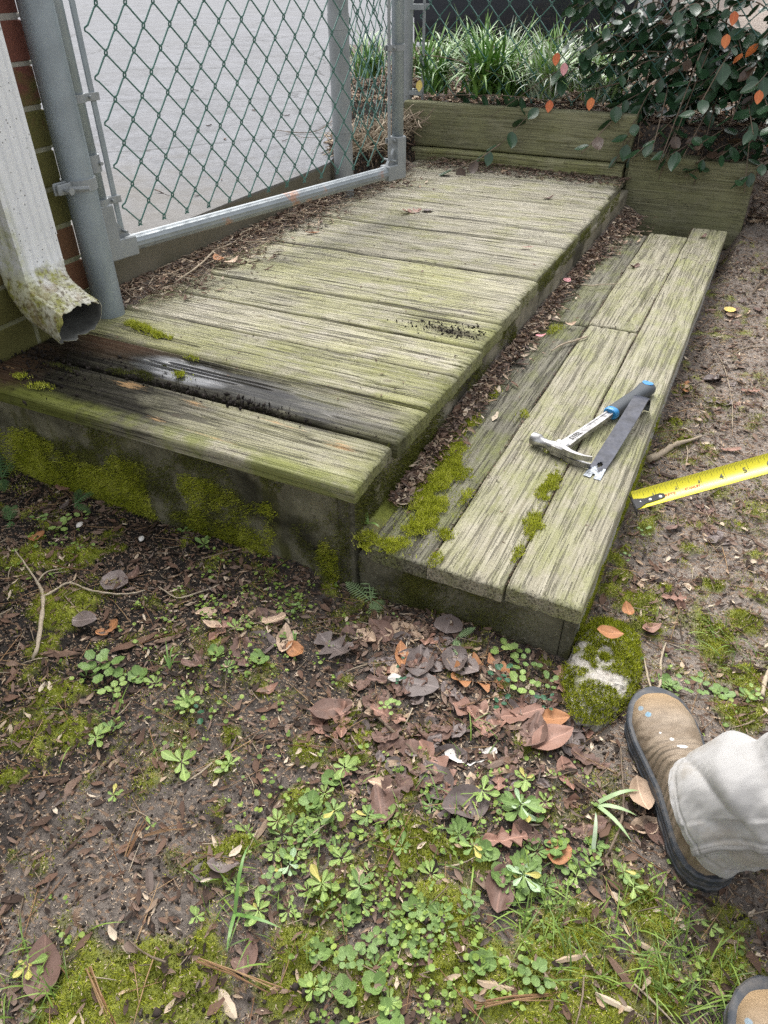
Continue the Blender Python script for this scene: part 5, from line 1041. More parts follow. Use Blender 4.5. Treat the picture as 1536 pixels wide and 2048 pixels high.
# ------------------------------------------------------------------ weeds
def leafpool(kind, mt, L, W, n, curl, fold, seed): return [leaf_mesh('leaf', kind, L, W, M[mt], curl, fold, seed + i, .05, 8, 5) for i in range(n)]
M['w_yel'] = leafmat('yellowed_weed_leaf', (.35, .34, .07), (.52, .46, .14), .5, (.2, .12, .04), .5, k=.045)
LP = {'yel': leafpool('spoon', 'w_yel', 1., .36, 2, .2, .3, 70), 'spoon': leafpool('spoon', 'w_mid', 1., .36, 3, .18, .2, 0), 'spoonl': leafpool('spoon', 'w_light', 1., .38, 3, .16, .2, 5), 'round': leafpool('round', 'w_mid', 1., .9, 3, .12, .12, 10), 'lobed': leafpool('lobed', 'w_mid', 1., 1., 3, .15, .15, 20), 'lobedl': leafpool('lobed', 'w_light', 1., 1., 3, .15, .15, 25), 'dark': leafpool('lobed', 'w_dark', 1., .85, 3, .15, .3, 30), 'pale': leafpool('spoon', 'w_pale', 1., .35, 2, .2, .2, 40)}
def rosette(u, v, R, kind, nl, label, group='small green weeds', name='weed_rosette', up=.25, alt=None, off=None):
    """leaves (children) round a centre; R = reach in metres"""
    p = surf_at(u, v); e = empty(name, (p[0], p[1], p[2]), label, 'weed', group); rr = random.Random(int(u * 7 + v))
    for i in range(nl):
        kk = kind if not alt or rr.random() > .3 else alt
        if rr.random() < .12: continue
        if rr.random() < .10: kk = {'spoon': 'yel', 'spoonl': 'yel'}.get(kk, kk)
        me = rr.choice(LP[kk]); a = i * 2.399 + rr.uniform(-.3, .3)
        if kk in ('round', 'lobed', 'lobedl', 'dark'):
            d = R * math.sqrt((i + .5) / nl) * .85; s = R * rr.uniform(.34, .58); loc = (math.cos(a) * d - math.cos(a) * s * .5, math.sin(a) * d - math.sin(a) * s * .5, .008 + .018 * rr.random() + .25 * (R - d)); rot = (rr.uniform(-.25, .25), -.15 + rr.uniform(-.25, .2), a)
        else:
            s = R * rr.uniform(.38, 1.08); loc = (math.cos(a) * .1 * s, math.sin(a) * .1 * s, .004 + .003 * (nl - i) * .3); rot = (rr.uniform(-.3, .3), -up * rr.uniform(.3, 1.6), a)
        link('leaf', me, e, loc, rot, s)
    return e
W_ = [(210, 1345, .055, 'lobed', 14, 'weed with grey spotted rounded leaves left of centre below the bark strips'),
 (235, 1390, .035, 'lobedl', 8, 'light green weed touching the spotted leaved weed from below'),
 (365, 1530, .058, 'spoonl', 7, 'largest flat rosette with long spoon leaves in the left foreground'),
 (460, 1535, .034, 'spoonl', 8, 'upright small rosette right of the largest flat rosette'),
 (385, 1420, .030, 'lobedl', 9, 'yellowish green weed above the dark leaved sprigs'),
 (400, 1440, .032, 'dark', 6, 'dark blue green lobed sprig over the largest flat rosette'),
 (195, 1480, .032, 'spoonl', 9, 'light rosette in the moss at the left'),
 (230, 1595, .026, 'spoonl', 7, 'sparse pale rosette on bare soil at left'),
 (303, 1655, .022, 'spoonl', 4, 'yellowish two leaved weed on bare soil'),
 (690, 1545, .042, 'spoonl', 14, 'bright dense rosette above the middle weed patch'),
 (670, 1630, .040, 'spoon', 13, 'middle patch rosette at its left upper side'),
 (735, 1640, .040, 'spoon', 13, 'middle patch rosette at its right upper side'),
 (580, 1740, .038, 'spoon', 14, 'rosette with silvery leaves left of the middle patch'),
 (520, 1830, .040, 'spoonl', 16, 'dense light rosette beside the tall grass blades'),
 (645, 1775, .042, 'spoonl', 11, 'broad pale rosette in the middle of the lower patch'),
 (720, 1780, .036, 'spoon', 12, 'rosette right of the broad pale one'),
 (545, 1775, .03, 'round', 9, 'round leaved weed between the two left rosettes'),
 (395, 1840, .026, 'spoonl', 10, 'small low rosette in the bare lower left soil'),
 (1040, 1620, .050, 'spoon', 16, 'largest rosette left of the boot with silvery middle leaves'),
 (965, 1590, .036, 'spoonl', 13, 'grassy looking rosette left of the largest one by the boot'),
 (1050, 1565, .034, 'spoonl', 10, 'small leaved weed above the largest rosette by the boot'),
 (945, 1700, .034, 'spoon', 10, 'weed under the brown leaves left of the orange round leaf'),
 (1045, 1760, .050, 'spoon', 16, 'wide rosette below the round orange leaf'),
 (1245, 1750, .034, 'spoon', 10, 'weed close to the boot heel'),
 (1265, 1780, .032, 'spoonl', 9, 'weed just below the one at the boot heel'),
 (940, 1815, .028, 'round', 10, 'neat blue green round leaved weed in the moss'),
 (1068, 1960, .034, 'round', 14, 'round leaved weed in the moss at the bottom'),
 (775, 1425, .028, 'lobedl', 9, 'light weed beside the upper end of the brown stick'),
 (790, 1245, .014, 'round', 2, 'two round seedling leaves lying over the pale tan leaf'),
 (590, 1225, .024, 'round', 8, 'clover like weed right of the torn oak leaf'),
 (410, 1095, .032, 'spoon', 8, 'blue green weed growing out under the deck front'),
 (375, 1070, .028, 'lobed', 6, 'lobed weed close under the deck front fascia'),
 (1010, 1310, .040, 'lobedl', 9, 'tall round leaved weed against the step riser'),
 (1050, 1340, .040, 'lobed', 10, 'weed cluster right below the step riser corner'),
 (1045, 1385, .042, 'lobedl', 10, 'bright broad leaved weed below the step corner'),
 (1000, 1360, .034, 'dark', 7, 'dark lobed sprig between the bright weeds at the step'),
 (998, 1420, .030, 'dark', 4, 'dark sprig beside the torn flat leaf'),
 (1090, 1415, .028, 'dark', 6, 'dark four leaved sprig over the tan orange leaf'),
 (1095, 1375, .028, 'round', 7, 'small weed left of the mossy concrete lump'),
 (800, 1335, .020, 'dark', 3, 'dark sprig right of the upright curled leaf'),
 (797, 1378, .020, 'dark', 4, 'dark sprig just below the white shell'),
 (130, 1315, .0, 'round', 0, ''),
 (130, 1060, .040, 'lobedl', 8, 'weed with pale holed leaves under the deck left end'),
 (90, 1050, .034, 'lobed', 9, 'lobed weed at the left edge of the weeds under the deck'),
 (175, 1045, .034, 'lobedl', 6, 'round leaved weed right of the holed leaf weed'),
 (1395, 1385, .036, 'lobed', 12, 'feathery low weed right above the boot toe'),
 (1350, 1385, .028, 'lobed', 8, 'low weed left of the feathery one above the boot'),
 (1500, 1400, .026, 'lobedl', 8, 'low weed near the right edge in the moss'),
 (1150, 1760, .032, 'spoonl', 10, 'sparse grassy weed right of the wide rosette'),
 (60, 1935, .034, 'spoonl', 9, 'yellow green weed in the lower left corner'),
 (700, 1930, .032, 'round', 14, 'clover mat weed at the bottom middle left'),
 (740, 1900, .030, 'round', 12, 'clover mat weed just above the bottom middle one'),
 (1250, 1130, .02, 'round', 5, 'tiny green weed in the moss beside the step side'),
 (1285, 1075, .024, 'round', 6, 'small green weed at the step side below the tape hook'),
 (1420, 1860, .024, 'spoonl', 6, 'small weed above the grass by the second boot'),
 (860, 1880, .022, 'round', 8, 'tiny leaved weed between two moss cushions'),
 (1180, 1740, .026, 'spoon', 7, 'little weed left of the heel weeds')]
for u, v, R, kind, nl, lab in W_:
    if nl: rosette(u, v, R * (.66 if v > 1500 else .78), kind, nl, lab, alt={'spoon': 'pale' if (u, v) in ((1040, 1620), (580, 1740), (1045, 1760)) else 'spoonl'}.get(kind))
x, y = clumped(90, [(600, 1700, 150, 1.), (1050, 1680, 130, .9), (900, 1780, 160, .7), (250, 1400, 130, .5), (420, 1330, 120, .5), (1230, 1780, 110, .5), (780, 1960, 150, .8), (1420, 1400, 100, .6)])
for i in range(len(x)):
    if under(x[i], y[i]): continue
    e = empty('small_weed', (x[i], y[i], float(gz(x[i], y[i])[0])), 'tiny light green weed sprouting in the mossy soil', 'weed', 'tiny weeds in the mossy soil'); k_ = random.choice(['spoonl', 'spoon', 'round'])
    for j in range(random.randint(5, 10)): a = j * 2.4; s = random.uniform(.008, .020); link('leaf', random.choice(LP[k_]), e, (math.cos(a) * .003, math.sin(a) * .003, .004), (random.uniform(-.3, .3), -random.uniform(.1, .7), a), s)
# ferns
def frond(mb, base, head, L, up, droop, npair, W, t=.5):
    d = np.array([math.cos(head), math.sin(head), 0]); pr_ = np.array([-math.sin(head), math.cos(head), 0]); pts = []
    for k in range(npair + 1): s = k / npair; pts.append(np.array(base) + d * L * s + np.array([0, 0, up * s - droop * s * s]))
    mb.tube(pts, [.0012 * (1 - .7 * k / npair) for k in range(npair + 1)], 4, t)
    for k in range(1, npair + 1):
        s = k / npair; w_ = W * math.sin(math.pi * min(1, s * .85 + .12)) ** .8; c = pts[k]
        for sg in (-1, 1):
            tip = c + pr_ * sg * w_ + d * w_ * .35 + np.array([0, 0, -.15 * w_]); h = L / npair * .52; mid_ = (c + tip) / 2
            mb.add([c - d * h * .4, c + d * h * .5, mid_ + d * h * .75, tip, mid_ - d * h * .5], [(0, 1, 2, 3, 4)], t + random.uniform(-.1, .1))
def fern(u, v, label, fr, mat='green', z0=.0, w=.02, t=.45):
    p = surf_at(u, v); e = empty('fern', p, label, 'fern')
    for (hd, L, up, dr) in fr:
        b = MB(); frond(b, (0, 0, .003), imgdir(u, v, hd), L, up, dr, 13, w, t); b.build('frond', M[mat], e)
    return e
g_ = tint_mat('fern_green', [(0, (.06, .16, .05)), (1, (.38, .52, .25))], .5, .3); M['fern'] = g_
fern(742, 1205, 'small pale green fern growing from the gap between deck and step', [(100, .085, .085, .02), (150, .065, .035, .02), (70, .075, .075, .02), (-65, .060, .01, .03), (-30, .03, .02, .02)], 'fern', w=.020, t=.8)
fern(912, 1278, 'tiny fern frond standing below the low step riser', [(-85, .045, .012, .01), (20, .04, .02, .01)], 'fern', w=.010, t=.6)
fern(5, 960, 'fern with glossy fronds at the left edge under the deck', [(80, .09, .07, .02), (45, .07, .04, .02), (100, .08, .04, .03), (-80, .06, .02, .02)], 'fern', w=.018, t=.25)
fern(20, 1045, 'dark fern sprig at the left edge above the moss cushion', [(100, .055, .03, .02), (60, .05, .03, .02), (-60, .04, .01, .01)], 'fern', w=.015, t=.2)
fern(150, 1010, 'dark green fern frond behind the pale holed leaf weed', [(25, .07, .03, .02), (-30, .06, .02, .02), (60, .05, .03, .02)], 'fern', w=.014, t=.15)
# single straps of grass beside the boot and the deck corner
def straps(u, v, label, L, hd, z=0., wd=.0045, t=.5, name='grass_blade', cat='grass'):
    p = surf_at(u, v, z); b = MB(); 
    for h, l, up in hd:
        a = imgdir(u, v, h, z); d = np.array([math.cos(a), math.sin(a), 0]); s_ = np.array([-math.sin(a), math.cos(a), 0]); V = []
        for k in range(7): s = k / 6; c = d * l * s + np.array([0, 0, .003 + up * math.sin(s * 2.4)]); ww = wd * (1 - s ** 3) * .5; V += [c - s_ * ww, c + s_ * ww]
        b.add(np.array(V), [(2 * k, 2 * k + 1, 2 * k + 3, 2 * k + 2) for k in range(6)], t)
    o = b.build(name, M['blade'], smooth=True); o.location = p; return tag(o, label, cat)
straps(735, 1050, 'three narrow green leaves standing in the moss at the deck corner', 0, [(105, .036, .03), (200, .03, .012), (-30, .034, .012)], HS, .006, .7, 'narrow_leaf_sprig', 'sprig')
straps(1190, 1610, 'arched pale green strap leaves beside the boot instep', 0, [(-20, .06, .012), (10, .07, .022), (-50, .075, .015)], 0, .007, .78)
straps(1185, 1705, 'single upright pale strap leaf left of the root twig', 0, [(88, .055, .02)], 0, .006, .84)
straps(470, 1830, 'three long bright grass blades crossing the lower rosette', 0, [(75, .085, .035), (-100, .05, .01), (-20, .07, .012)], 0, .005, .5)
straps(590, 1290, 'tiny grass tuft in the dark soil below the folded orange leaf', 0, [(70, .02, .015), (100, .02, .02)], 0, .003, .6)
straps(340, 1340, 'thin bright grass tuft right of the spotted leaved weed', 0, [(60, .035, .03), (90, .04, .03), (120, .025, .02), (45, .03, .015)], 0, .0028, .6)
# bundles of fallen pine needles
def needles(u, v, L, a, n, label):
    p = surf_at(u, v); b = MB()
    for k in range(n):
        aa = imgdir(u, v, a + random.uniform(-7, 7)); l = L * random.uniform(.8, 1.1); d = np.array([math.cos(aa), math.sin(aa), 0]); o_ = np.array([-math.sin(aa), math.cos(aa), 0]) * random.uniform(-.004, .004)
        b.tube([o_ + [0, 0, .006], o_ + d * l * .5 + [0, 0, .012 + random.uniform(-.002, .002)], o_ + d * l + np.array([0, 0, .005])], [.0009, .0009, .0006], 4, random.random())
    o = b.build('needle_bundle', M['needle']); o.location = p; tag(o, label, 'pine needles')
needles(178, 1940, .095, -68, 5, 'fan of brown pine needles at the bottom left')
needles(395, 1925, .11, -22, 5, 'long pine needles lying above the bottom middle moss')
needles(950, 2015, .11, 9, 6, 'bundle of pine needles along the bottom edge below the moss field')
needles(255, 1718, .07, 62, 3, 'thin red brown needles on bare soil at left')
needles(290, 1680, .08, 12, 3, 'pair of needles crossing beside the yellowish weed')
needles(1250, 1215, .05, 40, 2, 'needles on the moss beside the step side')
needles(430, 590, .0, 0, 0, '') if False else None
# little dark cones or nuts pressed in the soil
nutm = []
for k in range(3):
    v_, f_ = octa(k + 20); b = MB(); b.add(v_ * .0055, f_); me = b.mesh('seed_ball', M['crumb'], True); nutm.append(me)
for (u, v) in [(612, 1850), (520, 1905), (455, 1625), (425, 1645), (1073, 1876), (852, 1845), (815, 1830), (1040, 1670), (1135, 1680), (640, 1920), (680, 1960), (590, 1975), (315, 2030), (930, 2025), (1150, 1975), (770, 1990), (395, 1520), (1330, 1425), (1335, 1440), (700, 1990), (630, 2000), (610, 1985)]:
    p = surf_at(u, v); o = link('seed_ball', random.choice(nutm), None, (p[0], p[1], p[2] + .004), (random.random() * 6, random.random() * 6, 0), random.uniform(.8, 1.5)); tag(o, 'small black round seed ball pressed into the soil', 'seed', 'black seed balls in the foreground soil')

# ------------------------------------------------------------------ planted bed: strap leaved clumps
def clump(x, y, z, n, L, wd, tb, seed, label):
    r = np.random.default_rng(seed); V = []; Fc = []; T = []; n0 = 0; ns = 7
    for k in range(n):
        a = r.random() * 6.28; l = L * (.55 + .6 * r.random()); lean = .3 + 1.55 * r.random() ** .8; t = np.linspace(0, 1, ns + 1); th = .12 + lean * t * 1.25
        dx = np.cumsum(np.sin(th)) * l / ns; dz = np.cumsum(np.cos(th)) * l / ns; w_ = wd * (.7 + .5 * r.random()) * np.clip(1.25 - t ** 2 * 1.2, .05, 1) * .5
        c = np.stack([dx * math.cos(a), dx * math.sin(a), dz], -1) + np.array([r.normal(0, .035), r.normal(0, .035), 0]); s_ = np.array([-math.sin(a), math.cos(a), 0])
        vv = np.stack([c - s_ * w_[:, None], c - np.array([0, 0, .3]) * w_[:, None], c + s_ * w_[:, None]], 1).reshape(-1, 3); V.append(vv)
        Fc += [(n0 + 3 * i + j, n0 + 3 * i + j + 1, n0 + 3 * i + j + 4, n0 + 3 * i + j + 3) for i in range(ns) for j in range(2)]; n0 += len(vv); T.append(np.full(len(vv), np.clip(tb + r.normal(0, .13), 0, 1)))
    o = link('strap_leaf_clump', np_mesh('strap_leaf_clump', np.concatenate(V), [np.array(Fc)], M['blade'], True, {'tint': np.concatenate(T)}), None, (x, y, z)); return tag(o, label, 'grass clump', 'strap leaved clumps in the bed')
CL = [(870, 195, 90, .34, .011, .50, 'dense bright green strap leaved clump just right of the gate stile'), (925, 180, 70, .34, .010, .58, 'bright green clump second from the gate stile'), (985, 190, 60, .26, .010, .62, 'low green clump in the front middle of the bed'),
 (1060, 180, 80, .30, .009, .84, 'whitish variegated clump in front middle of the bed'), (850, 120, 60, .34, .010, .55, 'green clump behind the gate stile'), (1010, 120, 80, .34, .009, .88, 'pale striped clump before the car wheel'),
 (1100, 110, 80, .34, .010, .74, 'mixed green and white clump at centre right of the bed'), (1130, 60, 80, .36, .010, .66, 'tall clump below the rear of the car'), (960, 95, 50, .36, .009, .60, 'sparse upright clump in front of the tyre'),
 (905, 90, 50, .30, .009, .80, 'silvery clump left of the tyre'), (1200, 90, 60, .30, .009, .70, 'clump half hidden by the shrub'), (740, 120, 70, .32, .010, .50, 'green clump seen through the gate mesh'), (755, 190, 60, .28, .010, .45, 'low green clump at the driveway edge behind the gate'),
 (1160, 200, 50, .24, .009, .78, 'small pale clump behind the shrub tips'), (1060, 60, 70, .34, .009, .80, 'pale clump at the car end'), (1250, 45, 60, .32, .009, .72, 'clump right of the car end'), (1300, 25, 50, .3, .009, .62, 'farthest clump by the mulch'), (1000, 60, 50, .30, .009, .70, 'clump close under the car body'), (880, 50, 60, .3, .009, .62, 'clump nearest the slate car panel')]
CL += [(945, 235, 45, .26, .009, .62, 'low clump drooping over the middle of the upper timber'), (1090, 235, 40, .24, .009, .80, 'small pale clump drooping over the upper timber at right'), (840, 235, 40, .26, .010, .55, 'small clump at the very left end of the upper timber'), (1180, 140, 60, .30, .010, .70, 'clump just left of the dense shrub'), (1140, 150, 50, .28, .009, .86, 'white striped clump among the greener ones near the shrub'), (1215, 30, 50, .3, .009, .78, 'pale clump behind the shrub top')]
for i, (u, v, n, L, wd, tb, lab) in enumerate(CL):
    p = at(u, v + 40, z=.50); p[1] = max(p[1], 2.87 + .05 * (i % 3)); clump(p[0], p[1], .49 if p[1] < 5.2 else .40, int(n * 1.4), L * (.82 if v < 130 else .95), wd * 1.35, min(1, tb + .02), i, lab)

# ------------------------------------------------------------------ shrub
sh = empty('shrub', (.45, 2.95, .4), 'dark glossy leaved shrub with a few orange leaves spilling over the fence and retaining block', 'shrub')
SL = [leaf_mesh('leaf', 'oval', .070, .046, M['s_dark'], .18, .22, 200 + i, .03, 9, 5) for i in range(4)] 
SB_ = [leaf_mesh('leaf', 'oval', .066, .042, M['s_bronze'], .18, .22, 210 + i, .03, 9, 5) for i in range(2)]; SO = [leaf_mesh('leaf', 'oval', .052, .036, M['s_orange'], .2, .25, 220 + i, .05, 9, 5) for i in range(2)]
rs = random.Random(5); shr_leaves = []
def branch(pts, r0, nleaf, parent, stuffleaf=False):
    c, ro = poly_tube(pts, [r0 * (1 - .6 * k / (len(pts) - 1)) for k in range(len(pts))], 7); b = MB(); b.tube(c, ro, 6, .15 + .2 * rs.random()); o = P_(b.build('branch', M['twig'], smooth=True), parent)
    for k in range(nleaf):
        s = (k + .5) / nleaf; i = min(len(c) - 2, int(s * (len(c) - 1))); q = Vector(c[i]); d = Vector(c[i + 1] - c[i]).normalized(); side = 1 if k % 2 else -1
        az = math.atan2(d.y, d.x) + side * rs.uniform(.6, 1.3); shr_leaves.append((q, az, rs.uniform(.15, 1.1), rs.uniform(-.7, .7), rs.uniform(.72, 1.25)))
for k in range(100):
    x0 = rs.uniform(-.10, 1.0); z0 = rs.uniform(.42, .75); y0 = rs.uniform(2.85, 3.15)
    if k < 34: x1, y1, z1 = x0 + rs.uniform(-.3, .25), rs.uniform(2.52, 2.68), rs.uniform(.24, .50)
    elif k < 66: x1, y1, z1 = x0 + rs.uniform(-.35, .25), rs.uniform(2.68, 2.86), rs.uniform(.5, .82)
    else: x1, y1, z1 = x0 + rs.uniform(-.35, .3), rs.uniform(2.65, 3.1), rs.uniform(.75, 1.05)
    if k < 34 and x0 < .0: x1 = x0 + rs.uniform(0, .2)
    m1 = ((x0 + x1) / 2 + rs.uniform(-.05, .05), (y0 + y1) / 2, max(z0, z1) + rs.uniform(-.02, .10)); branch([(x0, y0, z0), m1, (x1, y1, z1)], .0045, 11, sh)
for k in range(44):
    x1 = rs.uniform(-.45, .30) if k < 30 else rs.uniform(.1, .95); y1, z1 = (rs.uniform(2.66, 2.80), rs.uniform(.50, .95)) if k < 30 else (rs.uniform(2.54, 2.66), rs.uniform(.27, .42)); branch([(x1 + rs.uniform(.1, .35), 2.9, z1 - rs.uniform(0, .1)), (x1 + .12, (2.9 + y1) / 2, z1 + .06), (x1, y1, z1)], .0035, 12, sh)
for (a, b_, c_, nl) in [((.2, 2.85, .72), (-.3, 2.76, .70), (-.70, 2.66, .46), 5), ((-.1, 2.8, .62), (-.45, 2.70, .52), (-.62, 2.60, .36), 6), ((-.62, 2.60, .36), (-.70, 2.5, .30), (-.78, 2.36, .27), 7), ((.3, 2.9, .85), (-.2, 2.8, .83), (-.55, 2.8, .74), 5), ((-1.15, 2.83, .68), (-.9, 2.78, .66), (-.5, 2.8, .55), 4), ((-.9, 2.8, .51), (-.7, 2.72, .54), (-.4, 2.71, .53), 6), ((-1.1, 2.8, .50), (-.85, 2.75, .53), (-.65, 2.73, .52), 4), ((.55, 2.8, .35), (.7, 2.65, .25), (.85, 2.5, .2), 8), ((.9, 2.9, .4), (.8, 2.7, .22), (.6, 2.6, .12), 9), ((1.1, 2.8, .5), (.95, 2.6, .32), (.75, 2.55, .3), 9), ((.8, 2.95, .5), (.62, 2.75, .42), (.5, 2.62, .38), 9), ((.95, 3.0, .6), (.75, 2.8, .55), (.6, 2.66, .48), 9)]: branch([a, b_, c_], .003, nl, sh)
shr_leaves.sort(key=lambda r: (r[0] - Vector(CAM)).length)
for k, (q, az, tilt, roll, s) in enumerate(shr_leaves):
    u_ = rs.random(); me = rs.choice(SO) if u_ < .02 else rs.choice(SB_) if u_ < .20 else rs.choice(SL)
    if k < 292: o = link('leaf', me, None, q, (roll, tilt, az), s); P_(o, sh)
rest = shr_leaves[292:]
if rest:
    me = SL[0]; v = np.zeros(len(me.vertices) * 3, np.float32); me.vertices.foreach_get('co', v); v = v.reshape(-1, 3); f = np.array([tuple(p.vertices) for p in me.polygons])
    P = np.array([tuple(r[0]) for r in rest]); Rr = rotm(np.array([r[1] for r in rest]), np.array([r[2] for r in rest]), np.array([r[3] for r in rest])); scatter('foliage', [(v, f)], P, np.array([r[4] for r in rest]), Rr, rg.random(len(rest)), M['s_dark'], parent=sh, smooth=True)
for (u, v, y_, mt) in [(1130, 125, 2.7, 'l_pink'), (840, 160, 2.74, 'l_yellow'), (1115, 105, 2.7, 's_orange'), (1455, 68, 2.72, 's_orange'), (1470, 22, 2.75, 's_orange'), (1520, 180, 2.66, 's_orange'), (1183, 195, 2.68, 's_orange'), (1100, 200, 2.7, 's_orange')]:
    p = at(u, v, y=y_); me = leaf_mesh('leaf', 'oval', .052, .034, M[mt], .1, .15, int(u), .04, 9, 5); o = link('leaf', me, None, p, (.2, 1.2, -1.4), 1.); P_(o, sh); o['label'] = {'l_pink': 'pale pink leaf', 'l_yellow': 'yellow leaf', 's_orange': 'bright orange leaf'}[mt]

# ------------------------------------------------------------------ hammer
def steel(name, base, rough, metal=.85, grime=.5, sc=60):
    g = G(name); O = g.pos(); a = g.noise(O, sc, 4, .65); b = g.noise(O, sc * 4, 3, .6); c = g.mix(g.ramp(a, [(.35, 0), (.65, 1)]), tuple(q * .35 for q in base), base); c = g.mix(g.ramp(b, [(.5, 0), (.7, grime)]), c, (.05, .045, .04))
    return g.out(c, g.rng(a, .3, .7, rough + .15, rough), g.bump(b, .25, .0006), metal)
M['steel'] = steel('worn_hammer_steel', (.62, .61, .60), .32); M['blueband'] = paint('blue_grip_plastic', (.03, .28, .62), .45, 0, .2); M['grip'] = paint('dark_grey_grip_rubber', (.075, .085, .095), .65, 0, 0)
M['barpaint'] = steel('dark_blue_bar_steel', (.024, .030, .056), .40, .15, .4, 30); M['bartip'] = steel('scratched_bar_steel', (.30, .33, .36), .35, .7, .6, 120); M['ink'] = paint('black_ink', (.012, .012, .012), .5, 0, 0)
ham = empty('claw_hammer', (.269, .458, HS + .001), 'steel claw hammer with blue and grey grip lying across the step boards', 'hammer', rz=math.atan2(.389, .126))
b = MB()
def ringx(y, r, n=24, zc=.0175, ex=1.): return [(r * math.cos(2 * math.pi * k / n) * ex, y, zc + r * math.sin(2 * math.pi * k / n)) for k in range(n)]
V = []
prof_ = [(.072, .0), (.072, .0130), (.0705, .0150), (.054, .0156), (.051, .0140), (.044, .0112), (.030, .0108), (.022, .0128), (.012, .0150), (-.012, .0145)]
for y, r in prof_: V += ringx(y, max(r, .0005))
n = 24; b.add(V, [(i * n + k, (i + 1) * n + k, (i + 1) * n + (k + 1) % n, i * n + (k + 1) % n) for i in range(len(prof_) - 1) for k in range(n)])
b.bbox(-.014, .020, -.016, .016, .004, .0315, .003)
for sg in (-1, 1):       # two claws with a slot between
    V = []; m_ = 12
    for k in range(m_):
        s = k / (m_ - 1); y = -.010 - .072 * s; xc = -.002 - .010 * math.sin(s * 2.2) + .012 * s * s; hx = .0105 * (1 - .80 * s); z_in = .0175 + sg * (.0002 + .0028 * s); z_out = .0175 + sg * (.0135 + .002 * s)
        V += [(xc - hx, y, z_in), (xc + hx, y, z_in), (xc + hx * .7, y, z_out), (xc - hx * .7, y, z_out)]
    F_ = [(4 * i + j, 4 * i + (j + 1) % 4, 4 * i + 4 + (j + 1) % 4, 4 * i + 4 + j) for i in range(m_ - 1) for j in range(4)] + [(0, 1, 2, 3), tuple(4 * m_ - 4 + j for j in (3, 2, 1, 0))]
    b.add(V, F_)
o = b.build('head', M['steel'], ham); smooth_by_angle(o.data, 35)
b = MB(); V = []; xs = [.006, .03, .055, .09, .14, .19, .232]
for x_ in xs:
    wy = np.interp(x_, [0, .03, .09, .23], [.016, .0125, .0105, .0095]); tz = .0058; gr = .0018
    V += [(x_, -wy, .0175 - tz), (x_, wy, .0175 - tz), (x_, wy, .0175 + tz), (x_, wy * .55, .0175 + tz), (x_, wy * .45, .0175 + tz - gr * (x_ > .10)), (x_, -wy * .45, .0175 + tz - gr * (x_ > .10)), (x_, -wy * .55, .0175 + tz), (x_, -wy, .0175 + tz)]
m_ = 8; b.add(V, [(m_ * i + j, m_ * i + (j + 1) % m_, m_ * i + m_ + (j + 1) % m_, m_ * i + m_ + j) for i in range(len(xs) - 1) for j in range(m_)] + [tuple(range(m_ - 1, -1, -1)), tuple(len(xs) * m_ - m_ + j for j in range(m_))]); b.build('shaft', M['steel'], ham)
def grip_part(name, mat, secs):
    b = MB(); V = []; n = 24
    for x_, wy, tz, zc in secs: V += [(x_, wy * math.copysign(abs(math.cos(2 * math.pi * k / n)) ** .8, math.cos(2 * math.pi * k / n)), zc + tz * math.copysign(abs(math.sin(2 * math.pi * k / n)) ** .8, math.sin(2 * math.pi * k / n))) for k in range(n)]
    b.add(V, [(i * n + k, i * n + (k + 1) % n, (i + 1) * n + (k + 1) % n, (i + 1) * n + k) for i in range(len(secs) - 1) for k in range(n)] + [tuple(range(n - 1, -1, -1)), tuple((len(secs) - 1) * n + k for k in range(n))]); o = b.build(name, mat, ham); smooth_by_angle(o.data, 50); return o
grip_part('grip_band', M['blueband'], [(.222, .0165, .0125, .0175), (.226, .0185, .0145, .0175), (.236, .0185, .0145, .0175), (.238, .017, .0135, .0175)])
gs = [(.236, .0170, .0135, .0175)]
for k in range(14): gs.append((.24 + k * .006, .0172 + .0006 * (k % 2), .0140 + .0005 * (k % 2), .0175))
gs += [(.33, .0160, .0140, .0175), (.36, .0165, .0145, .0175), (.385, .020, .0155, .0175), (.402, .0225, .0165, .0175), (.414, .0215, .016, .0175), (.421, .016, .012, .0175), (.423, .006, .005, .0175)]
grip_part('grip', M['grip'], gs)
b = MB(); V = []
for k in range(16): a = 2 * math.pi * k / 16; V.append((.404 + .010 * math.cos(a) + .003 * abs(math.sin(a)), .0145 * math.sin(a), .0343 + .0002 * math.cos(a)))
b.add(V + [(v[0], v[1], v[2] - .004) for v in V], [tuple(range(16)), tuple(range(31, 15, -1))] + [(i, (i + 1) % 16, 16 + (i + 1) % 16, 16 + i) for i in range(16)]); b.build('grip_end_patch', M['blueband'], ham)
def text(name, body, size, loc, mat, parent, rot=(0, 0, 0), ext=.00005, align='CENTER', bold=0.):
    cu = bpy.data.curves.new(name, 'FONT'); cu.body = body; cu.size = size; cu.extrude = ext; cu.offset = bold; cu.align_x = align; cu.align_y = 'CENTER'; cu.materials.append(mat); cu.resolution_u = 3
    o = bpy.data.objects.new(name, cu); C.objects.link(o); bpy.context.view_layer.update(); me = bpy.data.meshes.new_from_object(o.evaluated_get(bpy.context.evaluated_depsgraph_get())); bpy.data.objects.remove(o); me.name = name
    return link(name, me, parent, loc, rot)
text('stamped_lettering', 'STEEL', .0165, (.070, 0, .0238), M['ink'], ham, bold=.0003)

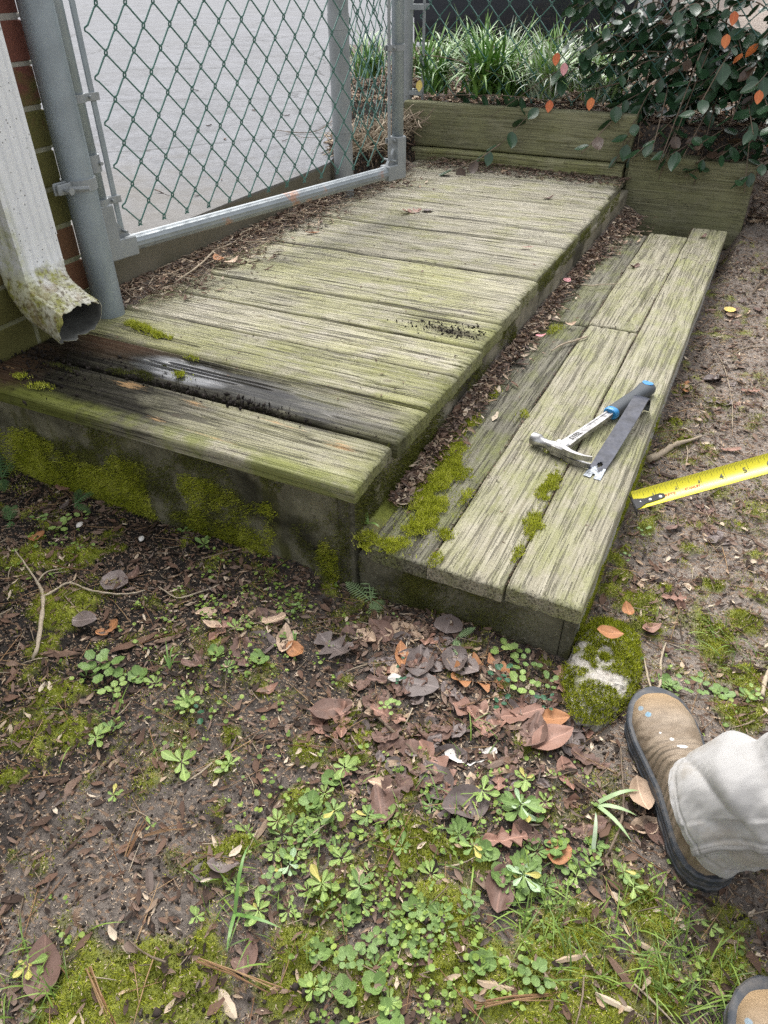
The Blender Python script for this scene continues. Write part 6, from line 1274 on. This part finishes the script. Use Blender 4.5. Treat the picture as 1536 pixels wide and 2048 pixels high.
# ------------------------------------------------------------------ pry bar
bar = empty('pry_bar', (.360, .400, HS + .001), 'dark blue flat pry bar with a curved hook leaning over the hammer grip', 'pry bar', rz=math.atan2(.345, .040))
pr_x = np.concatenate([np.linspace(0, .31, 64), [.318, .327, .336, .344, .350, .354, .356, .356]]); pr_z = np.concatenate([np.interp(np.linspace(0, .31, 64), [0, .02, .06, .25, .29, .31], [.0005, .0015, .006, .034, .043, .0475]), [.0485, .0475, .044, .038, .030, .021, .012, .003]])
wh = np.interp(pr_x, [0, .03, .05, .08, .26, .31, .356], [.0195, .0172, .0175, .0185, .0185, .0180, .0180])
tx = np.gradient(pr_x); tz = np.gradient(pr_z); ln = np.hypot(tx, tz); nx_, nz_ = -tz / ln, tx / ln; nc_ = 13; cols = np.linspace(-1, 1, nc_); V = []
th = np.interp(pr_x, [0, .02, .05, .30, .356], [.0012, .003, .0045, .0045, .0035])
for side in (1, 0):
    for i in range(len(pr_x)):
        for c_ in cols: V.append((pr_x[i] + nx_[i] * th[i] * side, c_ * wh[i], pr_z[i] + nz_[i] * th[i] * side))
nr = len(pr_x); cell = lambda i, j: not ((pr_x[i] < .011 and j in (5, 6)) or (.036 < pr_x[i] < .058 and j in (5, 6)) or (.0405 < pr_x[i] < .054 and j in (4, 7)))
Fb = []; top0 = 0; bot0 = nr * nc_
for i in range(nr - 1):
    for j in range(nc_ - 1):
        if not cell(i, j): continue
        a, b_, c_, d = i * nc_ + j, (i + 1) * nc_ + j, (i + 1) * nc_ + j + 1, i * nc_ + j + 1; Fb.append((a, b_, c_, d)); Fb.append((bot0 + d, bot0 + c_, bot0 + b_, bot0 + a))
        for (p, q, di, dj) in ((a, b_, 0, -1), (b_, c_, 1, 0), (c_, d, 0, 1), (d, a, -1, 0)):
            ii_, jj = i + di, j + dj
            if not (0 <= ii_ < nr - 1 and 0 <= jj < nc_ - 1) or not cell(ii_, jj): Fb.append((q, p, bot0 + p, bot0 + q))
b = MB(); b.add(V, Fb); me = b.mesh('blade', M['barpaint']); me.materials.append(M['bartip']); 
for p in me.polygons:
    if p.center.x < .032 + .008 * math.sin(p.center.y * 300) or p.center.x > .352 or (abs(p.normal.y) > .8 and p.center.x > .1): p.material_index = 1
smooth_by_angle(me, 35); link('blade', me, bar)

# ------------------------------------------------------------------ tape measure
P0, P1 = along(1268, 1005, .830), along(1534, 931, .800); ex = (P1 - P0) / np.linalg.norm(P1 - P0); up_, away = RM[:, 1], -RM[:, 2]
ey = up_ * .84 + away * .54; ey -= (ey @ ex) * ex; ey /= np.linalg.norm(ey); ez = np.cross(ex, ey)
tape = empty('tape_measure', P0, 'yellow steel tape measure stretched out over the soil with a black hook at its end', 'tape measure')
tape.matrix_world = Matrix([[ex[i], ey[i], ez[i], P0[i]] for i in range(3)] + [[0, 0, 0, 1]])
M['tapey'] = paint('yellow_tape_lacquer', (.82, .74, .02), .32, 0, .4); M['tapered'] = paint('red_tape_print', (.75, .10, .02), .4, 0, 0); M['tapeink'] = paint('dark_tape_print', (.03, .035, .02), .45, 0, 0); M['hookm'] = paint('black_hook_metal', (.006, .007, .009), .65, 0, 0)
TL = .62; hw = .0127; bow = lambda y: .0042 * (y / hw) ** 2
b = MB(); ys_ = np.linspace(-hw, hw, 11); xs = np.linspace(0.0006, TL, 60); V = [(x_, y_, bow(y_) - .0003 * s_) for s_ in (0, 1) for x_ in xs for y_ in ys_]; n1_ = len(xs) * 11
Fq = []
for i in range(len(xs) - 1):
    for j in range(10): a = i * 11 + j; Fq += [(a, a + 11, a + 12, a + 1), (n1_ + a + 1, n1_ + a + 12, n1_ + a + 11, n1_ + a)]
b.add(V, Fq); b.build('blade', M['tapey'], tape, True)
def tick(mb, x_, ya, yb, w_=.0003):
    yy_ = np.linspace(ya, yb, max(2, int(abs(yb - ya) / .0025) + 1)); V = []
    for y_ in yy_: V += [(x_ - w_ / 2, y_, bow(y_) + .00012), (x_ + w_ / 2, y_, bow(y_) + .00012)]
    mb.add(V, [(2 * k, 2 * k + 1, 2 * k + 3, 2 * k + 2) for k in range(len(yy_) - 1)])
b = MB(); b2 = MB(); IN = .0254
for k in range(1, int(TL / IN * 16)):
    x_ = k * IN / 16
    if k % 16 == 0: tick(b2, x_, hw, -hw * .35, .00035)
    else: tick(b, x_, hw, hw - (.0078 if k % 8 == 0 else .0058 if k % 4 == 0 else .0044 if k % 2 == 0 else .0032))
for k in range(1, int(TL / .001)): tick(b, k * .001 + .0254 * 1.0, -hw, -hw + (.0042 if k % 5 == 0 else .0026), .0002) if k * .001 < TL - .03 and k % 2 == 0 else None
o = b.build('fraction_mark', M['tapeink'], tape); o['kind'] = 'stuff'; o = b2.build('inch_mark', M['tapeink'], tape); o['kind'] = 'stuff'
for k in range(1, 24): sz = .0062 if k < 4 else .0092; text('printed_number', str(k), sz, (k * IN - (.0026 if k < 4 else .0040) * (1 if k < 10 else 1.7), .0036 if k < 4 else .0015, .0007), M['tapeink'], tape, bold=.00012)
text('printed_red_lettering', 'STANLEY', .0042, (2.56 * IN, -.0018, .0005), M['tapered'], tape, bold=.00012)
text('printed_red_lettering', 'SETE', .0058, (1.58 * IN, -.0030, .0006), M['tapered'], tape, bold=.0001)
b = MB(); ol = [(-.0005, -.0125), (.0035, -.0120), (.012, -.0070), (.030, -.0062), (.0335, -.005), (.0345, -.0025), (.0335, .0002), (.030, .0018), (.012, .0006), (.0035, .0030), (-.0005, .0036)]; n = len(ol)
b.add([(x_, y_ + .0005, bow(y_) + .0009) for x_, y_ in ol] + [(x_, y_ + .0005, bow(y_) + .0001) for x_, y_ in ol], [tuple(range(n)), tuple(range(2 * n - 1, n - 1, -1))] + [(i, n + i, n + (i + 1) % n, (i + 1) % n) for i in range(n)])
b.box(-.0016, -.0003, -.0135, .0045, -.0095, .0022); b.add([(-.0012, .0045, .001), (-.0003, .0045, .001), (-.0030, .0095, .0035), (-.0012, .0045, -.004), (-.0003, .0045, -.004), (-.003, .0095, -.001)], [(0, 1, 2), (5, 4, 3), (0, 2, 5, 3), (1, 4, 5, 2)])
b.build('end_hook', M['hookm'], tape)
for x_ in (.0065, .0175, .0290): b = MB(); b.tube([(x_, -.0030, .0004), (x_, -.0030, .0013), (x_, -.0030, .0018)], [.0028, .0027, .0014], 14); b.build('rivet', M['steel'], tape, True)
b = MB(); b.bbox(TL - .002, TL + .075, -.022, .022, -.062, .008, .008); b.build('case', M['tapey'], tape); b = MB(); b.bbox(TL + .012, TL + .062, -.0235, .0235, -.050, -.004, .004); b.build('case_panel', M['hookm'], tape)

# ------------------------------------------------------------------ crouching person: boots and trousers
g = G('tan_boot_leather'); O = g.obj(); X, Y, Z = g.sep(O); n1 = g.noise(g.map(O, (2.2, 1, 1)), 12, 7, .72); n2 = g.noise(O, 150, 5, .7)
c = g.mix(g.ramp(n1, [(.35, 0), (.65, 1)]), (.17, .125, .082), (.36, .29, .215)); c = g.mix(g.rng(g.mth('ADD', X, g.mth('MULTIPLY', n1, .06)), .27, .32, 0, .75), c, (.40, .27, .14)); c = g.mix(g.ramp(n2, [(.6, 0), (.75, .35)]), c, (.12, .08, .05))
nz = g.noise(O, 90, 3, .6)
for (px, py, a, b_, col) in ((.246, .030, .0055, .0050, (.20, .34, .44)), (.262, .036, .007, .004, (.26, .33, .38)), (.190, .012, .0038, .0036, (.85, .85, .83)), (.172, .004, .004, .010, (.85, .85, .83)), (.205, .024, .002, .002, (.85, .85, .83))): c = g.mix(ellmask(g, X, Y, px, py, a, b_, 0, nz, .7, .95), c, col)
wr = g.n('TexWave', {'bands_direction': 'X'}, Vector=g.vadd(O, g.vscale(g.n('TexNoise', out=1, Vector=O, Scale=9.), .05)), Scale=20., Distortion=3.)
M['leather'] = g.out(c, .62, g.bump(g.mth('ADD', g.mth('MULTIPLY', n2, .5), g.mth('MULTIPLY', g.mth('MULTIPLY', wr, g.rng(X, .24, .17, 0, 2.2)), n1)), .8, .004), Specular_IOR_Level=.4)
g = G('boot_sole_rubber'); O = g.pos(); n1 = g.noise(O, 60, 4, .65); M['sole'] = g.out(g.mix(g.ramp(n1, [(.45, 0), (.7, .6)]), (.035, .042, .052), (.16, .14, .12)), .55, g.bump(n1, .3, .001))
g = G('grey_trouser_cloth'); O = g.pos(); n1 = g.noise(O, 9, 4, .6); n2 = g.noise(O, 600, 2, .5); st = g.attr('seam')
c = g.mix(n1, (.37, .362, .35), (.47, .46, .445)); c = g.mix(g.ramp(g.noise(O, 12, 6, .7), [(.52, 0), (.66, .6)]), c, (.27, .235, .18)); c = g.mix(g.mth('MULTIPLY', st, .45), c, (.20, .195, .18))
M['cloth'] = g.out(c, .9, g.bump(n2, .35, .0006), Specular_IOR_Level=.2, Sheen_Weight=.2)
per = empty('person', (.9, -.4, 0), 'person in pale grey work trousers and tan boots at the right edge', 'person')
SX = np.array([0, .006, .02, .045, .085, .13, .175, .215, .25, .28, .298, .309, .313]); SW = 1.08 * np.array([.006, .022, .033, .039, .0385, .0375, .0435, .0495, .0500, .0420, .030, .014, .003])
def soft(x): return np.interp(x, SX, SW)
def boot(heel, toe, nm='boot'):
    h, t_ = np.array(heel), np.array(toe); a = math.atan2(t_[1] - h[1], t_[0] - h[0])
    e = bpy.data.objects.new(nm, None); C.objects.link(e); e.location = (h[0], h[1], 0.0); e.rotation_euler = (0, 0, a); e.parent = per; e.matrix_parent_inverse = Matrix.Translation(-per.location)
    # sole: closed outline swept through grooved heights
    xs = np.concatenate([.5 - .5 * np.cos(np.linspace(0, math.pi, 46))]) * .313; sh_ = .008 * np.sin(xs / .313 * math.pi * 1.1 - .5)
    up_o = np.stack([xs, soft(xs) + sh_ * .0], -1); lo_o = np.stack([xs[::-1], -soft(xs[::-1])], -1)[1:-1]; o2 = np.vstack([up_o, lo_o]); cen = np.array([.155, 0]); rings = []
    for z, off in ((-.006, -.004), (.0, 0), (.010, .0015), (.0115, -.001), (.0135, -.001), (.015, .002), (.021, .002), (.0225, -.0005), (.0245, -.0005), (.026, .003), (.034, .0035), (.0365, .001), (.037, -.006)):
        d = o2 - cen; nrm_ = np.stack([d[:, 0] * .35, d[:, 1]], -1); nrm_ /= np.linalg.norm(nrm_, axis=1)[:, None] + 1e-9
        lug = .0015 * (np.arange(len(o2)) % 4 < 2) * (z < .012)
        rings.append(np.column_stack([o2 + nrm_ * (off + lug[:, None]), np.full(len(o2), z) + .012 * sst(.24, .313, o2[:, 0])]))
    V, Fq = loft(rings); n = len(o2); b = MB(); b.add(V, [tuple(reversed(f)) for f in Fq] + [tuple(range(n)), tuple(range(len(V) - 1, len(V) - n - 1, -1))]); o = b.build('sole', M['sole'], e); smooth_by_angle(o.data, 40)
    rings = []; nA = 30
    hx = [.004, .02, .05, .09, .13, .16, .19, .215, .24, .262, .282, .296, .304, .308]; hh = [.085, .12, .128, .122, .105, .088, .077, .071, .068, .065, .060, .052, .044, .038]
    for x_ in np.interp(np.linspace(0, 1, 40), np.linspace(0, 1, len(hx)), hx):
        H_ = np.interp(x_, hx, hh); w_ = (soft(x_) - .004) * 1.0; w_ = max(w_, .004); aa = np.linspace(0, math.pi, nA); ca, sa = np.cos(aa), np.sin(aa)
        y_ = w_ * np.sign(ca) * np.abs(ca) ** .72; z_ = .032 + (H_ - .032) * np.abs(sa) ** .82; cr = .0022 * np.sin(x_ * 260 + 2 * ca) * sst(.20, .17, x_) * sst(.10, .13, x_) * sa + .003 * (fbm(aa * 1.5 + x_ * 20, aa * 0 + x_ * 30, 2, 1, 3) - .5)
        rings.append(np.stack([np.full(nA, x_) + .010 * sst(.25, .308, x_) * (sa - .5) * 0, y_ * (1 + cr * 4), z_ + cr], -1))
    V = np.concatenate(rings); m_ = len(rings); Fq = [(i * nA + k, (i + 1) * nA + k, (i + 1) * nA + k + 1, i * nA + k + 1) for i in range(m_ - 1) for k in range(nA - 1)]
    Fq += [tuple(range(nA)), tuple(range(m_ * nA - 1, m_ * nA - nA - 1, -1))]; b = MB(); b.add(V, Fq); o = b.build('upper', M['leather'], e, True); smooth_by_angle(o.data, 60)
    b = MB(); rr = []
    for z in np.linspace(.07, .118, 6): rr.append([(.058 + .052 * math.cos(k * math.pi / 12), .036 * math.sin(k * math.pi / 12), z) for k in range(24)])
    V, Fq = loft([np.array(r) for r in rr]); b.add(V, Fq); b.build('shaft', M['leather'], e, True); return e
boot((.716, -.340), (.586, -.062)); boot((.900, -.735), (.776, -.448))
SEAM_A = .38
M['thread'] = tint_mat('seam_cloth', [(0, (.16, .155, .145)), (.35, (.34, .33, .315)), (1, (.20, .195, .18))], .85, .2)
def trousers(legs):
    """both legs as one garment mesh meeting at the waist"""
    V, Fs, Se = [], [], []; n0 = 0; NA = 200
    for (pts, rad, s0) in legs:
        c, r = poly_tube(pts, rad, 60 if s0 == 0 else 20); T = np.gradient(c, axis=0); T /= np.linalg.norm(T, axis=1)[:, None]; ref = np.array([-.6, -.75, 0.2]); m_ = len(c); L_ = np.concatenate([[0], np.cumsum(np.linalg.norm(np.diff(c, axis=0), axis=1))])
        for i in range(m_):
            u = ref - (ref @ T[i]) * T[i]; u /= np.linalg.norm(u); v = np.cross(T[i], u); a = np.arange(NA) * 2 * math.pi / NA; l = L_[i]
            f = .014 * (fbm(a * 1.1 + 3 * math.sin(l * 9) + s0, a * 0 + l * 9, 3, 1, 3 + s0) - .5) + .0050 * np.sin(a * 2 + l * 34 + 2.2 * np.sin(a + l * 7)) * sst(.02, .10, l) + .004 * np.sin(a * 5 - l * 30) * sst(.0, .06, l)
            fold = .010 * np.exp(-((l - .09 - .03 * np.sin(a * 1 + s0)) / .018) ** 2) - .008 * np.exp(-((l - .125 - .035 * np.sin(a + .6)) / .013) ** 2) + .009 * np.exp(-((l - .17 - .05 * np.sin(a + 1.1)) / .02) ** 2)
            sa = (a - .35 + math.pi) % (2 * math.pi) - math.pi; seam = np.exp(-((sa * r[i] - .004) / .0035) ** 2); rd = r[i] + f + fold * .7 + .006 * (fbm(a * 5 + l * 20, l * 45 + a * 2, 3, 1, 9) - .5) + .0022 * seam - .0022 * np.exp(-((sa * r[i] + .0035) / .0018) ** 2)
            cz = 0
            for (a0, l0, sl, w_, am) in ((5.6, .05, .045, .010, .010), (.6, .10, -.05, .009, .011), (1.6, .12, .06, .010, .010), (6.0, .165, .05, .011, .013), (.2, .24, -.07, .012, .012), (5.2, .22, .08, .010, .010), (.9, .19, .03, .008, .008), (5.9, .30, -.05, .012, .012), (.5, .34, .06, .012, .012), (4.6, .14, -.05, .009, .009)):
                da = (a - a0 + math.pi) % (2 * math.pi) - math.pi; cz = cz + am * np.exp(-np.sqrt((l - l0 - sl * da) ** 2 + 4e-6) / w_) * np.exp(-(da / .75) ** 2)
            rd = rd - cz * 1.15 + .004
            hem = np.exp(-((l - .016) / .0025) ** 2); rd = rd - .0018 * hem
            V.append(c[i] + rd[:, None] * (np.cos(a)[:, None] * u * 1.0 + np.sin(a)[:, None] * v * 1.0)); Se.append(np.clip(seam * (.5 + .5 * np.sign(np.sin(l * 1500))) + hem * .6, 0, 1))
        if s0 == 0:      # felled seam and hem stitching laid on the cloth
            Gd = np.array(V[-m_:]); Nn = Gd - c[:, None, :]; Nn /= np.linalg.norm(Nn, axis=2)[..., None]; j0 = int(SEAM_A / (2 * math.pi) * NA)
            for (nm, cols_, off, tint_) in (('seam', [j0, j0 + 1, j0 + 2, j0 + 3], .0022, .35), ('seam_stitching', [j0 - 1, j0], .0032, .9), ('seam_stitching', [j0 + 3, j0 + 4], .0032, .9)):
                Vs = []; Fq = []; rws = range(0, m_, 1); w_ = len(cols_)
                for q_, i in enumerate(rws):
                    for cc_, j in enumerate(cols_): Vs.append(Gd[i, j % NA] + Nn[i, j % NA] * (off if 0 < cc_ < w_ - 1 or w_ == 2 else .0004) + (0 if nm == 'seam' else (.35 * (Gd[i, (j + 1) % NA] - Gd[i, j % NA]) if cc_ == 0 else -.35 * (Gd[i, j % NA] - Gd[i, (j - 1) % NA]))))
                for q_ in range(m_ - 1):
                    if nm != 'seam' and q_ % 3 == 2: continue
                    for cc_ in range(w_ - 1): Fq.append((q_ * w_ + cc_, q_ * w_ + cc_ + 1, (q_ + 1) * w_ + cc_ + 1, (q_ + 1) * w_ + cc_))
                b = MB(); b.add(Vs, Fq, tint_); P_(b.build(nm, M['thread'], smooth=True), per)
            for rw_, off in ((6, .0016), (7, .0016)):
                Vs = []; Fq = []
                for j in range(NA + 1):
                    p_ = Gd[rw_, j % NA]; n_ = Nn[rw_, j % NA]; t_ = Gd[rw_ + 1, j % NA] - p_; Vs += [p_ + n_ * off, p_ + n_ * off + t_ * .4]
                    if j < NA and j % 2 == 0: Fq.append((2 * j, 2 * j + 1, 2 * j + 3, 2 * j + 2))
                b = MB(); b.add(Vs, Fq, .3); P_(b.build('hem_stitching', M['thread']), per); break
        ii = n0 + np.arange(m_ * NA).reshape(m_, NA); Fs.append(np.stack([ii[:-1], np.roll(ii[:-1], -1, 1), np.roll(ii[1:], -1, 1), ii[1:]], -1).reshape(-1, 4)); n0 += m_ * NA
    me = np_mesh('trousers', np.concatenate(V), Fs, M['cloth'], True, {'seam': np.concatenate(Se)}); o = link('trousers', me); P_(o, per); solid(o, .002, -1); return o
trousers([([(.694, -.268, .066), (.726, -.268, .112), (.81, -.272, .190), (.90, -.285, .29), (1.02, -.31, .43), (1.10, -.43, .60), (1.15, -.56, .80)], [.0745, .079, .088, .095, .105, .12, .14], 0),
          ([(.885, -.690, .085), (.905, -.69, .14), (.97, -.70, .25), (1.08, -.71, .46), (1.14, -.66, .64), (1.17, -.60, .80)], [.074, .08, .083, .094, .115, .14], 2)])
b = MB(); b.tube([(1.15, -.57, .72), (1.16, -.58, .80), (1.17, -.58, .92), (1.17, -.58, .95)], [.15, .18, .17, .165], 32); P_(b.build('waist', M['cloth'], smooth=True), per)
